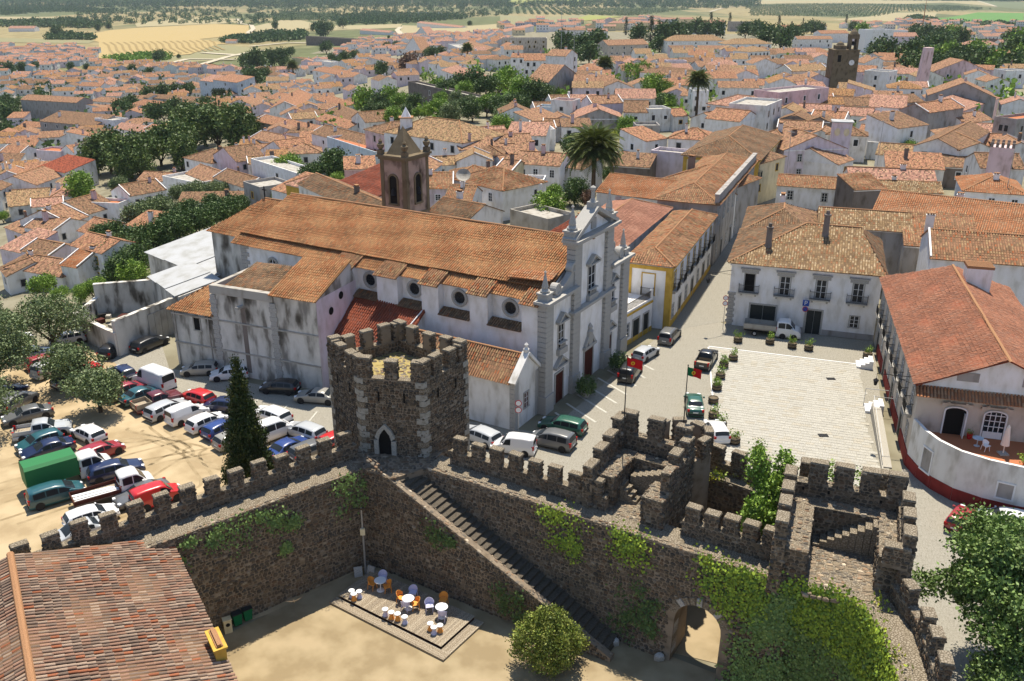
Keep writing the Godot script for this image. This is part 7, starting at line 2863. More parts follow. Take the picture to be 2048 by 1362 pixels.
func round_sign(o: Node3D,at: Vector3,r: float,rim: String,face: String,slash:=false) -> void:
	var ax:=Basis(Vector3.RIGHT,V3(0,0,1),V3(0,-1,0))
	var m:=MB.new()
	m.lathe(at,[V2(r,0),V2(r,0.02),V2(0.0,0.02)],20,ax)
	part(m,"sign_rim",M[rim],o)
	m=MB.new()
	m.lathe(at+V3(0,0,0.02),[V2(r*0.78,0),V2(r*0.78,0.006),V2(0.0,0.006)],20,ax)
	part(m,"sign_face",M[face],o)
	if slash:
		m=MB.new()
		m.bar(at+V3(-r*0.55,r*0.55,0.034),at+V3(r*0.55,-r*0.55,0.034),r*0.2,0.012)
		part(m,"slash",M.sign_red,o)
func lettering(o: Node3D,text: String,at: Vector3,size: float,m: Material) -> void:
	var t:=TextMesh.new()
	var f:=SystemFont.new()
	f.font_names=PackedStringArray(["Droid Sans"])
	t.font=f
	t.text=text
	t.font_size=64
	t.pixel_size=size/64.0
	t.depth=0.02
	var l:=put(t,"letter",m,o)
	l.position=at
func parking_sign(label: String,at: Vector3,yaw: float,tall: float,kind: String) -> void:
	var o:=thing("road_sign",label,"sign",at,yaw)
	var p:=MB.new()
	p.bar(Vector3.ZERO,V3(0,tall,0),0.06)
	part(p,"pole",M.steel,o)
	match kind:
		"P","P+":
			var b:=MB.new()
			b.box(V3(0,tall-0.2,0.045),V3(0.75,0.75,0.03))
			part(b,"sign_face",M.sign_blue,o)
			lettering(o,"P",V3(0,tall-0.2,0.065),0.75,M.white_paint)
			if kind=="P+":
				round_sign(o,V3(0,tall-0.98,0.04),0.34,"sign_red","sign_blue",true)
			else:
				b=MB.new()
				b.box(V3(0,tall-0.72,0.045),V3(0.7,0.22,0.03))
				part(b,"plate",M.white_paint,o)
		"no":
			var b:=MB.new()
			b.box(V3(0,tall-0.35,0.03),V3(0.85,1.0,0.02))
			part(b,"board",M.white_paint,o)
			round_sign(o,V3(0,tall-0.28,0.045),0.32,"sign_red","sign_blue",true)
		"two":
			round_sign(o,V3(0,tall-0.3,0.04),0.32,"sign_red","white_paint")
			round_sign(o,V3(0,tall-1.0,0.04),0.32,"sign_red","white_paint")
func lantern(label: String,a: Vector3,b: Vector3) -> void:
	var o:=thing("street_lantern",label,"lantern",a)
	var m:=MB.new()
	m.bar(Vector3.ZERO,b-a,0.05)
	m.bar(V3(0,-0.6,0),(b-a)*0.6,0.03)
	m.bar(b-a,b-a+V3(0,-0.5,0),0.025)
	part(m,"bracket",M.iron,o)
	m=MB.new()
	m.lathe(b-a+V3(0,-1.15,0),[V2(0.0,0),V2(0.13,0.0),V2(0.24,0.45),V2(0.28,0.47),V2(0.1,0.62),V2(0.0,0.72)],6)
	part(m,"lamp_case",M.iron,o)
func square_things() -> void:
	for f in [["flagpole with red banner bearing a yellow emblem",V3(7.6,8.0,-54.6),9.0,true],["flagpole with green and red flag",V3(11.6,8.0,-54.4),8.4,false]]:
		var o:=thing("flagpole",f[0],"flagpole",f[1],0.0,"")
		var p:=MB.new()
		p.lathe(Vector3.ZERO,[V2(0.05,0),V2(0.03,f[2]),V2(0.06,f[2]+0.05),V2(0.0,f[2]+0.12)],6)
		part(p,"pole",M.iron,o)
		if f[3]:
			flag(o,f[2],[[0.0,1.7,M.flag_red]],true)
		else:
			flag(o,f[2],[[0.0,0.62,M.flag_green],[0.62,1.5,M.flag_red]],true)
	# planters
	planter("round planter at the street end of the row",V3(26.85,0.03,-99.29),1)
	planter("planter in front of the tipper truck",V3(30.50,0.03,-98.78),1)
	planter("planter left of the pair facing the white house",V3(32.77,0.03,-97.52),1)
	planter("planter right of the pair facing the white house",V3(34.48,0.03,-96.78),1)
	planter("planter at the far right corner by the white steps",V3(40.50,0.03,-94.55),1)
	planter("planter with tall flowers, second along the square edge",V3(25.02,0.03,-93.78),1)
	planter("planter with low round bush beside the black pickup",V3(23.54,0.03,-91.84),2)
	planter("planter behind the one with the dense round bush",V3(22.51,0.03,-88.83),1)
	planter("planter with dense round green bush",V3(21.49,0.03,-85.83),2)
	planter("empty barrel planter without a plant",V3(20.49,0.03,-82.77),0)
	planter("planter beside the dark green saloon",V3(19.83,0.03,-79.40),1)
	planter("planter half behind the white small car",V3(20.14,0.03,-77.33),1)
	planter("planter with thin spiky plant near the gate turret",V3(20.66,0.03,-74.08),1)
	planter("planter closest to the castle wall",V3(22.48,0.03,-72.16),1)
	for q in [["clipped round shrub in a pot left of the main church door",V3(7.6,0,-84.2),1.05,2.6],["clipped round shrub in a pot right of the main church door",V3(11.6,0,-90.6),1.0,2.5]]:
		var o:=thing("potted_shrub",q[0],"potted shrub",q[1])
		var p:=MB.new()
		p.lathe(Vector3.ZERO,[V2(0.35,0),V2(0.5,0.6),V2(0.0,0.6)],12)
		part(p,"pot",M.granite,o)
		var k: float=q[2]
		put(foliage([[V3(0,1.5,0),V3(k*0.85,1.0,k*0.85)],[V3(0,1.1,0),V3(k,0.6,k)]],1500,0.2,"dark",21),"foliage",M.leaf,o)
	parking_sign("blue P sign with no parking disc beside the dark double door",V3(35.3,0,-102.0),atan2(-0.317,0.949),4.2,"P+")
	parking_sign("blue P sign in front of the curved terrace wall",V3(40.0,0,-62.6),-0.5,2.9,"P")
	parking_sign("white board with no parking disc by the curved terrace wall",V3(38.1,0,-63.6),-0.5,2.9,"no")
	parking_sign("post with two round speed signs at the white house corner",V3(26.0,0,-103.6),-0.1,4.4,"two")
	parking_sign("post with two round signs at the chapel corner",V3(0.6,0,-75.9),0.0,3.6,"two")
	lantern("lantern on an iron bracket over the narrow street",V3(26.8,7.2,-104.9),V3(23.6,7.3,-103.2))
	lantern("lantern hanging over the white ramp",V3(35.8,7.0,-73.6),V3(33.0,7.0,-74.4))
	var lp:=thing("street_lamp","slim street lamp with dark round head beside the ash tree","street lamp",V3(25.6,0.0,-34.6))
	var pm:=MB.new()
	pm.lathe(Vector3.ZERO,[V2(0.3,0),V2(0.3,0.1),V2(0.05,0.15),V2(0.05,4.2),V2(0.0,4.2)],10)
	part(pm,"pole",M.iron,lp)
	pm=MB.new()
	pm.lathe(V3(0,4.1,0),[V2(0.1,0),V2(0.32,0.2),V2(0.36,0.5),V2(0.2,0.75),V2(0.0,0.8)],12)
	part(pm,"lamp_head",M.dark_door,lp)
	var cb:=thing("cable_box","pale grey cable cabinet against the curved wall","cabinet",V3(37.4,0,-66.5),-0.5)
	var cm:=MB.new()
	cm.box(V3(0,0.6,0),V3(0.9,1.2,0.4))
	cm.box(V3(0,1.23,0),V3(1.0,0.06,0.5))
	part(cm,"body",M.white_worn,cb)
	var rbn:=thing("litter_bin","dark red litter bin between bicycle hoop and cabinet","litter bin",V3(36.3,0,-67.2))
	cm=MB.new()
	cm.lathe(Vector3.ZERO,[V2(0.25,0),V2(0.28,0.8),V2(0.2,0.95),V2(0.0,0.95)],12)
	part(cm,"body",M.red_paint,rbn)
func near_trees() -> void:
	# clipped bush in the yard
	var o:=thing("yard_bush","large rounded yellow-green bush standing in the castle yard","bush",V3(2.2,0,-45.4))
	put(foliage([[V3(0,1.5,0),V3(2.1,1.5,2.1)],[V3(0.1,2.6,0.1),V3(1.5,1.2,1.5)],[V3(-1.0,2.0,0.4),V3(1.0,1.1,1.0)],[V3(1.0,1.8,0.2),V3(1.1,1.2,1.1)],[V3(-0.3,3.6,-0.1),V3(0.45,0.5,0.45)],[V3(0.7,3.3,0),V3(0.5,0.6,0.5)],[V3(-0.9,3.0,-0.2),V3(0.5,0.6,0.5)],[V3(0.2,1.2,1.3),V3(1.2,1.0,0.9)],[V3(-1.7,2.5,0.5),V3(0.5,0.6,0.5)],[V3(1.8,2.2,0.6),V3(0.5,0.7,0.5)],[V3(0.3,3.9,0.3),V3(0.3,0.5,0.3)],[V3(-2.0,1.3,0.2),V3(0.5,0.6,0.5)],[V3(2.1,1.2,-0.2),V3(0.5,0.5,0.5)],[V3(0.9,2.6,1.4),V3(0.5,0.6,0.5)]],17000,0.15,"bush",31,0.25),"foliage",M.leaf,o)
	var t:=MB.new()
	limb(t,V3(0,-0.3,0),V3(0,2.4,0),0.16,0.06)
	part(t,"trunk",M.bark,o)
	cypress("tall dark column cypress between car park and battlements",V3(-19.6,0,-58.6),15.6,2.05,62000,0.19,"",5)
	# ash tree at the lower right
	o=thing("ash_tree","large leafy ash tree at the lower right beside the lane","tree",V3(30.3,0,-44.6))
	var b:=[]
	var r:=RandomNumberGenerator.new()
	r.seed=44
	for i in 46:
		var a:=r.randf()*TAU
		var k:=sqrt(r.randf())
		var y:=r.randf()
		var rr:=4.6*sqrt(1.0-pow(y-0.35,2.0)*1.6)*k
		b.append([V3(cos(a)*rr-1.2,4.4+y*5.0,sin(a)*rr),V3(1,0.7,1)*r.randf_range(0.8,1.5)])
	put(foliage(b,40000,0.25,"ash",45),"crown",M.leaf,o)
	t=MB.new()
	limb(t,V3(0,-0.3,0),V3(0.2,3.6,0.1),0.36,0.26)
	for i in 7:
		var a:=i*0.95
		limb(t,V3(0.2,2.8+0.15*i,0.1),V3(cos(a)*2.6,6.0+(i % 3)*0.9,sin(a)*2.6),0.15,0.04,6)
	part(t,"trunk",M.bark,o)
	o=thing("ash_tree","second leafy crown cut by the lower right corner","tree",V3(28.0,0,-39.2))
	put(foliage([[V3(0,3.6,0),V3(2.4,1.4,2.4)],[V3(1.6,4.4,0.4),V3(1.6,1.1,1.6)],[V3(-1.0,4.2,-0.6),V3(1.3,1.0,1.3)]],7000,0.22,"ash",46),"crown",M.leaf,o)
	t=MB.new()
	limb(t,V3(0,-0.3,0),V3(0,3.4,0),0.2,0.1)
	part(t,"trunk",M.bark,o)
	# trees in and behind the barbican yard
	o=thing("yard_tree","slender green tree growing out of the barbican yard","tree",V3(15.2,0,-47.2))
	put(foliage([[V3(-0.4,6.6,0.6),V3(1.3,1.5,1.2)],[V3(0.3,8.4,-0.6),V3(1.2,1.5,1.1)],[V3(0.9,10.2,-1.6),V3(0.9,1.3,0.9)],[V3(0.2,11.6,-2.4),V3(0.6,1.3,0.6)],[V3(1.9,11.2,-2.6),V3(0.6,1.4,0.6)],[V3(-1.0,4.8,1.0),V3(1.0,1.1,0.9)],[V3(0.0,9.6,-0.4),V3(0.8,0.9,0.8)]],12000,0.23,"bright",51),"crown",M.leaf,o)
	t=MB.new()
	limb(t,V3(0,-0.3,0),V3(0.3,10.5,-1.6),0.16,0.04)
	part(t,"trunk",M.bark,o)
	o=thing("wall_shrub","green shrub growing behind the right gate turret battlements","shrub",V3(22.2,5.2,-52.4))
	put(foliage([[V3(-1.2,3.6,-0.8),V3(1.0,1.1,0.8)],[V3(0.9,3.2,-0.3),V3(0.9,1.2,0.8)],[V3(-0.2,2.2,0.0),V3(1.4,1.2,0.8)]],2600,0.2,"bright",52),"crown",M.leaf,o)
	t=MB.new()
	limb(t,V3(0,-5.2,0),V3(0,2.4,0),0.1,0.05)
	part(t,"trunk",M.bark,o)
	# olives over the car park
	for q in [["broad olive crown filling the left edge above the cars",V3(-54.0,0,-86.0),5.2,6.0,2.4,61,16000],["olive at the left edge right behind the first cars",V3(-50.5,0,-75.5),4.3,4.6,1.6,62,11000],["small olive between the parked cars and the yard wall",V3(-46.5,0,-86.5),3.0,3.2,1.6,63,7000],["low spreading olive among the cars, casting shade on the sand",V3(-41.0,0,-80.6),2.8,2.9,1.7,64,9000],["tall olive behind the small olive at the left edge",V3(-60.5,0,-93.0),5.8,7.0,2.6,65,14000],["olive behind the walled yard corner",V3(-53.0,0,-96.5),4.4,5.0,2.0,66,9000]]:
		tree("olive_tree",q[0],"olive tree",q[1],q[2],q[3],q[4],"olive",q[6],0.27,q[5],"",20)
	# palms
	palm("big date palm with a dense round head behind the church",V3(13.2,0,-145.0),14.5,5.0,110)
	palm("tall thin palm standing above the upper roofs",V3(52.5,0,-262.0),13.5,3.9,80)
	palm("palm behind the pink roofs in the upper middle",V3(40.5,-1.8,-409.0),7.5,4.8,80)
	palm("palm left of the white two-storey house by the old wall",V3(-153.7,-26,-656.0),10.0,5.2,70)
	palm("dark palm beside the far car park",V3(-26.0,-6.3,-548.0),9.0,4.6,60)
func table(label: String,at: Vector3) -> void:
	var o:=thing("cafe_table",label,"table",at,0.0,"round tables on the deck")
	o.scale=Vector3.ONE*1.15
	var m:=MB.new()
	m.lathe(Vector3.ZERO,[V2(0.25,0.0),V2(0.22,0.03),V2(0.03,0.06),V2(0.03,0.7)],12)
	part(m,"pedestal",M.white_plastic,o)
	m=MB.new()
	m.lathe(Vector3.ZERO,[V2(0.1,0.69),V2(0.36,0.7),V2(0.37,0.72),V2(0.36,0.735),V2(0.0,0.74)],20)
	part(m,"table_top",M.white_plastic,o)
func planter(label: String,at: Vector3,kind: int) -> void:
	var o:=thing("planter",label,"planter",at,rnd(0,6),"half barrel planters round the square")
	if not cache.has("planter"):
		var b:=MB.new()
		b.lathe(Vector3.ZERO,[V2(0.42,0),V2(0.5,0.2),V2(0.52,0.4),V2(0.48,0.62),V2(0.42,0.62),V2(0.42,0.55),V2(0.0,0.55)],14)
		var h:=MB.new()
		for y in [0.12,0.46]:
			h.lathe(Vector3.ZERO,[V2(0.5,y),V2(0.535,y+0.02),V2(0.535,y+0.07),V2(0.5,y+0.09)],14)
		cache["planter"]=[b.mesh(),h.mesh(),foliage([[V3(0.1,1.2,0),V3(0.38,0.5,0.38)],[V3(-0.2,0.9,0.1),V3(0.35,0.3,0.35)]],130,0.19,"bright",14,0.6),foliage([[V3(0,0.95,0),V3(0.45,0.4,0.45)]],420,0.15,"bright",15)]
	put(cache["planter"][0],"barrel",M.barrel_wood,o)
	put(cache["planter"][1],"hoop",M.iron,o)
	if kind>0:
		put(cache["planter"][1+kind],"plant",M.leaf,o)
# ---------------------------------------------------------------- fields to the horizon
func field(label: String,pts: PackedVector2Array,lift: float,m: Material,called:="field") -> void:
	var lo:=pts[0]
	var hi:=pts[0]
	for p in pts:
		lo=lo.min(p)
		hi=hi.max(p)
	var mb:=MB.new()
	var n:=14
	for i in n:
		for j in n:
			var cell:=PackedVector2Array()
			for k in [V2(i,j),V2(i+1,j),V2(i+1,j+1),V2(i,j+1)]:
				cell.append(lo+(hi-lo)*k/n)
			for piece in Geometry2D.intersect_polygons(cell,pts):
				var t:=Geometry2D.triangulate_polygon(piece)
				for k in range(0,t.size(),3):
					var a:=piece[t[k]]
					var b:=piece[t[k+1]]
					var d:=piece[t[k+2]]
					if (b-a).cross(d-a)>0.0:
						var s:=b
						b=d
						d=s
					mb.tri(V3(a.x,land(a.x,a.y)+lift,a.y),V3(b.x,land(b.x,b.y)+lift,b.y),V3(d.x,land(d.x,d.y)+lift,d.y))
	structure(mb,called,m)
func dots(label: String,pts: PackedVector2Array,n: int,size: Vector2,kind: String,rows:=0.0) -> void:
	var key:="dot_"+kind
	if not cache.has(key):
		cache[key]=foliage([[V3(0,0.55,0),V3(0.42,0.38,0.42)],[V3(0.15,0.4,0.1),V3(0.4,0.3,0.4)]],60,0.42,kind,3)
	var lo:=pts[0]
	var hi:=pts[0]
	for p in pts:
		lo=lo.min(p)
		hi=hi.max(p)
	var where:=[]
	if rows>0.0:
		var z:=lo.y
		while z<hi.y:
			var x:=lo.x
			while x<hi.x:
				if Geometry2D.is_point_in_polygon(V2(x,z),pts) and rng.randf()<0.93:
					var s:=rnd(size.x,size.y)
					where.append(Transform3D(Basis(Vector3.UP,rnd(0,6))*Basis.from_scale(V3(s,s*0.8,s)),V3(x+rnd(-1,1),land(x,z),z+rnd(-1,1))))
				x+=rows
			z+=rows*1.25
	else:
		var tries:=0
		while where.size()<n and tries<n*20:
			tries+=1
			var p:=V2(rnd(lo.x,hi.x),rnd(lo.y,hi.y))
			if Geometry2D.is_point_in_polygon(p,pts):
				var s:=rnd(size.x,size.y)
				where.append(Transform3D(Basis(Vector3.UP,rnd(0,6))*Basis.from_scale(V3(s,s*rnd(0.7,1.0),s)),V3(p.x,land(p.x,p.y)-0.2,p.y)))
	var o:=many(where,[],cache[key],"tree_belt",M.leaf,self)
	tag(o,label,"woodland")
func strip(pts: Array,w: float,lift: float,called: String,m: Material) -> void:
	var mb:=MB.new()
	for i in pts.size()-1:
		var a: Vector2=pts[i]
		var b: Vector2=pts[i+1]
		var n:=(b-a).normalized().orthogonal()*w*0.5
		var k:=maxi(1,int(a.distance_to(b)/60.0))
		for j in k:
			var p:=a.lerp(b,float(j)/k)
			var q:=a.lerp(b,float(j+1)/k)
			var c:=[p+n,p-n,q-n,q+n]
			var v:=[]
			for e in c:
				v.append(V3(e.x,land(e.x,e.y)+lift,e.y))
			if (c[1]-c[0]).cross(c[2]-c[0])>0.0:
				v.reverse()
			mb.quad(v[0],v[1],v[2],v[3])
	structure(mb,called,m)
func far_country() -> void:
	plain("gold",lin(0.37,0.28,0.125),0.98)
	plain("gold_dark",lin(0.27,0.2,0.085),0.98)
	plain("straw_field",lin(0.32,0.275,0.155),0.98)
	plain("green_field",lin(0.1,0.21,0.05),0.98)
	plain("yellow_field",lin(0.25,0.26,0.075),0.98)
	plain("dull_green",lin(0.13,0.15,0.075),0.98)
	plain("dry_grass",lin(0.23,0.215,0.115),0.98)
	plain("sand_road",lin(0.45,0.4,0.3),0.98)
	field("",PV([V2(-456,-1038),V2(-413,-992),V2(-370,-1084),V2(-404,-1303),V2(-364,-1309),V2(-430,-1374),V2(-482,-1455),V2(-610,-1398)]),0.5,M.gold,"field")
	field("",PV([V2(-710,-1563),V2(-602,-1380),V2(-480,-1447),V2(-450,-1622),V2(-569,-2060),V2(-668,-2149),V2(-759,-1940),V2(-770,-1818)]),0.4,M.gold,"field")
	field("",PV([V2(-778,-1975),V2(-668,-2149),V2(-633,-2230),V2(-719,-2538),V2(-908,-2677),V2(-876,-2213)]),0.6,M.straw_field,"field")
	field("",PV([V2(-755,-1396),V2(-603,-1347),V2(-630,-1436),V2(-829,-1534)]),0.4,M.dry_grass,"field")
	field("",PV([V2(-1378,-2570),V2(-1214,-2600),V2(-1294,-2772),V2(-1500,-2801)]),0.4,M.straw_field,"field")
	field("",PV([V2(-1511,-2821),V2(-1511,-3217),V2(-1844,-3924),V2(-2145,-4022)]),0.3,M.dull_green,"field")
	field("",PV([V2(-435,-996),V2(-349,-943),V2(-280,-973),V2(-319,-1191),V2(-408,-1303),V2(-368,-1079),V2(-412,-988)]),0.3,M.dry_grass,"field")
	field("",PV([V2(-434,-1619),V2(-385,-1711),V2(-408,-2037),V2(-533,-2410),V2(-586,-2416),V2(-538,-1983)]),0.4,M.straw_field,"field")
	field("",PV([V2(-333,-1752),V2(-214,-1816),V2(-237,-2058),V2(-373,-1992)]),0.4,M.straw_field,"field")
	field("",PV([V2(-177,-1495),V2(-93,-1184),V2(-16,-1135),V2(-5,-1589),V2(-227,-1970)]),0.4,M.straw_field,"field")
	field("",PV([V2(-202,-1213),V2(-147,-1216),V2(-167,-1415),V2(-236,-1415)]),0.4,M.dry_grass,"field")
	field("",PV([V2(-18,-1415),V2(60,-1590),V2(199,-2118),V2(268,-3035),V2(63,-2291),V2(-35,-2802)]),0.5,M.dry_grass,"field")
	field("",PV([V2(121,-1952),V2(132,-1817),V2(278,-2422),V2(225,-2796)]),0.8,M.yellow_field,"field")
	field("",PV([V2(-54,-4347),V2(233,-4347),V2(551,-5182),V2(-65,-5182)]),0.4,M.yellow_field,"field")
	field("",PV([V2(1085,-2483),V2(789,-1725),V2(1086,-2023),V2(1652,-3089),V2(1533,-3153)]),0.8,M.green_field,"field")
	field("",PV([V2(711,-2133),V2(822,-1902),V2(1401,-3153),V2(1224,-3153)]),0.4,M.straw_field,"field")
	field("",PV([V2(1039,-4191),V2(1283,-4434),V2(1776,-4309),V2(2071,-4566),V2(1954,-3873),V2(2419,-5013),V2(1282,-5182)]),0.5,M.straw_field,"field")
	field("",PV([V2(2426,-5013),V2(1912,-3777),V2(1878,-3516),V2(2506,-4706)]),0.3,M.dull_green,"field")
	field("",PV([V2(-342,-3093),V2(-288,-3179),V2(-234,-3130),V2(-199,-2915),V2(-266,-2811)]),0.8,M.water,"lake")
	for i in 17:
		var k:=i/16.0
		strip([V2(-591,-1369).lerp(V2(-453,-1417),k),V2(-553,-1295).lerp(V2(-426,-1352),k),V2(-502,-1178).lerp(V2(-390,-1245),k),V2(-431,-1030).lerp(V2(-352,-1155),k)],3.0,0.8,"windrow",M.gold_dark)
	strip([V2(-733,-2539),V2(-658,-2324),V2(-619,-2160),V2(-563,-2059),V2(-502,-1847),V2(-462,-1663),V2(-425,-1571)],9,0.9,"country_road",M.sand_road)
	strip([V2(-162,-1346),V2(-175,-1494),V2(-203,-1681),V2(-216,-1851)],9,0.9,"country_road",M.sand_road)
	strip([V2(-298,-879),V2(-308,-1023),V2(-303,-1133)],8,0.9,"country_road",M.sand_road)
	strip([V2(-341,-941),V2(-343,-995),V2(-285,-966)],8,0.9,"country_road",M.sand_road)
	strip([V2(-362,-1104),V2(-299,-1040)],10,0.9,"country_road",M.sand_road)
	strip([V2(-340,-1226),V2(-309,-1307),V2(-255,-1266)],9,0.9,"country_road",M.sand_road)
	strip([V2(-316,-1138),V2(-282,-1112)],8,0.9,"country_road",M.sand_road)
	strip([V2(664,-3217),V2(801,-3657),V2(946,-3962)],9,0.9,"country_road",M.sand_road)
	strip([V2(2419,-5013),V2(2185,-4434),V2(1954,-3873)],12,0.9,"country_road",M.sand_road)
	dots("scattered holm oaks on the dry far hills to the left",PV([V2(-992,-2107),V2(-565,-2138),V2(-864,-3283),V2(-1551,-3742),V2(-1332,-2924)]),420,V2(5,11),"dark",0)
	dots("far woods and groves along the left horizon",PV([V2(-1997,-3742),V2(-983,-3742),V2(-1340,-5116),V2(-2723,-5116)]),1300,V2(8,16),"dark",0)
	dots("dark orchard belt on the left plain",PV([V2(-1538,-2871),V2(-1511,-3217),V2(-1261,-3035),V2(-1400,-3352),V2(-1844,-3924),V2(-2145,-4022)]),1000,V2(6,9),"dark",0)
	dots("hedges and groves behind the golden field",PV([V2(-1082,-2011),V2(-823,-1883),V2(-914,-2176),V2(-1122,-2428),V2(-1237,-2304)]),330,V2(6,12),"dark",0)
	dots("scattered holm oaks on the dry middle plain",PV([V2(-546,-1984),V2(-533,-2410),V2(-325,-2096),V2(-237,-2058),V2(-6,-2778),V2(-8,-3742),V2(-1022,-3742)]),700,V2(5,11),"dark",0)
	dots("far woods and groves along the middle horizon",PV([V2(-1031,-3777),V2(-8,-3777),V2(-10,-5116),V2(-1393,-5116)]),1400,V2(8,16),"dark",0)
	dots("tree belt around the lake",PV([V2(-369,-2028),V2(-237,-2058),V2(-114,-2368),V2(-154,-2732),V2(-428,-3035),V2(-482,-2513)]),600,V2(6,12),"dark",0)
	dots("olive rows in the middle plain",PV([V2(-586,-2365),V2(-435,-2398),V2(-573,-3035),V2(-763,-3154)]),0,V2(5,7),"olive",14)
	dots("olive grove below the horizon in the middle",PV([V2(-38,-3035),V2(321,-2673),V2(504,-3154),V2(651,-3498),V2(-47,-3742)]),0,V2(6,8),"olive",22)
	dots("far woods on the middle right horizon",PV([V2(-47,-3777),V2(925,-3575),V2(1319,-5116),V2(534,-5021),V2(-54,-4347)]),800,V2(8,16),"dark",0)
	dots("regular olive grove on the right plain",PV([V2(685,-2750),V2(1023,-2707),V2(1304,-3219),V2(1460,-3247),V2(1741,-3484),V2(1816,-3974),V2(1412,-4261),V2(985,-3974)]),0,V2(6,8),"olive",27)
	dots("distant groves on the right horizon",PV([V2(1950,-5046),V2(2522,-4735),V2(2721,-5113),V2(1989,-5147)]),300,V2(10,18),"dark",0)
	dots("hedge trees beside the green field",PV([V2(912,-2221),V2(854,-1978),V2(827,-1693),V2(830,-1606),V2(934,-1738),V2(784,-1713),V2(1160,-2735)]),240,V2(5,10),"dark",0)
	dots("shrubs along the town edge of the golden field",PV([V2(-427,-977),V2(-363,-946),V2(-364,-1000),V2(-393,-1067),V2(-431,-1005)]),120,V2(4,7),"bright",0)
	dots("dark hedge below the left farm",PV([V2(-717,-1464),V2(-638,-1444),V2(-669,-1517),V2(-738,-1588),V2(-767,-1569)]),160,V2(5,9),"dark",0)
	dots("green copse right of the golden field",PV([V2(-413,-1337),V2(-347,-1304),V2(-393,-1478),V2(-431,-1428)]),130,V2(5,9),"dark",0)
	dots("green copse behind the brick apartment slab",PV([V2(-367,-1326),V2(-301,-1373),V2(-347,-1598),V2(-418,-1616),V2(-410,-1482)]),220,V2(5,10),"dark",0)
	dots("small courtyard trees scattered between the lower town houses",PV([V2(-194,-342),V2(-137,-417),V2(-100,-480),V2(-163,-655),V2(-520,-952)]),200,V2(3,6.5),"dark",0)
	dots("light green courtyard shrubs between the middle town roofs",PV([V2(-80,-273),V2(-72,-441),V2(-5,-633),V2(118,-707),V2(193,-588),V2(95,-282),V2(19,-282),V2(-2,-210)]),150,V2(3,6),"bright",0)
	dots("courtyard greenery between the right hand quarter roofs",PV([V2(193,-588),V2(461,-851),V2(130,-230),V2(79,-210)]),90,V2(3,6),"bright",0)
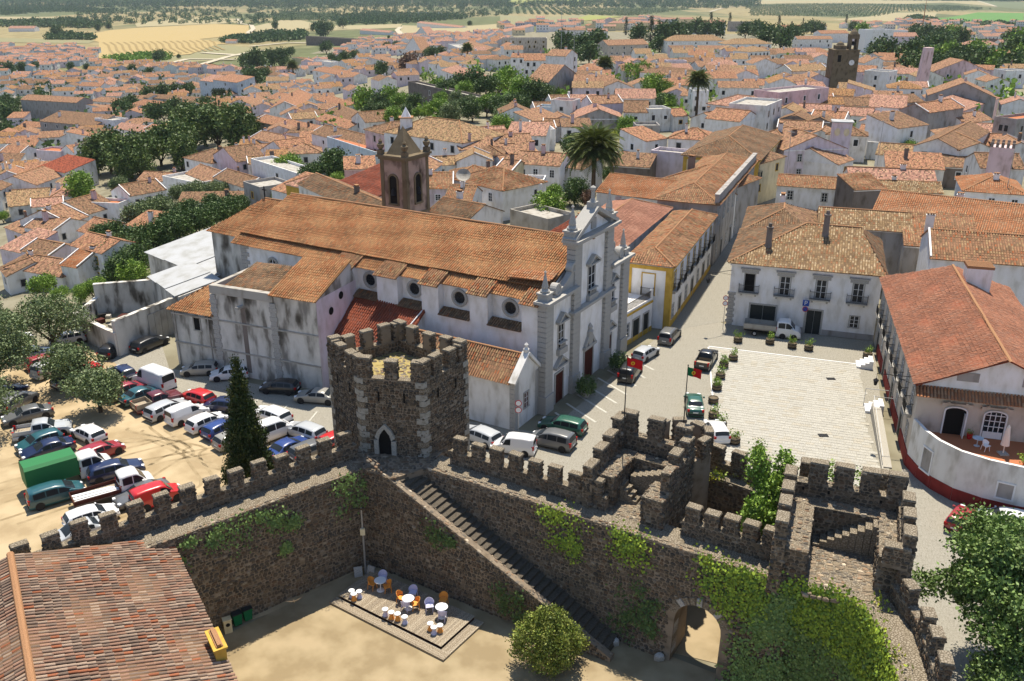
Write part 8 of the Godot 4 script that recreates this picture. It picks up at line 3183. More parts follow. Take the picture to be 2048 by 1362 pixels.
func town() -> void:
	house("long grey workshop with pale sawtooth roof panels beyond the park trees",-202.6,-416.7,-0.45,35.5,12,-27.7,7.1,"s","brown","grey_wall",5)
	house("small white flat-roofed block joined to the grey sawtooth workshop",-183.4,-412.2,-0.56,13.2,8,-25.7,7.0,"f","aged","white",2)
	house("small white gabled house beside the dark brick wall",-194.6,-402.2,-0.51,7.6,7,-26.2,4.3,"x","aged","white",1)
	house("low shed behind a dark brick wall near the park",-181.9,-395.2,-0.49,21.4,5,-25.7,4.2,"s","brown","dark_wall",0)
	house("white cottage with chimney between the brick wall and the pines",-166.1,-369.5,-0.52,23.7,7,-24.3,4.6,"g","orange","white",3)
	house("white row house with pinkish roof left of twin orange roofs",-161.0,-383.9,-0.57,20.9,9,-23.9,5.4,"g","pinkish","white",4)
	house("left one of two orange-roofed houses above the pines",-144.8,-368.8,-0.59,11.6,8,-21.9,5.7,"g","orange","white",2)
	house("right one of two orange-roofed houses above the pines",-138.5,-372.4,-0.08,7.5,8,-21.1,5.6,"g","orange","white",2)
	house("cream row with three stepped orange roofs near the left edge",-202.1,-385.3,0.18,15.2,7,-26.7,3.8,"g","orange","cream",4)
	house("white house at the left edge with two brown shuttered windows",-184.5,-332.8,-0.28,9.4,9,-24.7,5.8,"g","orange","white",2)
	house("lilac flat-roofed house right of the shuttered white house",-170.8,-333.5,-0.32,11.2,8,-23.7,4.7,"f","red","lilac",2)
	house("narrow white house with orange gable behind the lilac terrace",-162.4,-330.8,-0.70,10.1,8,-22.9,4.9,"x","orange","white",1)
	house("tall plain white gable wall in front of the pines",-150.1,-317.9,-0.42,10.1,9,-21.7,7.0,"x","aged","white",2)
	house("long white corner building with rounded end and orange roof",-135.5,-263.1,1.47,15.0,13,-19.5,5.1,"g","aged","white",5)
	house("shed with plain bright red roof beside the rounded corner building",-139.3,-271.9,-0.63,15.5,10,-20.4,7.1,"s","red","white_worn",0)
	house("two-storey house with balcony at the very left edge",-142.3,-251.0,1.69,8.3,9,-20.2,6.2,"g","brown","white_worn",2)
	house("single-storey house with hipped roof beside the feathery tree",-122.3,-241.4,0.37,5.4,11,-18.3,3.9,"h","pinkish","white_worn",3)
	house("first white row house from the left on the sloping lane",-99.7,-202.4,1.33,6.7,13,-15.2,4.1,"g","aged","white",2)
	house("second row house of the sloping lane with white gutter",-97.3,-210.5,1.18,9.4,13,-15.0,4.3,"g","brown","white",3)
	house("white terrace house in the middle of the sloping lane",-93.2,-213.3,1.40,4.9,8,-14.3,4.3,"f","red","white",1)
	house("big brown-roofed house at the upper end of the sloping lane",-89.1,-218.1,0.88,9.6,9,-14.0,5.7,"g","brown","white",3)
	house("orange-roofed house behind the brown-roofed lane house",-97.2,-243.3,-0.21,10.6,8,-15.5,4.9,"g","aged","white",3)
	house("small lean-to roofed house below the lane near the left edge",-113.6,-200.1,-0.68,9.9,8,-17.4,4.3,"s","aged","lilac",1)
	house("house with white verges below the first lane house",-105.9,-196.1,-0.46,9.5,10,-16.5,4.8,"g","aged","white",2)
	house("flat pink-roofed house at the left edge",-104.4,-180.8,-0.50,7.1,9,-16.2,4.0,"s","pinkish","lilac",1)
	house("white cottage with hipped orange roof and grey stone corners",-88.1,-158.4,-0.42,14.7,8,-14.4,4.6,"h","aged","white",3)
	house("narrow white house with tall chimneys and orange strip roof",-79.8,-155.5,-0.40,4.0,9,-12.5,4.7,"g","orange","white",1)
	house("white house with a dark arched carport opening",-78.2,-159.4,-0.38,4.9,8,-12.3,4.4,"f","red","white",2)
	house("house with steep orange roof behind the tall chimneys",-78.4,-160.0,-0.60,10.2,8,-12.6,6.7,"g","orange","white",2)
	house("lilac-walled house with terrace left of the tall chimneys",-96.0,-174.6,-0.51,8.7,8,-15.1,4.1,"g","brown","lilac",2)
	house("brown-roofed house cut by the left edge of view",-94.7,-160.3,-0.92,7.0,10,-14.7,4.3,"g","brown","white_worn",1)
	house("large white villa with hipped brown roof and round chimneys",-89.6,-257.2,-0.68,13.8,12,-14.5,6.8,"h","brown","white",4)
	house("pinkish gabled wing of the large white villa",-79.5,-249.9,-0.84,14.4,9,-12.9,7.2,"x","brown","lilac",1)
	house("low white house right of the villa",-74.6,-250.0,-0.45,4.7,8,-11.7,4.8,"g","aged","white",2)
	house("plain white walled yard building with flat top",-87.1,-234.8,-0.63,15.6,9,-14.2,5.0,"f","aged","white",0)
	house("small orange-roofed house beside the white yard building",-83.5,-238.3,-0.87,17.6,9,-13.6,4.7,"g","aged","white",2)
	house("low house with old brown roof left of the garden wall",-71.2,-225.1,-0.81,16.9,8,-11.7,4.4,"g","brown","white_worn",2)
	house("long low garden shed roof among the olive trees",-70.0,-205.3,0.08,14.4,5,-11.7,4.0,"s","brown","white_worn",0)
	house("orange lean-to roof below the lane wall",-79.4,-186.3,-0.39,6.6,7,-12.6,4.0,"s","orange","white",1)
	house("orange-roofed house just left of the garden trees",-89.5,-186.4,-0.56,10.0,9,-14.3,4.2,"g","orange","white",2)
	house("grey cubic house behind the church garden",-58.9,-201.8,-0.86,8.3,8,-9.0,5.5,"f","aged","grey_wall",1)
	house("orange-roofed house right of the park pines",-82.1,-291.2,-0.91,7.2,9,-12.9,5.4,"g","orange","white",2)
	house("brick-orange roofed house below the grey apartment block",-228.3,-432.8,-0.40,13.5,8,-28.7,4.4,"g","orange","white_worn",1)
	house("long row house with many windows on the left of the climbing street",-120.6,-440.9,1.45,20.6,11,-19.8,6.0,"g","aged","white_worn",5)
	house("cream fronted long house on the climbing street",-109.9,-435.1,-0.69,16.7,12,-19.3,7.1,"g","orange","cream",5)
	house("white street front with orange roof running up to the wall",-87.9,-395.7,1.66,46.1,12,-15.4,7.3,"g","orange","white_worn",6)
	house("wide pink lean-to roof behind the long orange roof",-96.1,-378.6,-0.86,26.7,10,-17.0,5.6,"s","pinkish","lilac",0)
	house("white house with hipped orange roof left of the garden trees",-79.4,-394.8,-1.01,26.2,9,-14.7,6.1,"h","orange","white",2)
	house("tiny brown-roofed house at the corner of the garden trees",-68.8,-391.3,-0.88,10.4,6,-12.2,4.2,"g","brown","white",2)
	house("grey gabled house in front of the convent roof",-49.0,-292.6,-1.04,12.1,12,-7.2,5.8,"x","brown","white_worn",1)
	house("white walled house with dark roof left of the grey gable",-59.3,-315.8,-1.18,37.2,9,-10.1,6.4,"g","brown","white",0)
	house("lilac house with hipped brown roof and tall dark chimneys",-76.0,-343.7,-1.05,29.4,9,-13.4,5.9,"h","brown","lilac",1)
	house("long low building with wide orange roof and grey front",-79.3,-315.9,-0.81,37.7,9,-14.3,7.4,"g","orange","grey_wall",3)
	house("small grey house with solar panel on an orange roof",-59.6,-302.2,-0.96,25.6,8,-10.0,6.0,"g","orange","white_worn",2)
	house("long white house with brown roof and single grey window",-72.6,-278.7,-0.74,27.6,9,-12.6,6.3,"g","aged","white",3)
	house("white gable below the long white house",-66.8,-254.9,-0.86,17.8,10,-11.0,5.6,"x","orange","white_worn",1)
	house("old grey gabled shed beside the fig tree",-62.1,-247.2,-0.63,13.0,8,-10.1,5.0,"g","brown","grey_wall",1)
	house("large white convent with hipped tiled roof and yellow window frames",-20.5,-206.9,-0.68,24.7,15,-2.5,9.4,"h","straw","white",4)
	house("pink left wing of the white convent",-34.5,-229.0,-0.92,9.8,14,-4.2,8.9,"h","brown","pink",1)
	house("white house with wide brown roof left of the convent",-47.4,-246.9,-0.89,29.9,9,-8.1,7.9,"g","brown","white",2)
	house("pale blue house with scalloped parapet and pink terrace",-41.9,-234.8,-0.96,28.6,6,-6.8,6.8,"f","red","pale_blue",2)
	house("bluish house with red-brown roof right of the bell tower",-15.6,-176.0,1.40,15.4,9,-0.0,5.4,"g","aged","pale_blue",3)
	house("lilac walled house with big satellite dish behind the church",-13.4,-161.8,0.04,5.4,10,-0.0,5.0,"g","aged","lilac",1)
	house("wide hipped orange roof behind the satellite dish house",-6.3,-162.0,-0.81,13.5,11,-0.0,5.6,"h","aged","white",2)
	house("plain white gabled house behind the church ridge",-9.2,-150.3,-0.20,4.7,8,-0.0,5.4,"g","aged","white",1)
	house("old brown-roofed church outbuilding right of the bell tower",-10.2,-133.3,-0.66,8.3,9,-0.0,6.6,"g","brown","white_worn",0)
	house("old brown sacristy roof along the back of the nave",-29.3,-146.5,-0.98,31.8,7,-4.3,10.6,"g","brown","white_worn",0)
	house("yellow house with pink hipped roof behind the church",-39.9,-177.0,-0.74,17.3,8,-6.0,7.4,"h","pinkish","yellow",1)
	house("broad pink-red roof left of the bell tower",-28.3,-162.1,-0.94,15.7,10,-3.1,7.7,"s","red","pink",0)
	house("pink walled house with orange roof left of the belfry",-31.9,-188.9,0.18,6.6,6,-3.6,6.8,"s","orange","pink",0)
	house("orange sloping roof with white chimneys beside a garden",-47.7,-185.9,-0.75,9.0,9,-7.0,5.9,"s","orange","white",0)
	house("long plain white house wall with flat top behind the fig garden",-56.8,-217.9,-0.87,29.4,6,-9.9,7.2,"f","aged","white",1)
	house("house with two black chimneys right of the convent",-4.8,-211.1,0.11,8.3,10,-0.0,5.0,"g","aged","white_worn",1)
	house("cream house under the big date palm street",-2.1,-178.2,-0.50,4.0,9,-0.0,4.6,"g","aged","cream",1)
	house("white house with three shuttered windows in front of the palm",5.0,-181.3,-0.34,9.6,8,-0.0,5.6,"g","aged","white",3)
	house("low white annex with flaking plaster beside the palm",12.0,-182.5,-0.69,5.9,7,-0.0,4.6,"s","brown","white_worn",2)
	house("orange-roofed house at left of the three-window house",-1.1,-199.3,-0.00,3.1,8,-0.0,4.4,"g","aged","lilac",1)
	house("small white cottage with brown roof left of the yellow tree",11.9,-241.9,-0.06,7.4,7,-0.0,4.2,"g","brown","white",2)
	house("red lean-to shed roof behind the brown cottage",9.7,-252.4,0.96,12.8,7,-0.0,4.6,"s","aged","white_worn",0)
	house("modern pale cubic house with glass front by the trees",9.2,-265.5,-0.31,4.6,6,-0.0,5.4,"f","aged","pale_blue",1)
	house("taller cubic tower of the modern pale house",14.2,-263.6,-0.44,6.7,6,-0.0,7.5,"f","red","white_worn",1)
	house("wide low pink-roofed hall behind the yellow tree",23.7,-251.2,-0.00,13.8,13,-0.0,4.8,"x","pinkish","grey_wall",0)
	house("house with pink gable wall and light orange roof",27.7,-268.4,0.30,9.8,8,-0.0,6.8,"g","aged","lilac",0)
	house("white house with broad brown roof beside the grey ruin",35.0,-259.8,-0.12,6.9,12,-0.0,5.4,"g","brown","white",1)
	house("white house with pink roof terrace behind the shuttered house",7.7,-228.7,0.16,6.3,6,-0.0,4.6,"f","pinkish","white",1)
	house("grey white windowless-looking block with stained walls",41.7,-259.9,0.20,6.7,7,-0.0,5.6,"f","aged","white_worn",2)
	house("small orange-roofed house behind the stained block",47.7,-259.7,0.29,4.5,8,-0.0,4.4,"g","orange","white_worn",1)
	house("palace with balustrade parapet and hipped pink roof",61.9,-258.5,-0.80,17.1,12,-0.0,7.2,"h","pinkish","white",3)
	house("house with white dovecote chimney below the balustrade",58.6,-249.0,0.79,11.9,8,-0.0,5.2,"g","aged","white_worn",1)
	house("tall white gable with orange roof above the street",61.9,-238.7,0.85,11.0,10,-0.0,6.4,"x","orange","white",0)
	house("white house with yellow framed balcony door under new orange roof",39.1,-198.6,-0.34,10.1,9,-0.0,7.8,"h","orange","white",2)
	house("lower left wing of the yellow framed house",32.6,-205.1,0.69,7.3,8,-0.0,6.6,"s","orange","white",1)
	house("bare grey wall block right of the tall palm",34.6,-232.8,-0.00,6.1,6,-0.0,5.0,"f","aged","grey_wall",0)
	house("small pink roof right below the palm garden",27.6,-205.4,-0.81,6.7,7,-0.0,3.6,"s","pinkish","white",0)
	house("dark corrugated roof of a shed behind the palm",23.9,-182.3,-0.34,8.1,7,-0.0,5.0,"s","brown","dark_wall",0)
	house("lilac blank wall block with flat top behind the palace roofs",32.7,-186.6,-0.52,8.7,5,-0.0,6.4,"f","aged","lilac",0)
	house("corner mansion with brown hipped roof and yellow pilasters",39.8,-172.4,-0.74,13.8,13,-0.0,8.0,"h","brown","cream",5)
	house("broad house with wavy orange tile roof behind the facade",22.8,-142.9,-0.56,20.5,10,-0.0,7.4,"g","orange","white",0)
	house("old palace with brown hipped roof behind a stone parapet",29.0,-147.3,-0.67,12.7,14,-0.0,8.4,"h","aged","grey_wall",0)
	house("pink garden pavilion with curved wall behind the church gable",22.4,-149.5,0.68,12.1,5,-0.0,6.2,"f","aged","pink",2)
	house("grey concrete garden wall block with the round green tree",2.7,-143.5,-0.84,9.1,6,-0.0,4.0,"f","aged","concrete",0)
	house("white terrace wall with roof yard below the shuttered house",1.6,-163.4,-0.14,7.7,8,-0.0,4.8,"f","aged","white",1)
	house("plain red roof between nave and church gable",7.1,-125.7,-0.82,3.8,7,-0.0,6.2,"s","red","white_worn",0)
	house("white gabled house right of the narrow street",61.6,-187.4,-0.73,12.5,8,-0.0,5.2,"x","aged","white",1)
	house("lilac gabled house with roof turret of two oval windows",63.1,-188.5,0.17,13.9,12,-0.0,7.4,"x","aged","lilac",2)
	house("white house with lantern and brown tiled roof",53.8,-161.8,-0.33,11.1,7,-0.0,5.2,"g","aged","white",2)
	house("long house with flat metal-pink roof between white gables",68.7,-161.4,-0.21,14.9,8,-0.0,6.2,"g","pinkish","white_worn",0)
	house("brown brick backed house with a steel flue",62.0,-154.3,0.18,6.1,6,-0.0,6.4,"s","aged","dark_wall",0)
	house("straw coloured roof with small gabled dormer",68.6,-154.4,-0.19,11.3,6,-0.0,6.0,"g","straw","grey_wall",1)
	house("long building with bright orange roof and curved stone dormer gable",62.1,-126.0,-0.55,20.5,14,-0.0,7.2,"g","orange","white",5)
	house("white mansion with hipped bright orange roof at the right edge",80.3,-148.2,-0.34,9.2,12,-0.0,7.2,"h","orange","white",3)
	house("brown-roofed house under the crenellated chimney",91.7,-168.1,-0.17,7.8,10,-0.0,7.4,"g","brown","white_worn",1)
	house("half ruined brick house with stones on its roof",89.9,-184.8,-0.30,7.8,7,-0.0,4.4,"s","brown","dark_wall",2)
	house("bluish white house with stepped chimneys and brown roof",94.2,-197.3,-1.67,15.5,8,-0.0,7.0,"g","brown","white_worn",0)
	house("white gable house beside the crenellated chimney",102.9,-202.2,0.93,31.3,9,-0.0,7.0,"g","brown","white_worn",1)
	house("tall white wall house with a blue framed door",95.6,-218.0,0.57,11.7,9,-0.0,7.6,"s","brown","white",1)
	house("tall grey house with orange roof and dark side wall",113.3,-240.2,0.64,17.4,8,-0.0,8.6,"g","orange","grey_wall",0)
	house("grey town palace with long windows at the right edge",117.1,-217.8,-1.03,5.6,16,-0.0,9.0,"f","red","grey_wall",4)
	house("big warehouse with bare grey gable and light roof",132.4,-272.6,-0.37,18.1,15,-0.0,8.2,"x","aged","grey_wall",0)
	house("white house with pale pink metal roof in the middle of the roofs",96.6,-259.4,-0.50,9.0,8,-0.0,4.6,"g","pinkish","white",1)
	house("dark gabled ruin right of the narrow street",74.9,-244.0,-0.49,7.9,9,-0.0,5.4,"x","brown","dark_wall",0)
	house("black gable wall beside the dark ruin",80.7,-240.7,-0.46,5.4,8,-0.0,5.6,"x","brown","dark_wall",0)
	house("small white house with pink patch on its roof",103.3,-254.1,-0.13,6.1,7,-0.0,4.0,"s","pinkish","white",2)
	house("grey house with long brown roof left of the tall white chimney",118.9,-277.2,0.40,12.3,9,-0.0,6.0,"g","brown","grey_wall",1)
	house("orange-roofed house below the clock tower",98.2,-289.9,-0.12,5.6,8,-0.0,5.0,"g","orange","white_worn",1)
	house("wide brown roof in front of the clock tower church",105.5,-277.1,-0.16,14.0,10,-0.0,5.0,"g","brown","white_worn",2)
	house("small dark roofed house by the ivy column",91.8,-226.3,-0.26,4.1,7,-0.0,4.0,"g","brown","white",1)
	house("little orange-roofed white house in the garden court",88.5,-228.5,-0.49,3.2,7,-0.0,4.6,"g","orange","white",1)
	house("pale garden wall around the overgrown court",89.9,-209.8,-0.17,6.2,0.6,-0.0,3.4,"f","aged","pale_blue",0)
	house("stained garden wall left of the overgrown court",87.0,-216.7,-0.45,4.3,0.6,-0.0,3.4,"f","aged","white_worn",0)
	house("white house with satellite dish beside the delivery van street",80.9,-267.5,0.45,12.0,8,-0.0,4.6,"s","pinkish","white",1)
	house("white gable house left of the narrow street",65.4,-245.3,0.54,4.9,9,-0.0,6.0,"g","pinkish","white",1)
	house("cream street mansion with yellow corner pilaster",55.1,-196.2,-0.70,8.1,14,-0.0,8.0,"h","aged","cream",6)
	house("tall white worn townhouse along the upper street",70.1,-246.6,1.05,16.0,10,-0.0,9.0,"f","aged","white_worn",3)
	house("ruined pinkish house with broken upper walls below the clock tower",85.5,-271.4,0.62,23.1,9,-0.0,9.5,"f","aged","pink",3)
	house("small lilac cube beside the crenellated chimney",103.0,-195.3,-0.92,2.0,6,-0.0,5.0,"f","aged","lilac",1)
	house("pink walled house with pale roof right of the tall grey house",136.7,-268.6,0.87,39.5,8,-0.0,6.5,"s","pinkish","pink",0)
	house("white house with orange roof below the pink wall",124.8,-245.0,0.60,13.0,8,-0.0,5.0,"g","aged","white",1)
	house("grey three-storey apartment block with balconies and orange roof",-244.4,-487.2,-0.36,38.6,11,-30.6,11.4,"g","aged","grey_wall",0,"","apartment block","apartment_block")
	house("white schoolhouse with hipped roof right of the apartment block",-230.9,-519.8,-0.43,19.7,10,-30.0,6.5,"h","aged","white_worn",4)
	house("white hall with rounded corner and orange roof by the avenue trees",-196.1,-492.6,-0.52,22.3,10,-27.8,5.7,"h","orange","white_worn",5)
	house("long grey-roofed school wing curving along the avenue",-187.8,-517.6,-0.47,51.7,9,-28.5,6.3,"g","brown","grey_wall",6)
	house("left half of the tall white block with a mast",-182.1,-554.9,-0.67,14.4,10,-27.4,11.5,"s","pinkish","pale_blue",1)
	house("right half of the tall white block with orange roof",-167.0,-541.9,-0.73,25.5,12,-26.5,11.9,"s","orange","pale_blue",1)
	house("orange hipped roof house above the park pines",-133.9,-430.2,-0.74,42.6,10,-22.9,6.9,"h","aged","white",3)
	house("row of joined orange-roofed houses left of the tall white block",-249.4,-604.1,0.84,27.5,9,-31.6,5.3,"g","orange","white",6)
	house("white house with grey side annex in the lower town",-284.8,-626.9,-0.28,17.4,9,-33.2,6.8,"g","orange","white",3)
	house("white two-storey house with hipped orange roof by the old wall",-114.4,-582.1,-0.97,47.3,11,-23.0,9.3,"h","orange","white",4)
	house("white cubic tower house with stepped terrace",-147.9,-736.3,-0.89,24.7,9,-27.6,7.8,"f","aged","white",1)
	house("dark brick apartment slab with white balconies at the town edge",-232.1,-1203.0,-0.69,93.6,9,-39.2,10.7,"f","aged","dark_wall",9,"","apartment block","apartment_block")
	house("cream block with red flat roof at the far edge of town",-188.8,-835.0,-0.70,21.9,8,-31.7,6.6,"f","red","cream",3)
	house("dark mossy wall of a roofless building behind the garden trees",-23.3,-327.4,-1.06,67.6,4,-5.3,8.6,"f","brown","dark_wall",5)
	house("two hipped orange roofs in the middle of the upper left town",-91.3,-672.9,-1.12,66.7,10,-22.2,8.4,"h","aged","white_worn",3)
	house("white house with pale terraces left of the dark round tree",-80.3,-767.9,-1.20,59.1,9,-22.0,7.4,"x","aged","white",2)
	house("white house with pink hipped roof left of the garden trees",-25.1,-396.6,-1.25,39.2,11,-4.6,7.7,"h","pinkish","white",2)
	house("plain white block left of the long orange roof",-40.7,-678.8,-1.33,60.4,10,-14.0,9.0,"f","aged","white",2)
	house("cream house with long orange roof near the car park",-25.9,-639.4,-1.32,72.8,11,-10.9,8.8,"g","aged","cream",3)
	house("white town hall wing with three rows of small windows",14.3,-406.1,0.01,18.1,11,-1.7,9.5,"g","orange","white",7,"","town hall","town_hall")
	house("white gabled front of the town hall with small pinnacles",24.1,-379.2,1.07,11.0,9,-1.2,13.1,"x","aged","white",2)
	house("lower left end of the white town hall",2.6,-447.0,-0.21,6.5,8,-2.6,8.5,"g","orange","white",2)
	house("old beige convent with flat roof behind the town hall",8.7,-661.0,0.01,31.5,12,-7.5,9.0,"f","brown","beige_wall",6)
	house("old beige convent building with orange roof and stained walls",71.0,-576.2,0.39,28.1,14,-5.8,9.2,"g","aged","beige_wall",6)
	house("left half of the long white palace with hipped roof",128.7,-659.3,0.11,41.9,15,-7.8,8.6,"h","straw","white",5,"","palace","palace")
	house("right half of the long white palace with its dark lantern",152.9,-610.5,0.13,30.8,15,-6.9,8.6,"h","straw","white",6,"","palace","palace")
	house("lilac windowless house in front of the white palace",103.6,-564.8,0.21,15.8,8,-5.6,7.1,"s","brown","lilac",0)
	house("house with washing terrace in front of the palace",127.2,-597.6,-0.07,18.7,8,-6.3,6.0,"g","aged","white_worn",4)
	house("cream villa with pink roof among the far trees",131.9,-1218.8,-0.40,19.4,11,-20.2,9.1,"h","pinkish","cream",3)
	house("white warehouse with light pink roof behind the beige convent",86.1,-953.8,0.07,20.6,10,-14.1,6.5,"g","pinkish","white",2)
	house("mansard roofed house right of the tall mast",58.5,-936.6,-0.05,26.8,11,-13.7,8.0,"h","aged","white_worn",4)
	house("white house with brown hipped roof left of the tall thin palm",63.0,-382.4,-0.82,27.5,11,-1.5,5.7,"h","brown","white",0)
	house("long house with wide pink-orange roof left of the thin palm",57.9,-332.9,-0.41,12.0,9,-0.2,5.5,"g","orange","white_worn",2)
	house("old house with steep brown roof right of the garden palm",36.5,-321.0,-0.00,11.2,10,-0.0,5.5,"x","brown","white_worn",1)
	house("gabled grey house with solar panels near the antenna mast",18.9,-338.6,1.08,26.0,9,-0.5,7.2,"x","aged","grey_wall",0)
	house("small cream house below the antenna mast",21.8,-352.0,0.02,5.8,7,-0.5,5.0,"g","aged","cream",1)
	house("house with pink roof and sky lights behind the garden palm",46.7,-469.9,0.04,10.9,9,-3.2,5.0,"h","pinkish","white",1)
	house("lilac terrace house with white awning frame",80.0,-454.7,0.07,9.4,7,-3.0,6.0,"f","aged","lilac",1)
	house("white house with veranda beside the thin palm",56.2,-298.0,-0.43,4.1,8,-0.0,5.5,"g","aged","white",1)
	house("tall white house directly behind the thin palm",58.7,-288.2,-0.00,4.9,8,-0.0,7.5,"f","aged","white",2)
	house("long barrack with orange roof left of the clock tower",293.3,-862.3,0.23,28.5,13,-13.2,8.2,"g","orange","white",4)
	house("long lilac barrack with pink roof right of the clock tower",314.4,-794.3,-0.03,50.5,13,-12.0,8.2,"g","pinkish","lilac",4)
	house("white house with orange roof left behind the clock tower",239.0,-746.9,0.07,28.6,11,-10.3,7.1,"g","aged","white",4)
	house("flat hipped orange roof just left of the clock tower",179.2,-578.6,0.10,34.6,11,-6.4,5.2,"h","orange","white_worn",3)
	house("white rear building with brown roof left of the tower church",126.0,-445.8,0.42,15.5,10,-3.1,6.1,"g","brown","white",1)
	house("church nave with straw coloured roof attached to the clock tower",120.7,-378.6,0.31,17.7,11,-1.6,7.6,"g","straw","white_worn",0,"","church","church_nave")
	house("white church annex with gabled orange roof right of the tower",178.2,-458.5,0.08,12.5,12,-3.7,6.1,"x","aged","white",2)
	house("white cubic front below the church annex",135.0,-346.2,-0.70,9.1,9,-1.0,9.0,"f","aged","white",1)
	house("white round-cornered house at the plaza trees",167.8,-379.0,-0.12,5.5,8,-1.9,6.0,"h","brown","white",1)
	house("wide pink gabled house behind the plaza trees",186.3,-387.5,0.02,24.4,12,-2.4,7.1,"x","aged","pink",2)
	house("white flat-roofed house with thin chimney at the right edge",212.4,-394.2,0.09,8.7,9,-2.7,6.6,"f","aged","white",2)
	house("dark red water tank building among the right hand trees",380.3,-752.2,0.05,15.3,9,-11.6,7.1,"f","red","dark_wall",1)
	house("low pink roofed station hall among the right hand trees",355.1,-714.0,-0.09,26.3,12,-10.6,5.1,"h","pinkish","white_worn",1)
	house("orange roofed market hall at the plaza car park",203.4,-500.6,0.08,11.1,10,-4.8,5.1,"h","orange","white_worn",1)
	house("white left tower of the black and white hotel",258.3,-686.4,0.12,5.1,12,-9.1,15.0,"f","aged","white_paint",0)
	house("tall hotel with black window bays behind the barrack",269.5,-689.5,0.23,17.0,12,-9.3,15.1,"f","aged","white",0,"","hotel","hotel")
	house("lower right wing of the black and white hotel",340.5,-832.3,0.14,13.2,12,-12.9,11.1,"f","aged","white",0,"","hotel","hotel")
	house("white five-storey apartment house at the town edge behind the trees",227.7,-1090.5,0.11,35.1,12,-17.7,12.1,"g","pinkish","white",7,"","apartment block","apartment_block")
	house("grey balconied apartment slab at the town edge",286.7,-1192.9,0.10,27.8,10,-20.3,11.1,"f","aged","grey_wall",6,"","apartment block","apartment_block")
	house("lilac apartment block left of the dark conifers",202.2,-1542.6,0.18,34.2,11,-27.7,9.1,"h","pinkish","lilac",4,"","apartment block","apartment_block")
	house("pale blue block with pink roof above the trees",269.5,-1608.4,-0.05,27.6,11,-29.3,8.0,"g","pinkish","pale_blue",4,"","apartment block","apartment_block")
	house("cream block with ochre roof left of the apartment house",274.4,-1495.1,0.25,23.7,11,-26.9,10.1,"g","pinkish","cream",4,"","apartment block","apartment_block")
	house("white house with dark openings left of the mansard roof",53.9,-1162.0,0.21,24.8,10,-18.8,6.1,"h","pinkish","white",3)
	house("row of white houses with pink roofs at the far town edge",7.3,-1085.9,1.33,166.1,10,-18.8,6.8,"g","pinkish","white",4)
	house("right end of the white palace with pinnacles",138.1,-525.0,0.59,16.2,12,-4.9,8.1,"h","straw","white",5,"","palace","palace")
	house("grey apartment slab at the far right edge",606.2,-1140.5,0.50,29.4,12,-21.9,9.3,"f","aged","grey_wall",4,"","apartment block","apartment_block")
	house("wide orange roofed hall behind the dark cypresses",371.3,-1218.8,0.33,57.6,14,-21.6,5.4,"g","orange","white_worn",2)
	house("white farm warehouse at the left edge beyond the town",-659.1,-1226.6,-0.11,10.9,14,-43.6,6.0,"g","pinkish","pale_blue",0)
	house("distant white farm buildings on the left plain",-917.7,-1779.4,0.03,48.0,20,-50.0,6.1,"g","pinkish","white",0)
	house("white industrial shed row beyond the brick apartment slab",-220.0,-1516.2,-0.91,94.0,12,-42.5,6.4,"g","pinkish","white",0)
	house("long white farm sheds below the lake",-132.8,-1702.1,-1.11,207.7,14,-43.6,8.9,"g","pinkish","white",0)
	house("white barn right of the country road",-121.7,-1278.2,-1.12,47.0,12,-34.0,6.1,"x","pinkish","white",0)
	house("grey barn right of the white barn",-96.4,-1222.7,-1.20,51.0,12,-31.1,6.3,"g","pinkish","white_worn",0)
	house("small pale barn right of the grey barn",-66.9,-1138.4,-1.30,51.3,12,-26.4,6.3,"g","pinkish","white_worn",0)
	house("white farmhouse by the bend of the sandy road",-390.6,-1315.1,-0.13,15.8,10,-42.5,4.1,"g","orange","white",0)
	house("white roofed shelter alone in the far yellow field",58.1,-1939.9,0.05,18.1,12,-36.2,5.0,"s","pinkish","white",0)
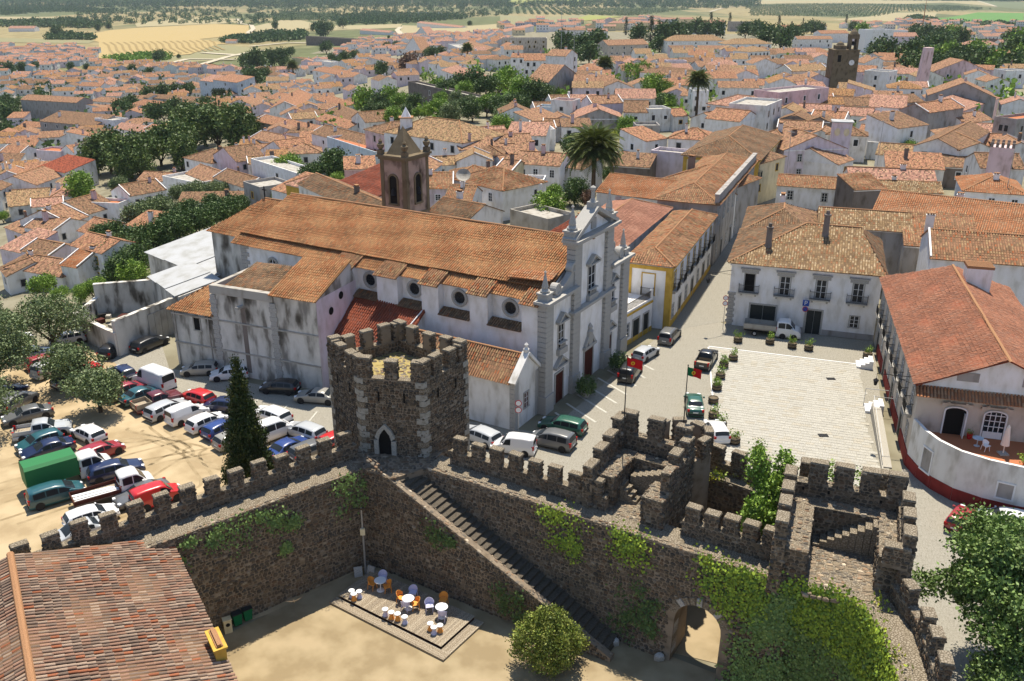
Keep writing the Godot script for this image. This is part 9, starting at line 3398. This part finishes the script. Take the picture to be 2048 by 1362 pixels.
func small_houses() -> void:
	fill([V2(-126,-216),V2(-118,-238),V2(-129,-275),V2(-194,-342)],14,V2(7,11),V2(6,9),V2(3.2,5.2),0.3,["g","g","g","h","x","s"],["aged","aged","orange","pinkish","brown","ochre","straw"],["white","white","white","white_worn","lilac"],FILL_A,GROUP_A,2,0.56,0.12)
	fill([V2(-198,-349),V2(-157,-358),V2(-171,-431),V2(-227,-542),V2(-233,-489),V2(-317,-571)],26,V2(7,12),V2(6,10),V2(3.2,5.5),0.2,["g","g","g","h","x","s"],["aged","aged","orange","pinkish","brown","ochre","straw"],["white","white","white","white_worn","lilac"],FILL_A,GROUP_A,2,0.56,0.12)
	fill([V2(-322,-580),V2(-345,-649),V2(-281,-602),V2(-231,-544),V2(-113,-413),V2(-93,-449),V2(-172,-663),V2(-358,-813),V2(-427,-778)],130,V2(8,14),V2(7,11),V2(3.2,6),0.25,["g","g","g","h","x","s"],["aged","aged","orange","pinkish","brown","ochre","straw"],["white","white","white","white_worn","lilac"],FILL_B,GROUP_B,2,0.56,0.12,true)
	fill([V2(-441,-803),V2(-397,-903),V2(-480,-1097),V2(-575,-1256),V2(-687,-1268)],120,V2(8,14),V2(6,8),V2(5,6.4),0.15,["g","g","g","s"],["orange","pinkish","pinkish"],["white","white","lilac","pale_blue"],FILL_C,GROUP_C,2,0.52,0.05,true)
	fill([V2(-366,-835),V2(-222,-762),V2(-155,-637),V2(-174,-701),V2(-281,-842),V2(-403,-922)],70,V2(8,15),V2(7,10),V2(4,6.4),0.1,["g","g","g","h","x","s"],["aged","aged","orange","pinkish","brown","ochre","straw"],["white","white","white","white_worn","lilac"],FILL_B,GROUP_B,2,0.56,0.12,true)
	fill([V2(-158,-582),V2(-133,-644),V2(-154,-953),V2(-9,-702),V2(-12,-963),V2(-120,-1384),V2(-202,-1302),V2(-185,-1075),V2(-178,-869),V2(-175,-752)],150,V2(9,15),V2(7,10),V2(4,7),0.2,["g","g","g","h","x","s"],["orange","pinkish","pinkish","aged"],["white","white","white","white_worn","lilac"],FILL_C,GROUP_C,2,0.56,0.12,true)
	fill([V2(-120,-419),V2(-69,-436),V2(-43,-488),V2(-3,-453),V2(-5,-666),V2(-133,-852),V2(-128,-619),V2(-148,-544)],70,V2(8,13),V2(7,10),V2(3.5,6),0.5,["g","g","g","h","x","s"],["aged","aged","orange","pinkish","brown","ochre","straw"],["white","white","white","white_worn","lilac"],FILL_D,GROUP_D,2,0.56,0.12,true)
	fill([V2(-80,-273),V2(-57,-252),V2(-62,-350),V2(-107,-425)],14,V2(7,12),V2(6,9),V2(3.5,6),0.3,["g","g","g","h","x","s"],["aged","aged","orange","pinkish","brown","ochre","straw"],["white","white","white","white_worn","lilac"],FILL_D,GROUP_D,2,0.56,0.12)
	fill([V2(-12,-963),V2(201,-1251),V2(345,-2151),V2(-17,-1366)],60,V2(10,16),V2(8,11),V2(5,9),0.1,["g","g","g","h","x","s"],["orange","pinkish","pinkish"],["white","white","lilac","cream"],FILL_C,GROUP_C,2,0.56,0.12,true)
	fill([V2(31,-453),V2(99,-590),V2(196,-599),V2(97,-288),V2(20,-288)],80,V2(9,15),V2(8,12),V2(4,7),0.0,["g","g","g","h","x","s"],["aged","aged","orange","pinkish","brown","ochre","straw"],["white","white","white","white_worn","lilac"],FILL_D,GROUP_D,2,0.56,0.12,true)
	fill([V2(213,-591),V2(304,-557),V2(147,-262),V2(129,-282),V2(117,-320)],40,V2(8,13),V2(7,11),V2(4,7),-0.3,["g","g","g","h","x","s"],["aged","aged","orange","pinkish","brown","ochre","straw"],["white","white","white","white_worn","lilac"],FILL_E,GROUP_E,2,0.56,0.12)
	fill([V2(86,-293),V2(123,-338),V2(119,-282),V2(125,-223),V2(99,-174),V2(76,-174),V2(79,-210),V2(68,-230)],26,V2(7,12),V2(6,10),V2(4,6.5),-0.3,["g","g","g","h","x","s"],["aged","aged","orange","pinkish","brown","ochre","straw"],["white","white","white","white_worn","lilac"],FILL_E,GROUP_E,2,0.56,0.12)
	fill([V2(390,-1286),V2(461,-851),V2(955,-1777),V2(875,-2097)],80,V2(10,17),V2(8,12),V2(4,8),0.0,["g","g","g","h","x","s"],["orange","pinkish","pinkish"],["white","white","white","white_worn","lilac"],FILL_C,GROUP_C,2,0.56,0.12,true)
	fill([V2(-2,-210),V2(12,-210),V2(25,-293),V2(-1,-282)],9,V2(6,10),V2(6,9),V2(3.5,5.5),0.1,["g","g","g","h","x","s"],["aged","aged","orange","pinkish","brown","ochre","straw"],["white","white","white","white_worn","lilac"],FILL_D,GROUP_D,2,0.56,0.12)
	fill([V2(-17,-174),V2(1,-166),V2(5,-230),V2(-11,-237)],9,V2(6,10),V2(6,9),V2(4,5.6),0.2,["g","g","g","h","x","s"],["aged","aged","orange","pinkish","brown","ochre","straw"],["white","white","white","white_worn","lilac"],FILL_D,GROUP_D,2,0.56,0.12)
	fill([V2(-72,-245),V2(-54,-230),V2(-53,-249),V2(-86,-296)],5,V2(6,10),V2(6,9),V2(4,5.6),0.2,["g","g","g","h","x","s"],["aged","aged","orange","pinkish","brown","ochre","straw"],["white","white","white","white_worn","lilac"],FILL_D,GROUP_D,2,0.56,0.12)
	fill([V2(-8,-646),V2(2,-488),V2(3,-788),V2(-11,-839)],8,V2(10,16),V2(8,12),V2(4,8),0.1,["g","g","g","h","x","s"],["pinkish","aged","orange"],["white","white","white","white_worn","lilac"],FILL_C,GROUP_C,2,0.56,0.12,true)
	fill([V2(343,-739),V2(359,-660),V2(601,-1114),V2(542,-1328)],20,V2(10,17),V2(8,13),V2(4,8),0.1,["g","g","g","h","x","s"],["pinkish","aged","orange"],["white","white","white","white_worn","lilac"],FILL_C,GROUP_C,2,0.56,0.12,true)
	finish_far_houses()
func trees() -> void:
	cypress("slim dark cypress behind the white hall, first from the left",V3(-169.9,-25.7,-528.6),8.0,1.0,420,0.7,"slim cypresses in the lower town",7)
	cypress("slim dark cypress behind the white hall, second from the left",V3(-168.0,-25.6,-527.2),8.0,1.0,420,0.7,"slim cypresses in the lower town",7)
	cypress("slim dark cypress behind the white hall, third from the left",V3(-166.1,-25.4,-525.9),8.0,1.0,420,0.7,"slim cypresses in the lower town",7)
	cypress("slim dark cypress behind the white hall, fourth from the left",V3(-164.2,-25.2,-524.5),8.0,1.0,420,0.7,"slim cypresses in the lower town",7)
	cypress("slim dark cypress behind the white hall, fifth from the left",V3(-162.4,-25.1,-523.2),8.0,1.0,420,0.7,"slim cypresses in the lower town",7)
	cypress("slim dark cypress behind the white hall, sixth from the left",V3(-158.2,-24.7,-520.0),7.9,1.0,420,0.7,"slim cypresses in the lower town",7)
	cypress("slim dark cypress behind the white hall, seventh from the left",V3(-163.7,-25.5,-543.8),8.3,1.1,420,0.7,"slim cypresses in the lower town",7)
	cypress("tall dark conifer in the public garden, first from the left",V3(125.2,-16.2,-1045.2),18.1,3.6,500,0.9,"tall conifers of the public garden",8)
	cypress("tall dark conifer in the public garden, second from the left",V3(119.2,-11.1,-814.4),22.4,4.5,500,0.9,"tall conifers of the public garden",8)
	cypress("tall dark conifer in the public garden, third from the left",V3(142.1,-13.4,-917.4),17.3,3.5,500,0.9,"tall conifers of the public garden",8)
	cypress("tall dark conifer in the public garden, fourth from the left",V3(263.3,-21.6,-1263.5),21.9,4.4,500,0.9,"tall conifers of the public garden",8)
	cypress("tall dark conifer in the public garden, fifth from the left",V3(320.9,-25.0,-1406.3),20.3,4.1,500,0.9,"tall conifers of the public garden",8)
	cypress("tall dark conifer in the public garden, sixth from the left",V3(335.5,-20.5,-1198.1),19.0,3.8,500,0.9,"tall conifers of the public garden",8)
	cypress("tall dark conifer in the public garden, seventh from the left",V3(335.1,-19.3,-1141.4),13.2,2.6,500,0.9,"tall conifers of the public garden",8)
	cypress("tall dark conifer in the public garden, eighth from the left",V3(483.1,-29.8,-1582.6),11.4,2.3,500,0.9,"tall conifers of the public garden",8)
	cypress("tall dark conifer in the public garden, ninth from the left",V3(547.8,-29.8,-1563.8),18.0,3.6,500,0.9,"tall conifers of the public garden",8)
	grove("far_tree","small dark tree between far lower town houses","tree","dark","small trees in the far lower town",[V3(-466,-855,4.1),V3(-280,-507,4.2),V3(-308,-564,3.9),V3(-452,-843,4.6),V3(-266,-492,3.7),V3(-294,-546,3.4),V3(-447,-853,4.1),V3(-446,-877,3.6),V3(-336,-660,3.2),V3(-407,-863,3.5),V3(-290,-628,2.2),V3(-392,-864,2.9),V3(-351,-838,3.4),V3(-329,-809,3.8),V3(-400,-1028,2.8),V3(-299,-770,3.7),V3(-356,-949,5.8),V3(-359,-1014,2.1),V3(-248,-730,2.0)])
	grove("street_tree","tree near the grey apartment block","tree","dark","trees by the apartment block",[V3(-285,-514,4.5),V3(-234,-420,3.7),V3(-261,-475,5.0),V3(-260,-480,3.5)])
	grove("tree","green tree at the left edge below the lane","tree","bright","",[V3(-133,-230,1.5)])
	grove("tree","round green fruit tree beside the corner cottage","tree","bright","",[V3(-83,-151,2.1)])
	grove("tree","small yellow flowering tree in a courtyard","tree","yellow","",[V3(-128,-244,1.4)])
	grove("plain_tree","big lone tree on the far plain","tree","dark","lone trees on the plain",[V3(-741,-1545,8.3),V3(-706,-1491,5.0),V3(-777,-1783,6.6),V3(-786,-1856,5.6),V3(-905,-2375,4.7),V3(-233,-818,6.1),V3(-194,-686,5.1),V3(-218,-796,5.9),V3(-184,-674,4.1),V3(-457,-1833,6.7),V3(-338,-1639,8.2),V3(-293,-1457,10.7),V3(-306,-1584,8.5),V3(-324,-1824,8.5),V3(-75,-1694,4.0)])
	grove("garden_shrub","bright green shrub by the ruined yard","shrub","bright","shrubs around the ruined yard",[V3(-77,-145,1.5),V3(-72,-142,1.6),V3(-70,-143,1.9),V3(-71,-148,1.4),V3(-70,-152,1.6),V3(-66,-148,2.4),V3(-66,-152,1.7)])
	grove("tree","feathery light green tree beside the hipped white house","tree","bright","",[V3(-119,-245,4.1)])
	grove("pine_tree","broad dark umbrella pine of the park belt","pine","pine","umbrella pines in the park below the walls",[V3(-136,-294,5.5),V3(-131,-294,6.6),V3(-118,-273,4.8),V3(-118,-278,6.6),V3(-113,-273,4.3),V3(-116,-286,5.6),V3(-116,-298,5.9),V3(-111,-297,6.7),V3(-104,-284,5.0),V3(-116,-326,7.3),V3(-114,-338,7.2),V3(-103,-319,7.1),V3(-94,-309,7.2),V3(-94,-324,4.7)])
	grove("garden_tree","tall garden tree beside the white metal sheds","tree","dark","trees beside the white sheds",[V3(-88,-186,2.4),V3(-82,-175,2.5),V3(-75,-161,2.9),V3(-68,-150,2.8),V3(-68,-156,2.7),V3(-71,-165,2.8)])
	grove("garden_tree","dark green garden tree above the white sheds","tree","dark","trees in the sloping garden",[V3(-84,-185,2.7),V3(-76,-167,2.4),V3(-75,-168,3.1),V3(-69,-157,2.7),V3(-72,-170,3.2),V3(-69,-172,3.2),V3(-72,-186,2.8),V3(-66,-174,3.2),V3(-71,-194,2.8),V3(-63,-177,3.3),V3(-68,-200,2.5),V3(-61,-182,3.1),V3(-60,-186,3.1),V3(-60,-196,2.1)])
	grove("tree","grey green tree at the edge of the park pines","tree","olive","",[V3(-112,-254,2.3)])
	grove("avenue_tree","avenue tree among the roofs of the lower town","tree","dark","avenue trees of the lower town",[V3(-214,-503,3.8),V3(-202,-482,3.7),V3(-214,-520,3.9),V3(-218,-554,4.6),V3(-175,-447,4.3),V3(-213,-566,4.7),V3(-170,-448,4.3),V3(-209,-576,4.3),V3(-172,-472,4.2),V3(-160,-454,3.8),V3(-205,-587,4.0),V3(-159,-467,3.5),V3(-163,-489,3.4)])
	grove("olive_tree","grey olive in the gardens behind the white sheds","olive tree","olive","garden olives",[V3(-83,-196,3.3),V3(-81,-201,3.2),V3(-77,-201,2.3)])
	grove("olive_tree","olive behind the long garden shed","olive tree","olive","garden olives",[V3(-84,-224,2.4),V3(-79,-221,2.7),V3(-74,-220,2.4),V3(-73,-226,1.7)])
	grove("town_tree","dark green tree among upper left houses","tree","dark","trees among the upper left houses",[V3(-174,-629,5.6),V3(-216,-794,8.1),V3(-179,-673,4.6),V3(-217,-840,6.8),V3(-210,-850,6.9),V3(-199,-824,3.9),V3(-231,-981,4.6),V3(-199,-1010,6.1),V3(-161,-836,4.0),V3(-139,-746,4.6),V3(-144,-809,4.9),V3(-144,-858,4.1),V3(-109,-650,2.7),V3(-83,-590,4.4),V3(-132,-996,4.0),V3(-173,-1328,2.1),V3(-122,-992,4.0),V3(-58,-622,3.0),V3(-64,-724,3.9),V3(-59,-699,4.3),V3(-54,-713,3.9),V3(-22,-607,2.0)])
	grove("tree","little olive tree above the church roof","tree","olive","",[V3(-53,-200,1.6)])
	grove("tree","light green vine arbour left of the fig tree","tree","bright","",[V3(-57,-228,3.4)])
	grove("tree","small dark tree against the pale blue house","tree","dark","",[V3(-60,-268,1.5)])
	grove("tree","dark shrubby tree below the spreading fig","tree","dark","",[V3(-47,-211,3.0)])
	grove("tree","spreading fig tree in the garden left of the belfry","tree","dark","",[V3(-42,-211,3.9)])
	grove("tree","small green shrub below the fig tree","tree","bright","",[V3(-40,-205,1.8)])
	grove("orchard_tree","light green tree of the walled convent gardens","tree","bright","trees in the convent gardens",[V3(-59,-365,4.5),V3(-49,-366,3.8),V3(-38,-294,3.1),V3(-40,-332,3.4),V3(-30,-297,2.1),V3(-27,-296,2.2),V3(-30,-372,3.3),V3(-23,-289,3.0),V3(-25,-323,2.4),V3(-17,-333,3.0),V3(-8,-289,3.2),V3(-5,-349,3.6),V3(-3,-248,2.9)])
	grove("orchard_tree","dark green tree of the walled convent gardens","tree","dark","trees in the convent gardens",[V3(-49,-323,3.1),V3(-51,-349,3.6),V3(-43,-310,3.4),V3(-35,-306,2.5),V3(-34,-322,3.1),V3(-24,-339,3.5),V3(-20,-350,3.6),V3(-16,-280,2.9),V3(-15,-352,4.1),V3(-12,-278,2.9),V3(-9,-333,3.9),V3(-5,-284,3.1)])
	grove("tree","dark round reddish tree right of the garden roofs","tree","red_leaf","",[V3(-62,-568,5.8)])
	grove("orchard_tree","greyish green tree of the walled convent gardens","tree","olive","trees in the convent gardens",[V3(-18,-269,3.2),V3(-19,-313,2.4),V3(-14,-301,2.5),V3(-2,-370,3.8),V3(-2,-271,3.0)])
	grove("orchard_tree","light green tree at the right end of the convent gardens","tree","bright","trees in the convent gardens",[V3(-3,-298,2.5),V3(-2,-357,4.2),V3(3,-317,4.4)])
	grove("orchard_tree","greyish green tree at the right end of the convent gardens","tree","olive","trees in the convent gardens",[V3(-2,-260,2.7),V3(-1,-252,2.1),V3(13,-327,2.5)])
	grove("orchard_tree","dark green tree at the right end of the convent gardens","tree","dark","trees in the convent gardens",[V3(0,-287,3.4),V3(3,-289,3.0),V3(7,-313,4.1),V3(10,-314,3.5)])
	grove("tree","round bright green tree in the walled yard behind the facade","tree","bright","",[V3(6,-151,3.0)])
	grove("tree","green banana clump behind the white yard wall","tree","bright","",[V3(8,-172,1.6)])
	grove("square_tree","dark tree between town hall and old convent","tree","dark","trees between town hall and old convent",[V3(34,-651,6.6),V3(41,-655,5.3),V3(41,-574,3.9),V3(44,-594,6.4),V3(44,-537,5.1),V3(53,-612,7.0),V3(74,-813,5.5),V3(59,-628,5.5)])
	grove("courtyard_tree","green courtyard tree among the upper roofs","tree","bright","courtyard trees among the upper roofs",[V3(17,-328,2.0),V3(34,-368,2.3),V3(41,-333,2.1),V3(52,-411,3.6),V3(44,-332,1.8),V3(53,-401,3.0),V3(58,-418,3.7),V3(49,-324,4.5),V3(50,-310,2.3),V3(53,-323,3.3),V3(50,-296,2.7),V3(56,-317,2.6),V3(98,-540,2.2),V3(94,-446,2.1),V3(132,-528,3.2)])
	grove("tree","dark green tree left of the palm","tree","dark","",[V3(14,-212,3.0)])
	grove("tree","dark shrub under the television aerial","tree","dark","",[V3(11,-169,1.3)])
	grove("tree","dark orange tree below the palm","tree","dark","",[V3(12,-169,2.4)])
	grove("tree","reddish oleander behind the church pinnacles","tree","red_leaf","",[V3(14,-167,1.6)])
	grove("tree","dark tree behind the palm","tree","dark","",[V3(23,-254,2.8)])
	grove("tree","slender yellow green poplar beside the palm","tree","yellow","",[V3(26,-254,1.9)])
	grove("tree","dark shrub right below the palm","tree","dark","",[V3(20,-188,1.7)])
	grove("tree","yellow green tree right of the palm","tree","yellow","",[V3(25,-232,2.1)])
	grove("tree","bright bamboo clump right of the palm","tree","bright","",[V3(31,-250,2.6)])
	grove("tree","second bright bamboo clump beside the grey wall","tree","bright","",[V3(33,-246,2.1)])
	grove("park_tree","tree of the public garden behind the palace","tree","dark","trees of the public garden",[V3(108,-809,7.1),V3(101,-685,2.8),V3(105,-671,5.0),V3(130,-817,7.7),V3(140,-825,8.3),V3(161,-890,7.2),V3(192,-1035,5.5),V3(194,-996,8.0),V3(194,-951,7.0),V3(207,-961,7.7),V3(235,-956,7.0),V3(255,-995,7.3),V3(244,-938,7.3),V3(200,-739,7.9),V3(204,-718,7.6),V3(291,-992,5.6),V3(252,-846,6.6),V3(319,-1037,5.9),V3(346,-1098,7.0),V3(351,-1087,6.1)])
	grove("tree","dark tree left of the thin palm base","tree","dark","",[V3(49,-297,2.9)])
	grove("tree","small bright tree by the stained grey block","tree","bright","",[V3(49,-262,1.6)])
	grove("tree","bright tree behind the oval window turret","tree","bright","",[V3(94,-256,1.7)])
	grove("plaza_tree","broad dark plaza tree in the upper right quarter","tree","dark","plaza trees of the upper right quarter",[V3(427,-1190,5.9),V3(226,-587,4.6),V3(218,-554,6.7),V3(224,-531,6.4),V3(187,-438,6.0),V3(409,-962,6.8),V3(233,-535,6.9),V3(182,-410,5.9),V3(393,-902,7.0),V3(262,-586,7.1),V3(202,-444,5.4),V3(370,-821,7.0),V3(324,-708,6.5),V3(247,-518,5.6),V3(357,-755,7.0),V3(232,-473,5.8),V3(231,-458,5.9),V3(233,-436,5.9),V3(404,-765,7.0),V3(292,-547,7.4),V3(259,-474,5.4)])
	grove("plaza_tree","light green plaza tree in the upper right quarter","tree","bright","plaza trees of the upper right quarter",[V3(375,-1019,6.5),V3(180,-412,3.8),V3(212,-477,5.5),V3(266,-573,5.3),V3(421,-909,7.1),V3(298,-605,5.6),V3(234,-450,5.8),V3(329,-607,8.6),V3(294,-539,6.2)])
	grove("tree","dark small tree in the middle garden court","tree","dark","",[V3(100,-258,1.5)])
	grove("tree","ivy column in the garden court","tree","dark","",[V3(96,-239,1.1)])
	grove("tree","bright bush in the lower garden court","tree","bright","",[V3(84,-202,1.7)])
	grove("tree","wild growth filling the walled garden court","tree","bright","",[V3(94,-215,2.2)])
	grove("tree","small weeds heap behind the metal pink roof","tree","dark","",[V3(89,-202,1.2)])
func cars() -> void:
	car("black estate car beside the rendered yard wall","car",-42.31,-97.51,1.082,"estate",lin(0.012,0.013,0.016))
	car("beige grey hatchback first in the shade of the church wall","car",-34.07,-90.04,-3.037,"hatch",lin(0.28,0.27,0.24))
	car("white hatchback in the shade, second along the church wall","car",-30.50,-88.81,-2.954,"hatch",lin(0.72,0.72,0.72))
	car("black hatchback parked in the shade below the church buttress","car",-24.23,-85.40,2.996,"hatch",lin(0.012,0.013,0.016))
	car("grey saloon in the shade next to the stone tower","car",-19.87,-83.11,2.982,"sedan",lin(0.28,0.27,0.24))
	car("tall white panel van with high roof by the cobbled lane","van",-37.77,-86.54,2.547,"van",lin(0.72,0.72,0.72))
	car("dark blue hatchback left of the tall white van","car",-42.24,-89.14,2.432,"hatch",lin(0.01,0.02,0.07))
	car("black off-roader at the far end of the middle row","car",-42.83,-85.62,0.839,"suv",lin(0.012,0.013,0.016))
	car("dark red car between black off-roader and teal saloon","car",-39.87,-84.70,0.932,"estate",lin(0.3,0.02,0.03))
	car("teal saloon beside the dark red car","car",-37.91,-83.56,0.890,"sedan",lin(0.02,0.09,0.11))
	var pk=car("maroon pickup with wooden load bed","pickup",-35.66,-81.96,0.764,"pickup_cab",lin(0.12,0.02,0.025))
	car("bright red small hatchback behind the maroon pickup","car",-32.04,-82.96,2.595,"hatch",lin(0.5,0.015,0.015))
	car("silver estate between maroon pickup and small white van","car",-34.10,-80.25,0.956,"estate",lin(0.42,0.44,0.46))
	car("small white van with roof bars in the middle row","van",-31.71,-78.99,0.878,"small_van",lin(0.72,0.72,0.72))
	car("white hatchback with dark roof glass next to the small van","car",-29.33,-77.43,0.908,"hatch",lin(0.72,0.72,0.72))
	car("royal blue hatchback left of the cypress","car",-27.37,-76.01,0.929,"hatch",lin(0.02,0.05,0.2))
	car("dark navy hatchback half hidden behind the cypress","car",-28.98,-81.04,2.907,"hatch",lin(0.01,0.02,0.07))
	car("white estate right behind the cypress top","car",-23.54,-78.88,2.541,"estate",lin(0.72,0.72,0.72))
	car("pale hatchback tail beside the cypress trunk","car",-25.63,-74.00,0.813,"hatch",lin(0.28,0.27,0.24))
	car("white minibus right of the cypress","minibus",-22.70,-75.08,0.787,"minibus",lin(0.72,0.72,0.72))
	car("silver estate parked right of the white minibus","car",-19.57,-75.45,2.579,"estate",lin(0.42,0.44,0.46))
	car("blue saloon close to the battlements","car",-20.28,-72.26,0.883,"sedan",lin(0.02,0.05,0.2))
	car("grey estate between blue saloon and battlements","car",-17.95,-71.92,0.784,"estate",lin(0.12,0.125,0.13))
	car("red car mostly hidden by the stone tower","car",-16.01,-73.82,0.816,"hatch",lin(0.5,0.015,0.015))
	car("navy saloon cut by the left edge under the olive","car",-51.93,-83.77,1.240,"sedan",lin(0.01,0.02,0.07))
	car("grey off-roader with bright tail lamps under the olive","car",-49.76,-81.64,1.360,"suv",lin(0.12,0.125,0.13))
	car("dark grey saloon nose to the left edge","car",-47.36,-78.98,-2.492,"sedan",lin(0.12,0.125,0.13))
	var ps=car("silver double cab pickup in the left row","pickup",-44.26,-75.72,0.390,"pickup_cab",lin(0.42,0.44,0.46))
	car("teal hatchback between silver pickup and dark saloon","car",-43.43,-73.39,-2.353,"hatch",lin(0.02,0.09,0.11))
	car("dark navy saloon partly behind the green truck","car",-42.05,-72.00,-2.461,"sedan",lin(0.01,0.02,0.07))
	car("old white hatchback standing alone on the sand","car",-39.66,-74.96,2.518,"hatch",lin(0.72,0.72,0.72))
	car("red car peeping out behind the green truck cab","car",-37.05,-71.57,0.909,"hatch",lin(0.3,0.02,0.03))
	var tk=car("white truck with a green tarpaulin box","truck",-36.30,-68.80,0.674,"truck_cab",lin(0.72,0.72,0.72))
	car("navy estate between green truck and flatbed","car",-34.35,-68.26,0.569,"estate",lin(0.01,0.02,0.07))
	car("teal people carrier nearest the left battlements","car",-37.63,-64.27,0.640,"mpv",lin(0.02,0.09,0.11))
	var fb=car("white double cab flatbed truck with planks","truck",-31.52,-65.74,0.626,"truck_cab",lin(0.72,0.72,0.72))
	car("slate saloon facing the battlements","car",-30.57,-64.40,-2.394,"sedan",lin(0.12,0.125,0.13))
	car("red roofed small van just behind the merlons","van",-29.11,-63.93,0.693,"small_van",lin(0.5,0.015,0.015))
	car("white hatchback with dark side glass near the battlements","car",-33.31,-60.99,0.676,"hatch",lin(0.72,0.72,0.72))
	car("pale blue silver saloon half behind the merlons","car",-33.40,-58.74,-2.421,"sedan",lin(0.42,0.44,0.46))
	car("white hatchback beside the peeling yard wall","car",-52.64,-99.02,-2.601,"hatch",lin(0.72,0.72,0.72))
	car("silver car under the olive trees","car",-54.45,-94.41,0.544,"estate",lin(0.42,0.44,0.46))
	car("red hatchback below the small olive","car",-51.98,-92.14,0.785,"hatch",lin(0.3,0.02,0.03))
	car("silver blue off-roader in front of the red hatchback","car",-50.26,-90.22,1.126,"suv",lin(0.42,0.44,0.46))
	car("dark grey estate below the broad olive","car",-46.61,-87.47,0.959,"estate",lin(0.12,0.125,0.13))
	car("dark car behind the broad olive","car",-46.01,-95.64,1.511,"hatch",lin(0.012,0.013,0.016))
	car("white car deep under the olive crowns","car",-58.85,-98.93,0.775,"hatch",lin(0.72,0.72,0.72))
	car("red saloon hidden behind the broad olive crown","car",-47.05,-89.80,0.861,"sedan",lin(0.5,0.015,0.015))
	car("silver estate next to the stone tower on the square side","car",-3.04,-74.61,2.456,"estate",lin(0.42,0.44,0.46))
	car("white delivery van in front of the battlements","van",0.11,-72.53,2.902,"small_van",lin(0.72,0.72,0.72))
	car("grey people carrier right of the white delivery van","car",3.68,-73.69,2.678,"mpv",lin(0.12,0.125,0.13))
	car("green estate by the chapel corner","car",4.83,-76.69,2.709,"estate",lin(0.015,0.09,0.06))
	car("black off-roader beside the striped bays","car",12.82,-89.34,1.188,"suv",lin(0.012,0.013,0.016))
	car("silver hatchback in front of the church","car",15.25,-94.63,0.917,"hatch",lin(0.42,0.44,0.46))
	car("dark grey car at the mouth of the narrow street","car",18.83,-100.01,1.103,"mpv",lin(0.12,0.125,0.13))
	var pb=car("black pickup standing in the square","pickup",21.77,-92.83,1.155,"pickup_cab",lin(0.012,0.013,0.016))
	car("dark green saloon beside the round planters","car",18.28,-81.46,1.448,"sedan",lin(0.015,0.09,0.06))
	car("white small car behind the gate turret","car",19.29,-75.68,1.637,"hatch",lin(0.72,0.72,0.72))
	car("dark red car below the curved terrace","car",35.52,-60.67,0.827,"hatch",lin(0.3,0.02,0.03))
	car("white car half hidden by the large ash tree","car",38.80,-60.55,2.806,"hatch",lin(0.72,0.72,0.72))
	car("white delivery van in the narrow street","van",85.80,-307.14,1.278,"minibus",lin(0.72,0.72,0.72))
	cargo_bed(pk,-2.45,-0.95,0.75,1.7,0.4,M.deck_wood)
	cargo_bed(ps,-2.45,-0.95,0.75,1.7,0.35,paint(lin(0.42,0.44,0.46)))
	cargo_bed(pb,-2.45,-0.95,0.75,1.7,0.35,paint(lin(0.012,0.013,0.016)))
	# tarpaulin box
	var tb:=MB.new()
	tb.blk(V3(-5.6,0.85,-1.05),V3(-1.5,2.5,1.05))
	tb.hexa([V3(-5.6,2.5,1.05),V3(-1.5,2.5,1.05),V3(-1.5,2.5,-1.05),V3(-5.6,2.5,-1.05),V3(-5.55,2.72,0.75),V3(-1.55,2.72,0.75),V3(-1.55,2.72,-0.75),V3(-5.55,2.72,-0.75)])
	part(tb,"tarpaulin",mat("tarpaulin",lin(0.03,0.17,0.06),0.55,null),tk)
	extra_wheels(tk,-4.3,0.88)
	cargo_bed(fb,-5.0,-1.5,0.85,2.0,0.32,M.door_wood)
	extra_wheels(fb,-3.9,0.88)
	for i in 7:
		var pk2:=MB.new()
		pk2.bar(V3(-4.9,0.92+0.03*(i % 3),-0.7+i*0.17),V3(-1.9+0.1*i,0.92+0.03*(i % 3),-0.4+i*0.14),0.12,0.04)
		part(pk2,"cargo_plank",M.white_plastic,fb)
	var tt:=car("small grey tipper truck in the shade of the white house","truck",33.3,-101.0,-0.32,"truck_cab",lin(0.7,0.7,0.7))
	cargo_bed(tt,-5.2,-1.5,0.95,2.0,0.55,M.concrete)
	extra_wheels(tt,-3.9,0.88)
	# cars far off on the plaza and on the upper left car park
	var far_spots:=[V3(205.9,-4.8,-504.8),V3(202.3,-4.5,-489.5),V3(189.8,-3.9,-465.1),V3(186.5,-3.6,-452.0),V3(184.8,-3.3,-439.8),V3(176.9,-3.1,-431.2),V3(174.0,-2.7,-416.3),V3(164.6,-2.3,-401.7),V3(159.8,-2.0,-385.3),V3(162.7,-2.0,-385.6),V3(153.1,-1.6,-370.0),V3(171.8,-2.4,-402.4),V3(155.7,-1.5,-364.7),V3(-35.7,-10.3,-639.0),V3(-25.8,-7.1,-589.2),V3(-23.6,-6.7,-594.0),V3(-21.0,-6.1,-590.7),V3(-18.9,-6.1,-600.4),V3(-15.9,-5.6,-579.7),V3(-13.9,-5.9,-593.3),V3(-23.3,-6.1,-566.9),V3(-14.2,-5.5,-573.1),V3(-18.6,-5.3,-566.7)]
	var r:=RandomNumberGenerator.new()
	r.seed=9
	for i in far_spots.size():
		var q: Vector3=far_spots[i]
		car("small parked car on a far car park among the roofs","car",q.x,q.z,r.randf()*6.0,["hatch","estate","small_van"][i % 3],[lin(0.7,0.7,0.7),lin(0.02,0.02,0.025),lin(0.4,0.42,0.44),lin(0.7,0.7,0.7)][i % 4],"far parked cars",q.y,true)

static func V3(x: float, y: float, z: float) -> Vector3: return Vector3(x, y, z)
static func V2(x: float, y: float) -> Vector2: return Vector2(x, y)
static func PV(a: Array) -> PackedVector2Array: return PackedVector2Array(a)
